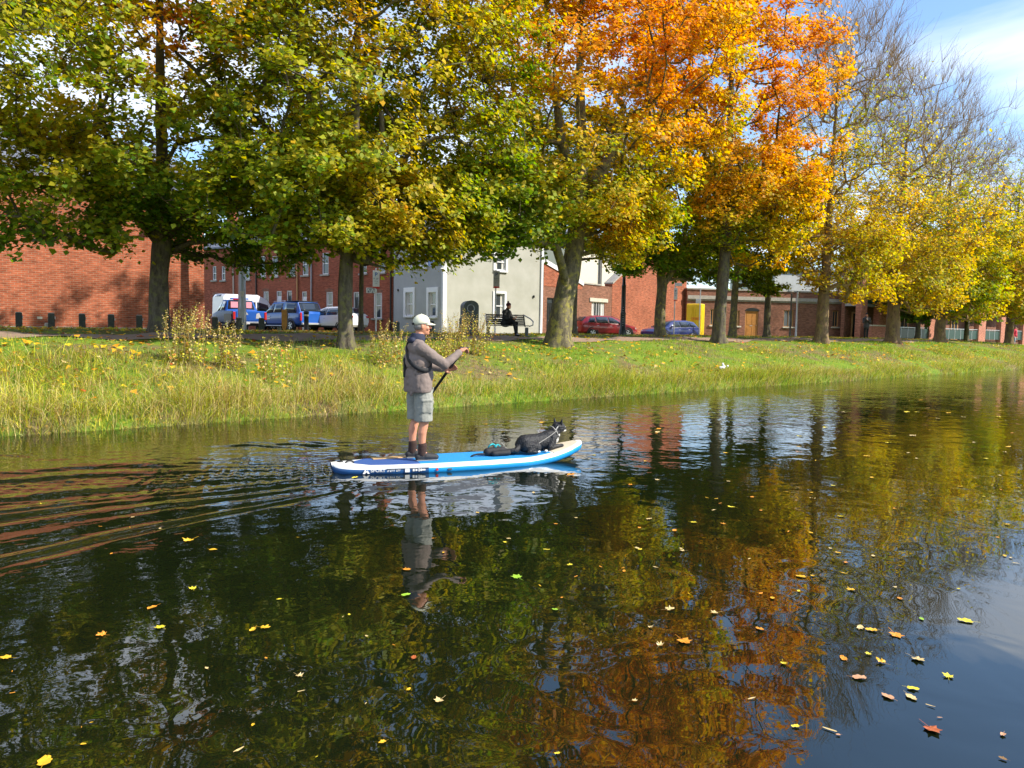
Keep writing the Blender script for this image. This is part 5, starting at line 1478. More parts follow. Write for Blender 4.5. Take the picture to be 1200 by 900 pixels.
# white van with a high roof, behind
p = at_depth(292, 53.5); p[2] = rd
L, W = 4.5, 1.95
r, body, I = car('van', 'white high roofed van parked behind the blue pickup', 'van', p, head_px(p, 0.62, 0.62), L, W,
   [(0, 0.45, 1.25, 2.30, 0.92, 0.98, 0.86), (0.15, 0.4, 1.25, 2.48, 0.95, 1.0, 0.88), (2.5, 0.4, 1.25, 2.50, 0.95, 1.0, 0.88), (3.2, 0.4, 1.25, 2.22, 0.95, 1.0, 0.86), (3.8, 0.4, 1.2, 1.32, 0.95, 0.98, 0.9), (4.38, 0.42, 1.0, 1.02, 0.92, 0.9, 0.8), (4.5, 0.45, 0.8, 0.82, 0.85, 0.8, 0.7)],
   (0.9, 3.6), 0.35, CM['white'], [(1.2, 2.3, 0.0, 0.62, 0, 0), (2.4, 3.45, 0.0, 0.62, 0, -0.25)], (3.22, 3.78, 0.9, 0.92), (-0.02, 0.1, 0.5, 0.5), lower=0.5)
for s in (-1, 1):
    box_part(r, 'mirror', (1.35, s*1.06, 1.35), (0.12, 0.18, 0.26), M['trim_black'])
    box_part(r, 'headlight', (L/2-0.08, s*0.72, 0.86), (0.14, 0.3, 0.18), M['head_lamp'])
box_part(r, 'bumper', (L/2-0.02, 0, 0.52), (0.18, 1.75, 0.22), M['trim_black'])
box_part(r, 'underbody', (0, 0, 0.4), (4.0, 1.6, 0.2), M['trim_black'])
# white compact car
def hatch(name, label, p, heading, pm, L=4.2, W=1.78, H=1.5, suv=0.0, lower=None, cat='car'):
    s_ = H/1.5; z0 = 0.32+suv
    r, body, I = car(name, label, cat, p, heading, L, W,
      [(0, z0+0.12, 0.86*s_, 0.88*s_, 0.76, 0.80, 0.72), (0.10, z0, 0.98*s_, 1.06*s_, 0.84, 0.87, 0.70), (0.45, z0-0.04, 1.0*s_, 1.38*s_, 0.87, 0.89, 0.62), (1.2, z0-0.06, 0.98*s_, 1.48*s_, 0.88, 0.90, 0.60), (2.2, z0-0.06, 0.95*s_, 1.46*s_, 0.88, 0.90, 0.60), (2.75, z0-0.06, 0.93*s_, 1.30*s_, 0.88, 0.89, 0.64), (3.25, z0-0.06, 0.92*s_, 0.96*s_, 0.88, 0.88, 0.74), (3.95, z0-0.04, 0.80*s_, 0.82*s_, 0.86, 0.82, 0.66), (4.2, z0+0.08, 0.62*s_, 0.64*s_, 0.74, 0.68, 0.56)],
      (0.78, 3.4), 0.33, pm, [(0.42, 1.0, 0.05, 0.92, 0.25, 0), (1.06, 1.95, 0.05, 0.95, 0, 0), (2.0, 3.0, 0.05, 0.95, 0, -0.62)], (2.3, 3.2, 0.92, 0.9), (0.13, 0.44, 0.86, 0.82), lower=lower)
    for s in (-1, 1):
        box_part(r, 'tail_light', (-L/2+0.07, s*0.70, 0.90*s_), (0.14, 0.26, 0.16), M['tail_red'])
        box_part(r, 'headlight', (L/2-0.22, s*0.64, 0.66*s_), (0.26, 0.26, 0.12), M['head_lamp'])
        box_part(r, 'mirror', (0.75, s*0.96, 1.0*s_), (0.14, 0.18, 0.12), pm)
        box_part(r, 'door_handle', (0.0, s*0.905, 0.80*s_), (0.16, 0.03, 0.03), M['pale_metal'], 0.008)
        box_part(r, 'door_handle', (-0.95, s*0.90, 0.82*s_), (0.16, 0.03, 0.03), M['pale_metal'], 0.008)
    box_part(r, 'number_plate', (-L/2-0.0, 0, 0.66*s_), (0.03, 0.5, 0.11), M['sign_white'], 0.004)
    box_part(r, 'underbody', (0, 0, z0+0.02), (3.7, 1.5, 0.16), M['trim_black'])
    return r
p = at_depth(392, 46.5); p[2] = rd
r = hatch('compact_car', 'white compact car with black sills parked behind the slim maple trunk', p, head_px(p, -0.86, 0.5), CM['white'], H=1.60, suv=0.04, lower=0.36)
p = at_depth(708, 50.0); p[2] = 1.28
r = hatch('hatchback', 'dark red hatchback parked before the brick cottage', p, head_px(p, 0.93, 0.36), CM['red'], H=1.5)
p = at_depth(785, 51.5); p[2] = 1.16
r = hatch('saloon_car', 'dark blue car with a sloping back beside the yellow container', p, head_px(p, -0.84, -0.54), CM['navy'], L=4.2, H=1.42)
# ================================================================== PADDLEBOARD, PADDLER, DOG
M['sup_blue'] = mat('sup_blue', (0.008, 0.30, 0.72), 0.35, coat=0.3)
M['sup_navy'] = mat('sup_navy', (0.015, 0.085, 0.25), 0.35, coat=0.3)
M['sup_white'] = mat('sup_white', (0.78, 0.78, 0.76), 0.4)
M['deck_blue'] = mat('deck_blue', (0.015, 0.27, 0.66), 0.8, bump=0.5, bscale=120)
M['deck_navy'] = mat('deck_navy', (0.03, 0.09, 0.30), 0.8, bump=0.5, bscale=120)
M['deck_cream'] = mat('deck_cream', (0.70, 0.60, 0.44), 0.7, var=0.1)
M['tan'] = mat('tan', (0.55, 0.34, 0.15), 0.7, var=0.1)
M['black_cloth'] = mat('black_cloth', (0.014, 0.014, 0.016), 0.75, var=0.3, vscale=9, bump=0.4, bscale=18)
M['teal'] = mat('teal', (0.01, 0.38, 0.42), 0.5)
MID = (BT+BN)/2
sup = empty('paddleboard', (MID[0], MID[1], 0.0), math.atan2(BD[1], BD[0]))
tag(sup, 'blue and white inflatable paddleboard carrying a man and a dog', 'paddleboard')
LB = BLEN/2
def halfw(x):
    t = (x+LB)/(2*LB)
    return float(np.interp(t, [0, 0.012, 0.04, 0.10, 0.2, 0.36, 0.55, 0.72, 0.85, 0.93, 0.975, 0.993, 1], [0.06, 0.14, 0.205, 0.275, 0.345, 0.395, 0.40, 0.365, 0.285, 0.20, 0.115, 0.06, 0.012]))
def rock(x):
    t = (x+LB)/(2*LB)
    return 0.018*max(0, (0.10-t)/0.10)**2+0.16*max(0, (t-0.70)/0.30)**2
TH = 0.13; ZB = -0.035
def deckz(x): return ZB+TH+rock(x)
xs = np.concatenate([[-LB, -LB+0.012, -LB+0.035, -LB+0.08], np.linspace(-LB+0.15, LB-0.15, 46), [LB-0.08, LB-0.035, LB-0.012, LB]])
ang = np.linspace(math.pi/2, -math.pi/2, 9)
b = MB(); rows = []
for x in xs:
    w = halfw(x); TT = TH*min(1.0, (max(0.0, 1-abs(x)/LB)/0.03)**0.45*0.75+0.25); zc = ZB+TH-TT/2+rock(x) if x < 0 else ZB+TH/2+rock(x)+(TH-TT)*0.3; rr_ = min(TT/2, w*0.9)
    ring = [(w-0.065-0.075, zc+TT/2+0.003), (w-0.06, zc+TT/2)] if w > 0.16 else [(w*0.25, zc+TT/2+0.003), (max(w-rr_, w*0.5), zc+TT/2)]
    side = [(max(w-rr_, w*0.5)+rr_*math.cos(a), zc+TT/2*math.sin(a)) for a in ang]
    half = [(0, zc+TT/2+0.004), ring[0]]+side+[(w*0.4, zc-TT/2)]
    full = [(x, y, z) for y, z in half]+[(x, 0, zc-TT/2-0.002)]+[(x, -y, z) for y, z in half[:0:-1]]
    rows.append(full)
n = len(rows[0])
vs = [q for r_ in rows for q in r_]; fs = []; mi = []
nh = len(half)
for i in range(len(xs)-1):
    for k in range(n):
        fs.append([i*n+k, i*n+(k+1) % n, (i+1)*n+(k+1) % n, (i+1)*n+k])
        z = sum(vs[j][2] for j in fs[-1])/4; x = sum(vs[j][0] for j in fs[-1])/4
        zt = deckz(x)
        t = (x+LB)/(2*LB)
        mi.append(2 if z > zt-0.030 else (1 if t < 0.335 else 0))
fs.append(list(range(n))); mi.append(1); fs.append([len(vs)-n+k for k in range(n)][::-1]); mi.append(0)
b.v = [Vector(q) for q in vs]; b.f = fs; b.m = mi; b.sm = [True]*len(fs)
hull = b.build('hull', [M['sup_blue'], M['sup_navy'], M['sup_white']], sup)
def pad(name, x0, x1, inset, m, lift=0.006, n=14, wf=None):
    P = []
    X = np.linspace(x0, x1, n)
    for x in X: P.append((x, max(0.02, (wf(x) if wf else halfw(x)-inset))))
    b = MB(); vs = []; fs = []
    for x, w in P:
        for s in (-1, -0.5, 0, 0.5, 1): vs.append((x, s*w, deckz(x)+lift))
    k = len(vs)
    for x, w in P:
        for s in (-1, -0.5, 0, 0.5, 1): vs.append((x, s*w, deckz(x)-0.002))
    for i in range(n-1):
        for j in range(4): fs.append([i*5+j, (i+1)*5+j, (i+1)*5+j+1, i*5+j+1])
        fs.append([i*5, k+i*5, k+(i+1)*5, (i+1)*5]); fs.append([i*5+4, (i+1)*5+4, k+(i+1)*5+4, k+i*5+4])
    fs.append([0, 1, 2, 3, 4, k+4, k+3, k+2, k+1, k]); e = (n-1)*5; fs.append([e+4, e+3, e+2, e+1, e, k+e, k+e+1, k+e+2, k+e+3, k+e+4])
    b.add(vs, fs); return b.build(name, m, sup)
pad('rear_pad', -LB+0.26, -LB+1.02, 0.085, M['deck_navy'], wf=lambda x: min(halfw(x)-0.085, 0.04+0.9*(x+LB-0.24)))
pad('front_pad', -LB+1.022, LB-0.55, 0.085, M['deck_blue'])
pad('nose_pad', LB-0.52, LB-0.08, 0.04, M['deck_cream'])
b = MB(); b.box((-LB+0.86, 0.17, deckz(0)+0.011), (0.66, 0.11, 0.014), rz=0.03, bev=0.004); b.build('kick_strip', M['tan'], sup)
def arch(name, c, w, h, rr, m, along='x'):
    b = MB(); pts = [(c[0]+w*(math.cos(t)), c[1], c[2]+h*math.sin(t)) for t in np.linspace(math.pi, 0, 9)]
    b.tube(pts, rr, 6); return b.build(name, m, sup)
arch('carry_handle', (0.20, -0.06, deckz(0)+0.004), 0.13, 0.035, 0.012, M['black_cloth'])
arch('rear_handle', (-LB+0.22, -0.02, deckz(-LB+0.22)), 0.05, 0.03, 0.010, M['black_cloth'])
MB().lathe([(0.035, 0), (0.035, 0.012), (0.02, 0.018)], 14, M=Matrix.Translation((-LB+0.12, 0.05, deckz(-LB+0.12)-0.002))).build('air_valve', M['trim_black'], sup)
# side print on the starboard rail
def rail_pt(x, dz): return (x, -(halfw(x)+0.003), deckz(x)-TH/2+dz)
def rail_text(t, x, size, m, dz=0.0, bold=True, sx=1.0):
    a = math.atan2(-(halfw(x+0.15)-halfw(x-0.15)), 0.3)
    o = lettering(t, size, m, sup, (x, -(halfw(x)+0.006), deckz(x)-TH/2+dz), rot=(math.pi/2, 0, a), bold=bold, align='CENTER', sx=sx)
    return o
rail_text('SPORT', -LB+0.50, 0.048, M['sup_white'], 0.012, sx=1.2)
x = -LB+0.60; print_line(sup, x, x+0.17, -(halfw(x+0.1)+0.006), deckz(x)-TH/2+0.010, 0.022, M['sup_white'], 21)
b = MB(); x = -LB+0.365; y = -(halfw(x)+0.010); z = deckz(x)-TH/2
b.prism([(x-0.04, z-0.02), (x-0.012, z+0.032), (x+0.006, z+0.006), (x+0.016, z+0.022), (x+0.042, z-0.02), (x+0.018, z-0.02), (x, z), (x-0.016, z-0.02)], y-0.004, y+0.012); b.build('emblem', M['sup_white'], sup)
b = MB(); x0 = -LB+0.84
for k, (dx, w, h) in enumerate(((0, 0.055, 0.044), (0.075, 0.022, 0.026), (0.108, 0.022, 0.022), (0.140, 0.012, 0.036), (0.165, 0.022, 0.026), (0.197, 0.04, 0.016))):
    x = x0+dx; b.box((x, -(halfw(x)+0.004), deckz(x)-TH/2+0.008), (w, 0.012, h))
tag(b.build('print_blocks', M['sup_white'], sup), kind='stuff')
MB().lathe([(0.016, -0.006), (0.016, 0.006)], 14, M=Matrix.Translation(rail_pt(-LB+1.20, 0.005)) @ Matrix.Rotation(math.pi/2, 4, 'X')).build('red_dot', M['sign_red'], sup)
MB().box(rail_pt(-LB+1.36, 0.0), (0.05, 0.01, 0.018)).build('small_mark', M['dark_metal'], sup)
b = MB(); pts = []
for x in np.linspace(-LB+0.6, -LB+1.10, 8): pts.append((x, -(halfw(x)+0.001), deckz(x)-TH/2+0.032))
b.tube(pts, 0.008, 6); b.build('rail_stripe', M['grey_metal'], sup)
b = MB(); b.prism([(-LB+0.16, -0.03), (-LB+0.40, -0.03), (-LB+0.22, -0.24), (-LB+0.17, -0.22)], -0.006, 0.006); b.build('fin', M['black_paint'], sup)

def board_pt(px, y=0.0):          # local x on the board whose deck point at offset y shows in column px
    best = None
    for x in np.linspace(-LB, LB, 400):
        w = np.array([MID[0]+BD[0]*x+BL[0]*y, MID[1]+BD[1]*x+BL[1]*y, deckz(x)])
        e = abs(proj(w)[0]-px)
        if best is None or e < best[0]: best = (e, x)
    return best[1]
def board_world(x, y, z=None):
    return (MID[0]+BD[0]*x+BL[0]*y, MID[1]+BD[1]*x+BL[1]*y, deckz(x) if z is None else z)
BRZ = math.atan2(BD[1], BD[0])

# ------------------------------------------------------------------ paddler
M['skin'] = mat('skin', (0.62, 0.27, 0.16), 0.5, var=0.08, vscale=8)
M['fleece'] = mat('fleece', (0.215, 0.165, 0.145), 0.9, var=0.12, vscale=5, bump=0.8, bscale=8)
M['navy_cloth'] = mat('navy_cloth', (0.025, 0.03, 0.06), 0.85, bump=0.3, bscale=30)
M['shorts'] = mat('shorts', (0.28, 0.28, 0.245), 0.85, var=0.14, vscale=6, bump=0.8, bscale=10)
M['sock'] = mat('sock', (0.045, 0.022, 0.016), 0.9, bump=0.3, bscale=60)
M['shoe'] = mat('shoe', (0.022, 0.022, 0.024), 0.7, var=0.3, vscale=20)
M['cap'] = mat('cap', (0.68, 0.66, 0.50), 0.85, var=0.06, bump=0.2, bscale=25)
M['hair_grey'] = mat('hair_grey', (0.22, 0.20, 0.18), 0.8, var=0.3, vscale=40)
M['hair_dark'] = mat('hair_dark', (0.02, 0.014, 0.010), 0.7)
M['eye'] = mat('eye', (0.02, 0.02, 0.02), 0.2)
man = empty('person', board_world(board_pt(491, -0.05), -0.02, deckz(0)+0.008), BRZ)
tag(man, 'man in a grey fleece, pale cap and shorts standing on the paddleboard paddling', 'person')
def hand(b, w, d, palm, curl, side):
    """w wrist, d unit forearm direction, palm unit normal of the palm, fingers curl towards the palm; side = +-1 thumb side"""
    w, d, pn = Vector(w), Vector(d).normalized(), Vector(palm).normalized()
    s = d.cross(pn).normalized()*side
    k = w+d*0.075
    b.cap(w, w+d*0.03, 0.026, 0.030, 8)
    for j in (-1, -0.33, 0.33, 1): b.cap(w+d*0.02+s*0.022*j, k+s*0.032*j, 0.017, 0.0145, 8)
    for j, ln in zip((-1.0, -0.34, 0.34, 1.0), (0.85, 1.0, 1.06, 0.98)):
        q = k+s*0.030*j; dd = d
        for L_, r0, r1, c in ((0.042*ln, 0.0125, 0.011, curl*0.9), (0.027*ln, 0.011, 0.010, curl*1.3), (0.021*ln, 0.010, 0.0085, curl*0.9)):
            dd = (dd*math.cos(c)+pn*math.sin(c)); 
            pn2 = pn; 
            e = q+dd*L_; b.cap(q, e, r0, r1, 7); q = e
            pn = (pn*math.cos(c)-d*0).normalized()
        pn = Vector(palm).normalized()
    t0 = w+d*0.025+s*0.030; t1 = t0+(d*0.6+s*0.7+pn*0.5).normalized()*0.038; t2 = t1+(d*0.75+s*0.1+pn*0.75).normalized()*0.032
    b.cap(w+d*0.015+s*0.015, t0, 0.017, 0.015, 8); b.cap(t0, t1, 0.014, 0.012, 8); b.cap(t1, t2, 0.012, 0.009, 8)
Rsh, Rel, Rwr = Vector((-0.02, -0.20, 1.41)), Vector((0.25, -0.25, 1.185)), Vector((0.470, -0.185, 1.345))
Lsh, Lel, Lwr = Vector((-0.02, 0.20, 1.41)), Vector((0.17, 0.31, 1.15)), Vector((0.385, 0.235, 1.105))
GRIP, SH2 = Vector((0.530, -0.16, 1.39)), Vector((0.475, 0.235, 1.12))
rA, rK, rH = Vector((0.015, -0.11, 0.10)), Vector((0.05, -0.115, 0.50)), Vector((0.0, -0.10, 0.93))
lA, lK, lH = Vector((-0.045, 0.13, 0.10)), Vector((0.0, 0.125, 0.50)), Vector((-0.01, 0.10, 0.93))
b = MB()
for A_, K_, H_ in ((rA, rK, rH), (lA, lK, lH)):
    b.cap(H_, K_, 0.085, 0.056, 12); b.cap(K_, K_*0.62+A_*0.38+Vector((-0.022, 0, 0)), 0.055, 0.056, 12); b.cap(K_*0.62+A_*0.38+Vector((-0.020, 0, 0)), A_, 0.054, 0.035, 12)
    b.cap(A_, A_+Vector((0.12, -0.01, -0.062)), 0.034, 0.022, 10)
b.cap((-0.015, -0.06, 0.95), (-0.015, 0.06, 0.95), 0.12, 0.12, 14); b.cap((-0.02, 0, 0.98), (-0.02, 0, 1.28), 0.12, 0.115, 14); b.cap((-0.025, -0.10, 1.36), (-0.025, 0.10, 1.36), 0.078, 0.078, 12)
b.cap((-0.03, 0, 1.42), (0.005, 0, 1.55), 0.066, 0.058, 12)
for S_, E_, W_ in ((Rsh, Rel, Rwr), (Lsh, Lel, Lwr)):
    b.cap(S_, E_, 0.052, 0.041, 10); b.cap(E_, W_, 0.041, 0.027, 10)
hc = Vector((0.03, 0.0, 1.655))
b.ball(hc, (0.094, 0.074, 0.108), 18); b.ball(hc+Vector((0.035, 0, -0.06)), (0.062, 0.052, 0.062), 14)      # skull, jaw
b.cap(hc+Vector((0.072, 0, -0.095)), hc+Vector((0.082, 0, -0.092)), 0.020, 0.018, 8)                       # chin
b.cap(hc+Vector((0.092, 0, 0.018)), hc+Vector((0.113, 0, -0.022)), 0.011, 0.016, 8); b.cap(hc+Vector((0.088, -0.028, 0.03)), hc+Vector((0.088, 0.028, 0.03)), 0.014, 0.014, 8)   # nose, brow
b.cap(hc+Vector((0.092, -0.018, -0.058)), hc+Vector((0.092, 0.018, -0.058)), 0.009, 0.009, 8)               # lips
for s in (-1, 1): b.ball(hc+Vector((-0.012, s*0.076, -0.012)), (0.020, 0.011, 0.032), 10); b.ball(hc+Vector((0.06, s*0.045, -0.03)), (0.03, 0.022, 0.028), 8)
hand(b, Rwr, (GRIP-Rwr).normalized()+Vector((0.15, 0, 0.1)), Vector((0.25, 0.25, -1)), 0.85, 1)
hand(b, Lwr, (SH2-Lwr).normalized()+Vector((0.1, 0, 0.0)), Vector((0.4, -1, 0.1)), 0.8, 1)
body = b.build('body', M['skin'], man); remesh(body, 0.006, 5, 0.5)
e = MB()
for s in (-1, 1): e.ball(hc+Vector((0.086, s*0.032, 0.008)), (0.008, 0.012, 0.008), 8)
e.build('eyes', M['eye'], man)
# fleece
b = MB()
b.lathe([(0.05, 0.845), (0.166, 0.845), (0.17, 0.87), (0.168, 0.98), (0.16, 1.08), (0.05, 1.1)], 22, M=Matrix.Translation((-0.01, 0, 0)) @ Matrix.Diagonal((1, 1.50, 1, 1))); b.cap((-0.005, -0.055, 1.05), (-0.005, 0.055, 1.05), 0.168, 0.168, 16)
b.cap((-0.025, -0.085, 1.22), (-0.025, 0.085, 1.22), 0.152, 0.152, 16); b.cap((-0.035, -0.13, 1.365), (-0.035, 0.13, 1.365), 0.108, 0.108, 14)
b.cap((-0.03, -0.05, 1.42), (-0.03, 0.05, 1.42), 0.085, 0.085, 12); b.cap((-0.03, 0, 1.44), (-0.01, 0, 1.49), 0.078, 0.07, 12)
for S_, E_, W_ in ((Rsh, Rel, Rwr), (Lsh, Lel, Lwr)):
    S0 = S_+Vector((-0.005, 0, -0.03)); W2 = E_+(W_-E_)*0.93
    b.cap(S0, E_, 0.083, 0.060, 14); b.cap(E_, W2, 0.060, 0.043, 12)
    # folds in the sleeve
    q_ = np.random.default_rng(int(abs(S_.y)*1000+E_.x*100))
    for k in range(7):
        t = q_.uniform(0.15, 1); c = S0.lerp(E_, t); a = q_.uniform(0, 6.28)
        b.ball(c+Vector((0.03*math.cos(a), 0.05*math.sin(a), 0.02*math.cos(a*2))), (0.035, 0.022, 0.022), 8)
        c = E_.lerp(W2, t); b.ball(c+Vector((0.02*math.cos(a), 0.03*math.sin(a), 0.01)), (0.020, 0.022, 0.030), 8)
q_ = np.random.default_rng(12)
for k in range(16):                                       # drapes of the back and flank
    z = q_.uniform(0.92, 1.25); a = q_.uniform(2.2, 5.6)
    c = Vector((0.145*math.cos(a)-0.01, 0.215*math.sin(a), z)); b.cap(c, c+Vector((0.05*math.sin(a), -0.03*math.cos(a), -0.10)), 0.016, 0.022, 7)
fl_ = b.build('fleece', M['fleece'], man); remesh(fl_, 0.009, 4, 0.5); rumple(fl_, 0.085, 0.018)
b = MB(); b.lathe([(0.092, 1.40), (0.098, 1.44), (0.086, 1.49), (0.072, 1.515), (0.066, 1.505), (0.075, 1.45)], 18, M=Matrix.Translation((-0.165, 0, 0.06)) @ Matrix.Rotation(0.10, 4, 'Y'))
b.cap((-0.10, -0.06, 1.475), (-0.10, 0.06, 1.475), 0.036, 0.036, 10)
co = b.build('collar', M['navy_cloth'], man); remesh(co, 0.009, 2)
# shorts
b = MB()
b.cap((-0.015, -0.06, 0.93), (-0.015, 0.06, 0.93), 0.148, 0.148, 14)
for A_, K_, H_ in ((rA, rK, rH), (lA, lK, lH)):
    b.lathe([(0.02, 0.525), (0.112, 0.52), (0.112, 0.56), (0.115, 0.7), (0.118, 0.82), (0.10, 0.90), (0.03, 0.96)], 16, M=Matrix.Translation(((K_.x+H_.x)/2+0.004, K_.y, -0.03)))
    s = -1 if K_.y < 0 else 1
    b.box((K_.x-0.01, K_.y+s*0.095, 0.67), (0.14, 0.04, 0.17), bev=0.018); b.box((K_.x-0.01, K_.y+s*0.102, 0.75), (0.15, 0.04, 0.045), bev=0.015)
q_ = np.random.default_rng(4)
for k in range(14):
    a = q_.uniform(0, 6.28); z = q_.uniform(0.55, 0.85); c = Vector((0.02+0.105*math.cos(a), -0.115+0.1*math.sin(a), z)); b.cap(c, c+Vector((0.02, 0, 0.07)), 0.014, 0.012, 7)
sh = b.build('shorts', M['shorts'], man); remesh(sh, 0.008, 3, 0.5); rumple(sh, 0.07, 0.015)
for A_, K_ in ((rA, rK), (lA, lK)):
    d = (K_-A_).normalized()
    so = MB().cap(A_+Vector((0,0,-0.02)), A_+d*0.085, 0.050, 0.056, 12).build('sock', M['sock'], man)
    b = MB()
    o = A_+Vector((0, 0, -0.10))
    b.cap(o+Vector((-0.045, 0, 0.045)), o+Vector((0.05, -0.005, 0.045)), 0.042, 0.044, 12); b.cap(o+Vector((0.05, -0.005, 0.050)), o+Vector((0.175, -0.012, 0.038)), 0.050, 0.038, 12)
    b.cap(o+Vector((0, 0, 0.05)), o+Vector((0.0, 0, 0.10)), 0.046, 0.048, 12); b.box(o+Vector((0.06, -0.006, 0.012)), (0.27, 0.082, 0.024), bev=0.01)
    s_ = b.build('shoe', M['shoe'], man); remesh(s_, 0.006, 2)
    MB().box(o+Vector((0.06, -0.006, 0.006)), (0.275, 0.086, 0.014), bev=0.006).build('sole', M['grey_metal'], s_)
# cap, hair, strap
b = MB(); cc = hc+Vector((-0.004, 0, 0.032))
for k in range(1): b.ball(cc+Vector((0, 0, 0.012)), (0.108, 0.088, 0.098), 20)
vs = b.v
b.v = [Vector((p.x, p.y, max(p.z, cc.z-0.012+(p.x-cc.x)*0.12))) for p in b.v]
cp = b.build('cap', M['cap'], man)
b = MB(); n = 11; vs = []; fs = []
for i, t in enumerate(np.linspace(-1.15, 1.15, n)):
    c_, s_ = math.cos(t), math.sin(t)
    vs += [(cc.x+0.092*c_, cc.y+0.080*s_, cc.z+0.012), (cc.x+(0.092+0.085*max(0, math.cos(t*1.25)))*c_+0.004, cc.y+0.080*s_, cc.z-0.012-0.012*abs(s_))]
for i in range(n-1): fs.append([2*i, 2*i+1, 2*i+3, 2*i+2])
b.add(vs, fs, 0, None, True); br_ = b.build('cap_brim', M['cap'], man); so = br_.modifiers.new('thick', 'SOLIDIFY'); so.thickness = 0.008
b = MB(); b.ball(cc+Vector((0, 0, 0.112)), 0.008, 8); b.build('cap_button', M['cap'], man)
b = MB(); b.ball(hc+Vector((-0.030, 0, -0.012)), (0.072, 0.078, 0.058), 14); b.build('hair', M['hair_grey'], man)
b = MB(); b.box(cc+Vector((-0.105, 0, -0.008)), (0.018, 0.07, 0.030), bev=0.006); b.build('cap_strap', M['black_cloth'], man)
b = MB()
pts, nrm = [], []
for t in np.linspace(0, 2*math.pi, 49):
    y = math.cos(t); x = math.sin(t)                     # y=+1 over the far shoulder, y=-1 under the near arm
    z = 1.30+0.175*y-0.04*x
    rx = float(np.interp(z, [1.0, 1.15, 1.25, 1.36, 1.45, 1.5], [0.178, 0.172, 0.160, 0.122, 0.105, 0.09])); ry = float(np.interp(z, [1.0, 1.22, 1.36, 1.44, 1.5], [0.232, 0.242, 0.245, 0.17, 0.12]))
    pts.append((-0.025+rx*x, ry*y, z))
b2_ = MB(); vs, fs = [], []
for i, p_ in enumerate(pts):
    o_ = Vector((p_[0]+0.025, p_[1], 0)); o_ = o_.normalized()*0.006
    for dz, oo in ((0.028, 0), (-0.028, 0)): vs.append(Vector(p_)+o_+Vector((0, 0, dz)))
for i in range(len(pts)-1): fs.append([2*i, 2*i+2, 2*i+3, 2*i+1])
b2_.add(vs, fs, 0, None, True); ss = b2_.build('strap', M['black_cloth'], man); so = ss.modifiers.new('thick', 'SOLIDIFY'); so.thickness = 0.012; so.offset = 0
b = MB(); b.box((-0.176, 0.03, 1.14), (0.022, 0.05, 0.24), bev=0.008); pk = b.build('buoyancy_pouch', M['black_cloth'], man)

# paddle, held in both hands, blade in the water on the far side
mw = Matrix.Translation(man.location) @ Matrix.Rotation(BRZ, 4, 'Z')
gw_, sw_ = mw @ GRIP, mw @ SH2
pdl = empty('paddle', gw_); tag(pdl, 'black carbon paddle held in both hands of the paddler', 'paddle')
dv = (sw_-gw_).normalized()
tl = 1.40
b = MB(); b.tube([(0, 0, 0), dv*tl], 0.0185, 10); b.build('shaft', M['black_paint'], pdl)
sd = dv.cross(Vector((BD[0], BD[1], 0))).normalized(); fwd = Vector((BD[0], BD[1], 0))
b = MB(); b.tube([fwd*-0.055, fwd*0.055], 0.017, 8); b.build('grip', M['black_paint'], pdl)
b = MB(); o_ = dv*(tl-0.05)
side_ = dv.cross(fwd).normalized()
prof = [(0, 0.015), (0.08, 0.05), (0.2, 0.095), (0.34, 0.10), (0.42, 0.07), (0.45, 0.02)]
vs = [o_+dv*a+side_*w for a, w in prof]+[o_+dv*a-side_*w for a, w in prof[::-1]]
k = len(vs); vs2 = [p_+fwd*0.006 for p_ in vs]+[p_-fwd*0.006 for p_ in vs]
b.add(vs2, [list(range(k)), list(range(k, 2*k))[::-1]]+[[i, (i+1) % k, k+(i+1) % k, k+i] for i in range(k)]); b.build('blade', M['black_paint'], pdl)

# ------------------------------------------------------------------ dry bag and dog
xb0, xb1 = board_pt(565, 0.0), board_pt(602, 0.0)
bag = empty('dry_bag', board_world((xb0+xb1)/2, -0.04, deckz(0.3)+0.006), BRZ); tag(bag, 'black deck bag with a teal cord loop lying behind the dog', 'bag')
hl_ = (xb1-xb0)/2
b = MB(); b.cap((-hl_*0.75, 0, 0.05), (hl_*0.2, 0.02, 0.055), 0.055, 0.06, 12); b.cap((hl_*0.1, 0, 0.045), (hl_*1.1, 0.02, 0.035), 0.05, 0.035, 12); b.cap((-0.1, -0.07, 0.035), (0.1, -0.06, 0.04), 0.035, 0.04, 10)
o = b.build('sack', M['black_cloth'], bag); remesh(o, 0.010, 2)
b = MB(); pts = [(-0.10+0.05*math.cos(t), 0.02*math.sin(t*2), 0.115+0.035*math.sin(t)) for t in np.linspace(-0.3, 3.6, 12)]; b.tube(pts, 0.010, 7)
pts = [(-0.02+0.04*math.cos(t), 0.02+0.02*math.sin(t*2), 0.105+0.03*math.sin(t)) for t in np.linspace(-0.3, 3.6, 12)]; b.tube(pts, 0.010, 7)
b.build('cord', M['teal'], bag)

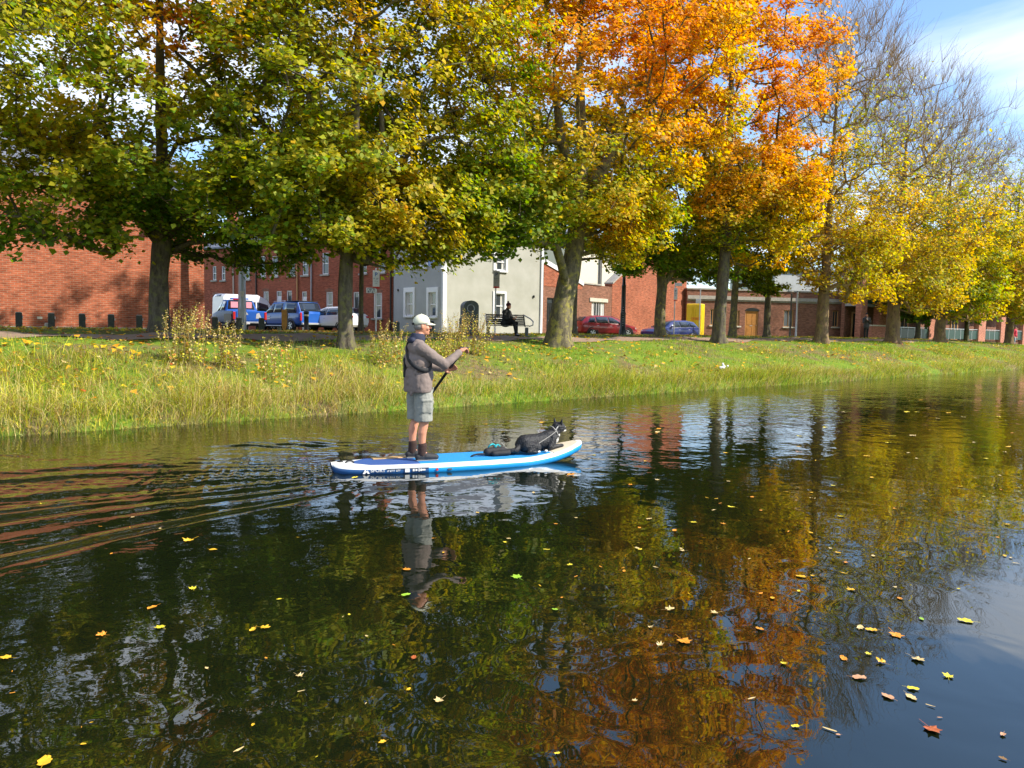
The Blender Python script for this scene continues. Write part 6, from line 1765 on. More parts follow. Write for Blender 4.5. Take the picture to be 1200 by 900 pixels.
M['fur_black'] = mat('fur_black', (0.012, 0.012, 0.014), 0.55, var=0.5, vscale=22, bump=0.5, bscale=70)
M['fur_white'] = mat('fur_white', (0.66, 0.63, 0.58), 0.8, bump=0.8, bscale=60)
M['lead'] = mat('lead', (0.38, 0.36, 0.33), 0.7)
xr, xh = board_pt(605, 0.0), board_pt(657, 0.0)
dxc = (xr+xh)/2
dog = empty('dog', board_world(dxc, 0.0, deckz(dxc)+0.004), BRZ+0.10); tag(dog, 'black and white sheepdog lying on the front of the paddleboard looking ahead', 'dog')
hd = (xh-xr)/2
dog.scale = (0.95, 0.95, 0.93)
pitch_z = lambda x: deckz(dxc+x)-deckz(dxc)
b = MB()
b.cap((-hd*0.70, 0, 0.125), (-hd*0.25, 0, 0.135), 0.125, 0.118, 14); b.cap((-hd*0.3, 0, 0.13), (hd*0.45, 0, 0.155), 0.112, 0.125, 14)      # rump, trunk
b.cap((hd*0.40, 0, 0.17), (hd*0.70, 0.02, 0.20), 0.122, 0.108, 12)                                        # chest
b.cap((hd*0.55, 0, 0.21), (hd*0.88, 0.02, 0.270), 0.092, 0.075, 12)                                        # neck and ruff
HDc = Vector((hd*1.02, 0.025, 0.325))
b.ball(HDc, (0.102, 0.096, 0.084), 14); b.cap(HDc+Vector((0.05, 0.03, -0.018)), HDc+Vector((0.145, 0.075, -0.045)), 0.056, 0.034, 10)
for s in (-1, 1): b.cap(HDc+Vector((0.0, s*0.05, -0.02)), HDc+Vector((-0.05, s*0.055, -0.07)), 0.045, 0.03, 8)
b.cap((-hd*0.75, -0.085, 0.10), (-hd*0.38, -0.145, 0.085), 0.085, 0.068, 12); b.cap((-hd*0.40, -0.15, 0.075), (-hd*0.75, -0.165, 0.035), 0.055, 0.032, 10); b.cap((-hd*0.78, -0.165, 0.03), (-hd*0.42, -0.18, 0.024), 0.028, 0.024, 9)   # near thigh, hock, foot
b.cap((-hd*0.75, 0.085, 0.10), (-hd*0.38, 0.14, 0.085), 0.085, 0.065, 12); b.cap((-hd*0.40, 0.15, 0.06), (-hd*0.7, 0.16, 0.03), 0.05, 0.03, 10)
z1 = pitch_z(hd*0.9)
for s in (-1, 1):
    b.cap((hd*0.52, s*0.085, 0.19), (hd*0.35, s*0.115, 0.075), 0.062, 0.045, 10)                          # upper foreleg
    b.cap((hd*0.35, s*0.115, 0.055), (hd*0.80, s*0.10, 0.04+z1*0.8), 0.040, 0.028, 10); b.cap((hd*0.80, s*0.10, 0.035+z1*0.8), (hd*0.98, s*0.10, 0.028+z1), 0.030, 0.027, 9)
b.cap((-hd*0.95, -0.02, 0.10), (-hd*1.25, -0.07, 0.045), 0.05, 0.042, 10); b.cap((-hd*1.25, -0.07, 0.045), (-hd*1.55, -0.05, 0.04), 0.042, 0.026, 10)   # tail
q_ = np.random.default_rng(8)
for k in range(0):                                     # tufts of the coat
    t = q_.uniform(-0.85, 0.6); a = q_.uniform(-2.6, 0.6)
    c = Vector((hd*t, 0.112*math.cos(a-1.2), 0.135+0.03*t+0.105*math.sin(-a*0.9+0.2)))
    b.cap(c, c+Vector((-0.045, q_.normal(0, 0.008), -0.018)), 0.018, 0.007, 6)
db = b.build('body', M['fur_black'], dog); remesh(db, 0.006, 5, 0.5); rumple(db, 0.018, 0.015)
for s, tw_ in ((-1, -0.2), (1, 0.2)):
    b = MB(); o_ = HDc+Vector((-0.02+0.025*(s<0), s*0.060, 0.056))
    b.cap(o_, o_+Vector((0.0, s*0.014, 0.035)), 0.032, 0.022, 8, sq=(0.6, 1, 1)); b.cap(o_+Vector((0.0, s*0.014, 0.035)), o_+Vector((0.008, s*0.024, 0.085)), 0.022, 0.003, 8, sq=(0.6, 1, 1))
    ee = b.build('ear', M['fur_black'], dog); remesh(ee, 0.005, 1)
b = MB(); b.cap(HDc+Vector((0.11, 0.045, -0.055)), HDc+Vector((0.152, 0.070, -0.058)), 0.030, 0.024, 8); b.cap(HDc+Vector((0.085, 0.03, 0.03)), HDc+Vector((0.14, 0.06, -0.008)), 0.012, 0.016, 8)
b.build('white_muzzle', M['fur_white'], dog)
b = MB(); b.ball(HDc+Vector((0.178, 0.090, -0.036)), (0.012, 0.014, 0.011), 8); b.build('nose', M['black_paint'], dog)
b = MB(); b.cap((hd*0.72, -0.03, 0.15), (hd*0.86, -0.01, 0.22), 0.058, 0.052, 10); o = b.build('white_bib', M['fur_white'], dog)
b = MB(); b.ball((hd*0.02, -0.185, 0.03), (0.028, 0.02, 0.02), 8); b.ball((-hd*0.36, -0.185, 0.028), (0.035, 0.02, 0.02), 8); b.build('white_paw', M['fur_white'], dog)
b = MB(); ring = [Vector((hd*0.76, 0.015, 0.262))+Vector((0.045*math.cos(t), 0.096*math.sin(t), 0.085*math.cos(t)*-1.0)) for t in np.linspace(0, 2*math.pi, 19)]; b.tube(ring, 0.007, 6); b.build('collar', M['lead'], dog)
b = MB(); b.tube([(hd*0.70, -0.080, 0.285), (hd*0.45, -0.108, 0.245), (hd*0.1, -0.122, 0.19), (-hd*0.25, -0.14, 0.14), (-hd*0.6, -0.178, 0.08), (-hd*0.85, -0.17, 0.03)], 0.0045, 6); b.build('lead', M['lead'], dog)
b = MB(); b.tube([HDc+Vector((-0.085, -0.062, -0.03)), HDc+Vector((-0.05, -0.072, 0.02)), HDc+Vector((0.0, -0.066, 0.052))], 0.009, 6); b.build('head_strap', M['fur_white'], dog)

# ------------------------------------------------------------------ seated and standing people
def simple_hand(b, w, d, palm, side): hand(b, w, d, palm, 0.5, side)
M['dark_coat'] = mat('dark_coat', (0.018, 0.018, 0.017), 0.85, var=0.3, vscale=8)
M['dark_trousers'] = mat('dark_trousers', (0.012, 0.012, 0.013), 0.85)
M['maroon'] = mat('maroon', (0.08, 0.018, 0.022), 0.9, bump=0.5, bscale=60)
M['grey_cloth'] = mat('grey_cloth', (0.07, 0.068, 0.07), 0.85)
M['red_cloth'] = mat('red_cloth', (0.55, 0.03, 0.06), 0.8)
M['pale_jeans'] = mat('pale_jeans', (0.30, 0.36, 0.46), 0.85)
def head(b, c, f, sc_=1.0):
    """head with face looking along unit f"""
    c, f = Vector(c), Vector(f).normalized(); s = Vector((0, 0, 1)).cross(f)
    b.ball(c, (0.088*sc_, 0.080*sc_, 0.108*sc_), 14); b.ball(c+f*0.03+Vector((0, 0, -0.055)), 0.056, 10)
    b.cap(c+f*0.085+Vector((0, 0, 0.015)), c+f*0.108+Vector((0, 0, -0.02)), 0.010, 0.014, 6); b.cap(c+f*0.07+Vector((0, 0, -0.09)), c+f*0.078+Vector((0, 0, -0.09)), 0.02, 0.018, 6)
    for k in (-1, 1): b.ball(c+s*0.078*k, (0.014, 0.014, 0.03), 6)
# person on the bench: sits sideways towards the right, legs towards the water
rz_b = BENCH.rotation_euler.z
bx = -0.06
bp_ = Matrix.Translation(BENCH.location) @ Matrix.Rotation(rz_b, 4, 'Z')
pr_ = empty('person', bp_ @ Vector((bx, 0.0, 0.0)), rz_b); tag(pr_, 'person in dark clothes and a maroon bobble hat sitting on the bench', 'person')
hipz = 0.50
tw = Vector((0.62, -0.78, 0)).normalized()                 # direction the sitter faces
sd_ = Vector((tw.y, -tw.x, 0))
hip = Vector((0, 0.14, hipz+0.02)); chest = hip+Vector((0.03, 0.0, 0.40))+tw*0.02; neck = chest+tw*0.03+Vector((0, 0, 0.14)); hdp = neck+tw*0.06+Vector((0, 0, 0.14))
b = MB(); ct = MB(); tr = MB()
b.cap(chest+Vector((0, 0, 0.05)), hdp, 0.05, 0.05, 10); head(b, hdp, tw+Vector((0, 0, -0.35)))
ct.cap(hip+sd_*0.09, hip-sd_*0.09, 0.15, 0.15, 12); ct.cap(hip, chest, 0.155, 0.16, 12); ct.cap(chest+sd_*0.12+Vector((0, 0, 0.03)), chest-sd_*0.12+Vector((0, 0, 0.03)), 0.105, 0.105, 12); ct.cap(chest+Vector((0, 0, .08)), neck, 0.09, 0.08, 10)
lap = hip+tw*0.36+Vector((0, 0, 0.16))
for k in (-1, 1):
    sh_ = chest+sd_*0.19*k+Vector((0, 0, 0.04)); el = sh_+sd_*0.05*k+tw*0.10+Vector((0, 0, -0.27)); wr_ = lap+sd_*0.045*k
    ct.cap(sh_, el, 0.075, 0.06, 10); ct.cap(el, wr_, 0.058, 0.042, 10)
    b.cap(chest, sh_, 0.06, 0.05, 8); b.cap(sh_, el, 0.045, 0.035, 8); b.cap(el, wr_, 0.034, 0.028, 8); b.cap(chest, chest+Vector((0, 0, 0.1)), 0.06, 0.06, 8)
    simple_hand(b, wr_, tw+Vector((0, 0, 0.25))-sd_*0.3*k, Vector((0, 0, 1)), k)
    kn = hip+tw*0.46+sd_*0.09*k+Vector((0, 0, 0.02)); an = kn+tw*(0.02 if k < 0 else 0.10)+Vector((0, 0, -0.44))
    if k > 0: kn = kn+Vector((0, 0, 0.04))
    tr.cap(hip+sd_*0.09*k, kn, 0.095, 0.068, 12); tr.cap(kn, an, 0.066, 0.046, 10)
    s_ = MB(); s_.cap(an+Vector((0, 0, -0.02)), an+tw*0.13+Vector((0, 0, -0.045)), 0.045, 0.038, 10); s_.cap(an+tw*0.1+Vector((0, 0, -0.045)), an+tw*0.17+Vector((0, 0, -0.05)), 0.038, 0.032, 10)
    so_ = s_.build('shoe', M['shoe'], pr_); remesh(so_, 0.01, 1)
    MB().cap(an+tw*0.02+Vector((0, 0, 0.0)), an+tw*0.10+Vector((0, 0, -0.012)), 0.028, 0.026, 8).build('shoe_tongue', M['sign_white'], so_)
remesh(b.build('body', M['skin'], pr_), 0.008, 3)
remesh(ct.build('coat', M['dark_coat'], pr_), 0.012, 3); remesh(tr.build('trousers', M['dark_trousers'], pr_), 0.012, 3)
b = MB(); b.ball(hdp+Vector((0, 0, 0.045))-tw*0.015, (0.105, 0.105, 0.088), 14); b.ball(hdp+Vector((0, 0, 0.155))-tw*0.03, 0.042, 10); b.build('bobble_hat', M['maroon'], pr_)
b = MB(); b.box(lap+tw*0.10+Vector((0, 0, 0.035)), (0.085, 0.15, 0.012), rz=math.atan2(tw.y, tw.x), bev=0.004); ph = b.build('phone', M['sign_white'], None); ph.matrix_world = Matrix.Translation(pr_.location) @ Matrix.Rotation(rz_b, 4, 'Z')
tag(ph, 'pale phone held in the lap of the person on the bench', 'phone')
# standing person in a long dark coat on the right, holding something white to the face
def stander(px, v, label, fx, coat_m, leg_m, hair_m, h=1.72, coat_len=0.85, arms='up', facing=None):
    p = at(px, v); r = empty('person', p, face_cam(p)); tag(r, label, 'person')
    k_ = h/1.75; S = lambda *a: Vector(a)*k_
    b, ct, tr = MB(), MB(), MB()
    f = Vector(fx).normalized(); s = Vector((f.y, -f.x, 0))
    b.cap(S(0, 0, 1.42), S(0, 0, 1.56), 0.055, 0.052, 10); head(b, S(0, 0, 1.63), f)
    ct.cap(S(0, 0, 0)+s*0.09+Vector((0, 0, 1.38*k_)), -s*0.09+Vector((0, 0, 1.38*k_)), 0.11, 0.11, 12); ct.cap(S(0, 0, 1.3), S(0, 0, 0.98), 0.165, 0.16, 12); ct.cap(S(0, 0, 1.0), S(0, 0, coat_len), 0.165, 0.19, 14); ct.cap(S(0, 0, 1.42), S(0, 0, 1.48), 0.09, 0.075, 10)
    for k in (-1, 1):
        a = s*0.19*k+Vector((0, 0, 1.37*k_))
        if arms == 'up': e_ = a+s*0.03*k+f*0.12+Vector((0, 0, -0.26)); w_ = f*0.25+s*0.05*k+Vector((0, 0, (1.36 if k > 0 else 1.24)*k_))
        else: e_ = a+s*0.06*k-f*0.03*k+Vector((0, 0, -0.30)); w_ = e_+f*(0.12 if k > 0 else 0.02)+Vector((0, 0, -0.24))
        b.cap(S(0, 0, 1.40), a, 0.055, 0.05, 8); b.cap(a, e_, 0.042, 0.034, 8); b.cap(e_, w_, 0.032, 0.028, 8)
        ct.cap(a, e_, 0.07, 0.055, 10); ct.cap(e_, w_, 0.054, 0.04, 10)
        hand(b, w_, (w_-e_).normalized(), f if arms != 'up' else Vector((0, 0, 1)), 0.4, k)
        hp = s*0.09*k+Vector((0, 0, 0.90*k_)); kn = hp+f*(0.06*k if arms != 'up' else 0.01)+Vector((0, 0, -0.42*k_)); an = kn+f*(0.02*k if arms != 'up' else 0)-f*0.02+Vector((0, 0, -0.40*k_))
        tr.cap(hp, kn, 0.085, 0.06, 10); tr.cap(kn, an, 0.06, 0.045, 10)
        q = MB(); q.cap(an+Vector((0, 0, -0.03)), an+f*0.16+Vector((0, 0, -0.05)), 0.045, 0.034, 10); remesh(q.build('shoe', M['shoe'], r), 0.012, 1)
    remesh(b.build('body', M['skin'], r), 0.01, 2); remesh(ct.build('coat', coat_m, r), 0.014, 3); remesh(tr.build('trousers', leg_m, r), 0.014, 2)
    b = MB(); c = S(0, 0, 1.66)-f*0.02; b.ball(c+Vector((0, 0, 0.012)), (0.10, 0.10, 0.105), 12); b.ball(c-f*0.04+Vector((0, 0, -0.10)), (0.085, 0.085, 0.12), 10); b.build('hair', hair_m, r)
    return r
sp = stander(1014.5, 9.4, 'person in a long dark coat standing between two trees holding a white cup', (0.15, -1, 0), M['grey_cloth'], M['dark_trousers'], M['hair_dark'])
mwp = Matrix.Translation(sp.location) @ Matrix.Rotation(sp.rotation_euler.z, 4, 'Z')
b = MB(); b.lathe([(0.032, 0), (0.042, 0.11), (0.044, 0.115), (0.036, 0.125)], 12); cu = b.build('cup', M['sign_white'], None, mwp @ Vector((0.04, -0.33, 1.27)))
tag(cu, 'white takeaway cup in the hands of the person in the long coat', 'cup')
p_ = at(1187, 8.5)
stander(1188.5, 8.5, 'person in a bright red top and pale jeans walking at the right edge', (0.85, -0.4, 0), M['red_cloth'], M['pale_jeans'], M['hair_dark'], h=1.66, coat_len=0.93, arms='walk')
# ================================================================== GRASS, WEEDS, FALLEN LEAVES
def blades(name, P, h, w, lean, C, nseg=3):
    q = np.random.default_rng(len(P))
    n = len(P); th = q.uniform(0, 2*np.pi, n)
    side = np.stack([np.cos(th), np.sin(th), np.zeros(n)], 1)
    V = np.zeros((n, 2*nseg+1, 3)); C2 = np.zeros((n, 2*nseg+1, 3))
    for k in range(nseg+1):
        t = k/nseg
        c = P+np.stack([lean[:, 0]*h*t**1.8, lean[:, 1]*h*t**1.8, h*(t-0.42*t**2.6*np.clip(np.hypot(lean[:, 0], lean[:, 1]), 0, 1.3))], 1)
        if k < nseg:
            ww = (w*(1-0.75*t)*0.5)[:, None]
            V[:, 2*k] = c-side*ww; V[:, 2*k+1] = c+side*ww
        else: V[:, 2*k] = c
    C2[:] = C[:, None]
    b = (2*nseg+1)*np.arange(n)[:, None, None]
    Q = np.array([(2*k, 2*k+1, 2*k+3, 2*k+2) for k in range(nseg-1)])
    T = np.array([(2*nseg-2, 2*nseg-1, 2*nseg)])
    me = np_mesh(name, V.reshape(-1, 3), [(Q[None]+b).reshape(-1, 4), (T[None]+b).reshape(-1, 3)], M['grass'], colors=C2.reshape(-1, 3))
    return me
def spread(n, v0, v1, q, u0=-20, u1=75, p=1.7):
    t = q.uniform(0, 1, n)**p
    u = u0+(u1-u0)*t
    v = v0+(v1-v0)*q.uniform(0, 1, n)
    return u, v
GR = dict(lime=(0.42, 0.46, 0.022), green=(0.18, 0.32, 0.03), straw=(0.64, 0.50, 0.20), yel=(0.60, 0.53, 0.05), brown=(0.36, 0.20, 0.06), dark=(0.09, 0.15, 0.02))
GR = {k: np.array(v) for k, v in GR.items()}
def pick(q, n, names, w, jit=0.28):
    w = np.asarray(w, float)
    if w.ndim == 1: w = np.repeat(w[None], n, 0)
    w = w/w.sum(1, keepdims=True)
    i = (q.uniform(0, 1, (n, 1)) > np.cumsum(w, 1)).sum(1).clip(0, len(names)-1)
    C = np.array([GR[k] for k in names])[i]
    return np.clip(C*np.clip(1+q.normal(0, jit, (n, 1)), 0.5, 1.6), 0, 0.8)
q = np.random.default_rng(77)
# long grass by the water and up the slope
def long_grass(n, v0, v1, hm, q, name):
    u, v = spread(n, v0, v1, q)
    P3 = np.stack([u, v, 0*u], 1)
    a = lownoise(P3, 41, 1.5); bq = lownoise(P3, 42, 0.9)
    left = 1-smooth(-7, 0, u)
    dens = 0.55+0.4*left+0.40*a+0.3*bq-0.14*np.clip(v-1.2, 0, 9)*(1-0.55*left)+0.5*(v < 0.5)
    k = q.uniform(0, 1, n) < dens
    u, v, a, bq, left = u[k], v[k], a[k], bq[k], left[k]; n = len(u)
    z = gz(u, v)
    h = hm*np.clip(q.normal(1, 0.33, n), 0.3, 1.9)*(0.62+0.3*a+0.32*left)*np.exp(-np.clip(v-0.8, 0, 9)*0.20*(1-0.30*left))
    h = np.clip(h, 0.06, 1.0)
    ld = q.uniform(0, 2*np.pi, n); lm = np.abs(q.normal(0.55, 0.55, n)); lm = np.where(q.uniform(0, 1, n) < 0.3, lm+0.7, lm)
    lean = np.stack([np.cos(ld)*lm, np.sin(ld)*lm-0.25], 1)
    w = q.uniform(0.006, 0.015, n)*(1+0.012*np.clip(u+5, 0, 60))
    x = 0.5+0.5*bq
    W = np.stack([1.1+0*x, 0.7+0.9*(v < 0.6)*(1-left)+0.6*(v > 2.4), 0.8+2.2*np.clip(1-x, 0, 1)*(v < 2.6)+0.8*left*(v < 1.6), 1.0+0.5*x, 0.3+0.5*(v > 0.9), 0.25+0*x], 1)
    C = pick(q, n, ['lime', 'green', 'straw', 'yel', 'brown', 'dark'], W)
    o = link(name, blades(name, np.stack([u, v, z-0.03], 1), h, w, lean, C)); tag(o, kind='stuff'); return o
long_grass(70000, -0.25, 0.8, 0.52, q, 'reed_grass')
long_grass(86000, 0.4, 3.9, 0.44, q, 'long_grass')
# mown grass of the crest and verge
n = 60000
u, v = spread(n, 1.5, 6.2, q); u2, v2 = spread(16000, 7.8, 17.6, q, -14, 60, 1.3); u = np.concatenate([u, u2]); v = np.concatenate([v, v2])
P3 = np.stack([u, v, 0*u], 1); a = lownoise(P3, 51, 0.9); k = q.uniform(0, 1, len(u)) < 0.75+0.5*a
u, v, a = u[k], v[k], a[k]; n = len(u)
h = np.clip(q.normal(0.075, 0.03, n)*(1+0.5*a), 0.02, 0.2); ld = q.uniform(0, 6.28, n)
lean = np.stack([np.cos(ld), np.sin(ld)], 1)*np.abs(q.normal(0.3, 0.3, n))[:, None]
C = pick(q, n, ['green', 'lime', 'dark', 'yel', 'straw'], [2.4, 1.3, 0.4, 0.35, 0.15])
o = link('short_grass', blades('short_grass', np.stack([u, v, gz(u, v)-0.012], 1), h, q.uniform(0.012, 0.024, n)*(1+0.012*np.clip(u+5, 0, 60)), lean, C, nseg=1)); tag(o, kind='stuff')
# fallen leaves on bank, path and verge
n = 21000
u, v = spread(n, 0.6, 17.8, q, -22, 70, 1.5)
P3 = np.stack([u, v, 0*u], 1); a = lownoise(P3, 61, 0.7)+0.5*lownoise(P3, 62, 2.0)
onp = (v > 6.0) & (v < 8.0)
k = q.uniform(0, 1, n) < np.clip(0.5+0.45*a, 0.03, 1)*np.where(onp, 0.35, 1.0)*np.where(v > 8, 1.6, 1)
u, v, onp = u[k], v[k], onp[k]; n = len(u)
hgt_ = np.where((v < 4.8), q.uniform(0.0, 0.20, n)*np.exp(-v*0.15), 0.012)+np.where(onp, 0.028, 0.012)
N = np.stack([q.normal(0, 0.28, n), q.normal(-0.1, 0.28, n), np.ones(n)], 1)
LC = np.array([YEL, GOLD, ORA, BRO, RED*0.9, np.array([0.55, 0.42, 0.18])])
C = LC[q.choice(6, n, p=[0.30, 0.22, 0.18, 0.16, 0.05, 0.09])]*np.clip(1+q.normal(0, 0.2, (n, 1)), 0.5, 1.5)
o = link('fallen_leaves', leaves_mesh('fallen_leaves', np.stack([u, v, gz(u, v)+hgt_], 1), N, q.uniform(0.08, 0.17, n), np.clip(C, 0, 0.85), M['litter'], False, q)); tag(o, kind='stuff')

# tall weeds gone to seed
M['stem'] = mat('stem', (0.25, 0.20, 0.07), 0.8, var=0.2)
def weed(px, v, hgt_m, ns, spread_r, label, seed, tone):
    ns = int(ns*1.5)
    q = np.random.default_rng(seed)
    p = at(px, v); r = empty('weed_plant', p); tag(r, label, 'plant', 'tall weeds on the bank')
    b = MB(); LP, LN, LS, LCc = [], [], [], []
    for k in range(ns):
        a = q.uniform(0, 6.28); d = spread_r*math.sqrt(q.uniform(0, 1)); h = hgt_m*q.uniform(0.6, 1.05)
        x, y = d*math.cos(a), d*math.sin(a); lx, ly = q.normal(0, 0.12), q.normal(-0.04, 0.10)
        pts = [(x+lx*h*t*t, y+ly*h*t*t, h*t-0.05) for t in (0, 0.35, 0.7, 1)]
        b.tube(pts, [0.007, 0.006, 0.005, 0.002], 4, caps=False)
        for t in np.arange(0.10, 1.0, 0.034):
            c = np.array([x+lx*h*t*t, y+ly*h*t*t, h*t-0.05]); a2 = q.uniform(0, 6.28)
            for s in range(1 if t < 0.72 else 3):
                a2 += 2.3; rr_ = q.uniform(0.01, 0.05)
                LP.append(c+np.array([math.cos(a2)*rr_, math.sin(a2)*rr_, q.normal(0, 0.015)])); LN.append([math.cos(a2)*0.6+q.normal(0, .3), math.sin(a2)*0.6+q.normal(0, .3), 0.6]); LS.append(q.uniform(0.025, 0.085)*(1.15-0.75*t))
                base = [GR['lime'], GR['yel'], GR['straw'], np.array([0.48, 0.24, 0.05])]
                w = np.array([0.55*(1-t)+0.02, 0.45, 0.35+2.2*max(0, t-0.5), 0.15+0.35*tone]); w /= w.sum()
                LCc.append(base[q.choice(4, p=w)]*q.uniform(0.75, 1.25))
    b.build('stems', M['stem'], r)
    tag(link('leaves', leaves_mesh('leaves', np.array(LP), np.array(LN), np.array(LS), np.clip(np.array(LCc), 0, 0.85), M['grass'], True, q), r), kind='stuff')
weed(216, 3.0, 1.30, 24, 0.42, 'tall yellowing weed clump on the bank below the maple trunk', 1, 0.6)
weed(266, 2.6, 1.05, 12, 0.30, 'pale seeded weed clump on the bank below the grey lamp post', 2, 0.3)
weed(533, 3.2, 1.35, 24, 0.42, 'golden weed clump on the bank just right of the paddler shoulder', 3, 0.9)
weed(562, 3.6, 1.25, 14, 0.28, 'slim golden weed clump on the bank in front of the litter bin', 4, 0.9)
weed(455, 2.6, 1.15, 18, 0.42, 'bushy golden weed clump on the bank behind the paddler back', 5, 0.8)
weed(512, 2.2, 1.05, 18, 0.42, 'leafy golden weed clump on the bank beside the paddler raised arm', 6, 0.8)
weed(322, 1.6, 0.95, 10, 0.4, 'lime green weed clump among the reeds left of the slim maple', 8, 0.2)

# ------------------------------------------------------------------ leaves afloat
FLT = {}
def fl_mat(k, c): FLT[k] = mat('leaf_'+k, c, 0.45, vscale=14, c2=tuple(min(1, x*1.35) for x in c))
for k, c in dict(orange=(0.62, 0.24, 0.02), gold=(0.62, 0.36, 0.02), yellow=(0.62, 0.50, 0.03), pale=(0.54, 0.40, 0.17), pink=(0.50, 0.27, 0.14), russet=(0.36, 0.09, 0.025), green=(0.25, 0.42, 0.03), brown=(0.20, 0.11, 0.03)).items(): fl_mat(k, c)
def leaf_shape(kind, q, curl):
    if kind == 'maple':
        ang = [-90, -62, -40, -18, 5, 24, 42, 58, 74, 90]; rad = [0.18, 0.50, 0.46, 0.66, 0.50, 0.60, 0.88, 0.62, 0.70, 1.0]
        pts = [(r*math.cos(R(a)), r*math.sin(R(a))) for a, r in zip(ang, rad)]
        pts = pts+[(-x, y) for x, y in pts[-2:0:-1]]
    elif kind == 'oval':
        pts = [(0.5*math.sin(t)*(1+0.25*math.cos(t))*(1+0.12*(-1)**k), -math.cos(t)*0.8) for k, t in enumerate(np.linspace(0, 2*math.pi, 17)[:-1])]
    else:
        pts = [(0.16*math.sin(t), -math.cos(t)*0.8) for t in np.linspace(0, 2*math.pi, 11)[:-1]]
    vs = [(0, 0, 0.004)]; n = len(pts)
    for x, y in pts:
        x *= 1+q.normal(0, 0.08); y *= 1+q.normal(0, 0.06)
        vs.append((x*0.5, y*0.5, max(0.0, curl*(x*x*0.34+max(0, y)**2*0.16+q.normal(0, 0.05)))))
    fs = [[0, 1+i, 1+(i+1) % n] for i in range(n)]
    k = len(vs)
    if kind != 'sliver':
        vs += [(0.012, -0.05, 0.006), (-0.012, -0.05, 0.006), (-0.03, -0.72, 0.01+curl*0.1), (-0.01, -0.72, 0.012+curl*0.1)]; fs.append([k, k+1, k+2, k+3])
    return vs, fs
_lm = {}
def float_leaf(px, py, width_px, kind, colour, label, group=None, curl=0.5, yaw=None):
    p = on_plane(px, py, 0.0)
    D = (p-CAM) @ F0
    key = (kind, colour, round(curl, 1), int(px) % 3)
    if key not in _lm:
        q = np.random.default_rng(abs(hash(key[0]+key[1]))*0+len(_lm)+5)
        vs, fs = leaf_shape(kind, q, curl); me = MB().add(vs, fs, 0, None, False).mesh('floating_leaf', FLT[colour]); _lm[key] = me
    s = width_px/FPX*D*(1.0 if kind == 'maple' else 1.25)
    z = float(water_z(np.array([p[0]]), np.array([p[1]]))[0])+0.006
    o = link('floating_leaf', _lm[key], None, (p[0], p[1], z), (rnd.uniform(-0.06, 0.06), rnd.uniform(-0.06, 0.06), rnd.uniform(0, 6.28) if yaw is None else yaw), (s, s, s))
    tag(o, label, 'leaf', group or 'leaves floating on the canal')
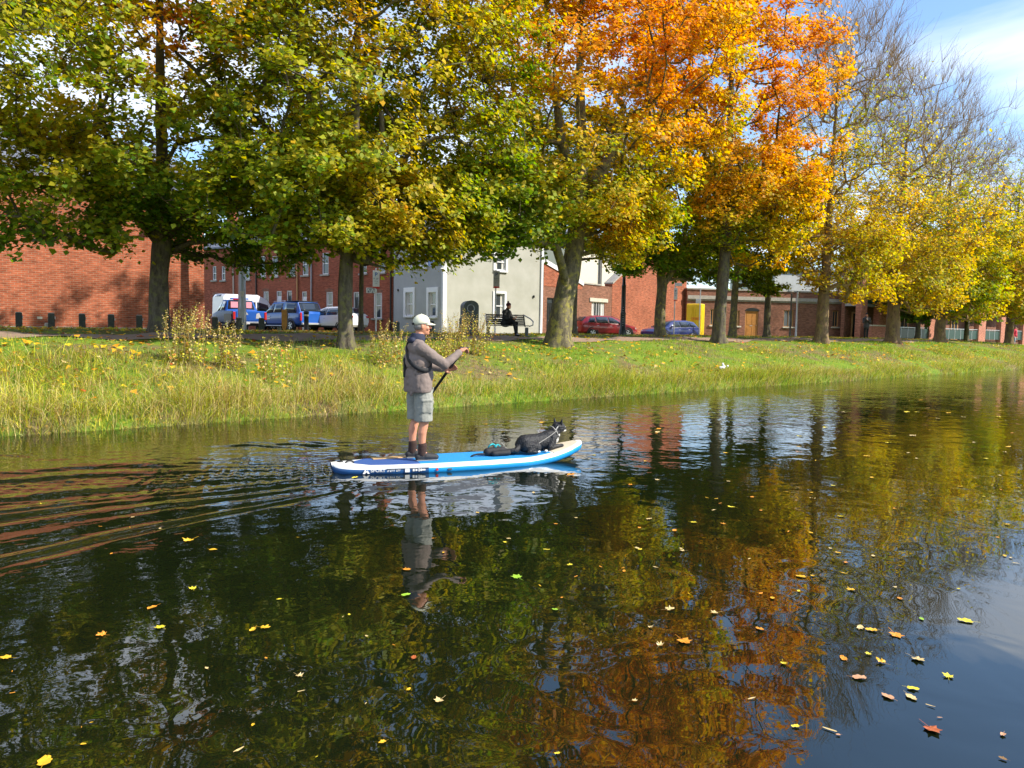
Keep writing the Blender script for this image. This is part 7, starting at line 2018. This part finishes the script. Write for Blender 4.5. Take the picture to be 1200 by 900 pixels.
big = [
 (309, 736, 18, 'maple', 'gold', 'big golden maple leaf paired with a smaller curled one on the dark water', 0.5), (296, 739, 11, 'oval', 'gold', 'small curled golden leaf touching the left side of a bigger golden leaf', 0.6),
 (188, 736, 18, 'maple', 'yellow', 'flat bright yellow leaf on the dark water left of the golden pair', 0.2), (120, 745, 16, 'maple', 'orange', 'curled orange leaf on the dark water, nearest the left after the edge leaf', 0.8),
 (8, 772, 18, 'maple', 'gold', 'golden leaf cut close to the left edge of the picture', 0.4), (53, 893, 24, 'oval', 'gold', 'large smooth orange leaf at the bottom left corner of the water', 0.3),
 (226, 691, 14, 'maple', 'yellow', 'yellow leaf with a long stalk below the wake streaks', 0.7), (178, 713, 12, 'oval', 'orange', 'small orange leaf just above the flat bright yellow one', 0.6),
 (222, 634, 18, 'maple', 'gold', 'golden leaf with a curved stalk lying in the lower wake', 0.7), (250, 645, 11, 'oval', 'gold', 'small deep yellow leaf right of the leaf with the curved stalk in the wake', 0.4),
 (350, 793, 13, 'maple', 'pale', 'pale cupped leaf with a raised stalk on the dark water', 0.9), (353, 811, 9, 'sliver', 'pale', 'narrow pale leaf just below the cupped pale leaf', 0.2),
 (280, 880, 17, 'sliver', 'pale', 'pair like narrow pale curl low on the dark water left of centre', 0.4), (515, 822, 17, 'maple', 'pale', 'pale yellow star shaped leaf alone on the dark water below the paddler reflection', 0.6),
 (448, 871, 10, 'oval', 'gold', 'small golden leaf near the bottom edge left of centre', 0.5), (485, 771, 10, 'oval', 'russet', 'small red leaf below the reflection of the paddler cap', 0.3),
 (606, 677, 19, 'maple', 'green', 'bright lime green leaf flat on the water right of the paddler reflection', 0.15), (476, 698, 12, 'oval', 'green', 'small lime green leaf beside the reflection of the paddler shoulder', 0.3),
 (650, 715, 8, 'oval', 'green', 'tiny lime green leaf right below the larger lime green one', 0.3), (477, 668, 11, 'oval', 'orange', 'orange leaf lying on the reflection of the paddler back', 0.4),
 (667, 663, 10, 'maple', 'yellow', 'yellow leaf on the darkest reflection below the dog', 0.5), (801, 752, 24, 'maple', 'orange', 'wide orange leaf on the reflection of the orange maple', 0.3),
 (762, 736, 9, 'maple', 'pale', 'small pale upright leaf left of the wide orange leaf', 0.9), (784, 715, 17, 'maple', 'pale', 'thin pale three pointed leaf above the wide orange leaf', 0.6), (773, 757, 13, 'maple', 'pale', 'pale spiky leaf just left of the wide orange leaf', 0.8),
 (743, 822, 10, 'maple', 'pale', 'pale yellow leaf low on the water right of centre', 0.6), (653, 884, 7, 'oval', 'yellow', 'tiny yellow leaf near the bottom edge right of centre', 0.4),
 (997, 692, 16, 'maple', 'gold', 'golden leaf where the bare tree reflections begin', 0.4), (1049, 744, 24, 'maple', 'orange', 'big salmon orange leaf on the reflection of the bare twigs', 0.2),
 (1074, 773, 22, 'maple', 'pale', 'broad pale leaf with a torn edge on the sky reflection', 0.4), (1111, 794, 18, 'maple', 'yellow', 'bright yellow star shaped leaf on the pale sky reflection', 0.4),
 (1091, 855, 30, 'maple', 'russet', 'largest russet maple leaf on the dark blue reflection at lower right', 0.3), (1033, 777, 17, 'maple', 'gold', 'two toned golden leaf with a dark underside on the sky reflection edge', 0.8),
 (1018, 767, 11, 'maple', 'yellow', 'small yellow leaf left of the two toned golden leaf', 0.5), (1070, 808, 14, 'oval', 'yellow', 'yellow leaf resting just above a pale green one on the sky reflection', 0.5), (1068, 818, 16, 'oval', 'pale', 'pale greenish leaf just under the yellow one on the sky reflection', 0.2),
 (1040, 817, 16, 'oval', 'pink', 'pinkish oval leaf left of the yellow and pale green pair', 0.3), (1007, 795, 17, 'oval', 'pink', 'pinkish leaf at the edge of the dark blue reflection', 0.4), (988, 772, 12, 'oval', 'orange', 'small orange leaf among the bare twig reflections', 0.4),
 (1008, 736, 12, 'oval', 'pale', 'pale leaf joined end to end with a golden one below the bare trees', 0.4), (1021, 739, 14, 'oval', 'gold', 'golden leaf joined end to end with a pale one below the bare trees', 0.4),
 (1131, 728, 17, 'oval', 'yellow', 'long bright yellow leaf on the lilac sky reflection at right', 0.4), (1080, 726, 8, 'oval', 'green', 'small yellow green leaf left of the long bright yellow leaf', 0.3),
 (932, 852, 10, 'oval', 'yellow', 'small yellow leaf at the edge of the dark blue sky reflection', 0.4), (972, 856, 18, 'sliver', 'pale', 'white narrow leaf like a sliver on the dark blue reflection', 0.2), (982, 862, 6, 'oval', 'pink', 'tiny pink leaf just right of the white sliver', 0.2),
 (918, 778, 12, 'maple', 'yellow', 'yellow leaf on the darkest part of the orange tree reflection', 0.6), (890, 738, 11, 'oval', 'orange', 'salmon leaf between the orange reflection and the twig reflection', 0.3), (938, 676, 12, 'oval', 'gold', 'golden leaf above the bright orange reflection', 0.3),
 (1175, 862, 9, 'oval', 'pink', 'small pink leaf near the right edge below the russet leaf', 0.5), (1175, 890, 9, 'oval', 'brown', 'brown round leaf at the bottom right corner', 0.3), (1101, 842, 8, 'sliver', 'pink', 'small pink sliver at the stalk of the largest russet leaf', 0.3),
 (1090, 828, 11, 'sliver', 'pale', 'small pale sliver right of the pale green leaf', 0.3), (881, 819, 12, 'sliver', 'pale', 'white sliver on the brown reflection left of the dark blue one', 0.2), (838, 719, 13, 'maple', 'pale', 'pale leaf on the left part of the orange reflection', 0.5),
 (668, 557, 14, 'maple', 'orange', 'orange leaf floating close under the nose of the paddleboard', 0.5), (416, 560, 9, 'oval', 'yellow', 'yellow leaf caught in the wake right behind the board', 0.4),
]
for a in big: float_leaf(*a[:6], curl=a[6])
# many small ones farther out
q = np.random.default_rng(99); k = 0
cols = ['yellow', 'gold', 'pale', 'orange']
while k < 110:
    px, py = q.uniform(560, 1195), 468+q.uniform(0, 1)**1.25*235
    if py < 520-(px-0)*0.067+6 or py > 730: continue
    if 380 < px < 690 and 500 < py < 575: continue
    if any(abs(px-a[0]) < 14 and abs(py-a[1]) < 9 for a in big): continue
    float_leaf(px, py, q.uniform(5, 9), ['oval', 'sliver', 'maple'][int(q.integers(0, 3))], cols[int(q.integers(0, 4))], 'small fallen leaf among many strewn over the rippled middle of the canal', 'small leaves strewn over the canal', 0.4); k += 1
k = 0
while k < 26:
    px, py = q.uniform(0, 560), q.uniform(590, 890)
    if any(abs(px-a[0]) < 22 and abs(py-a[1]) < 14 for a in big): continue
    float_leaf(px, py, q.uniform(4, 7), ['oval', 'sliver'][int(q.integers(0, 2))], cols[int(q.integers(0, 4))], 'tiny pale leaf scrap on the dark near water among others alike', 'leaf scraps on the dark near water', 0.3); k += 1
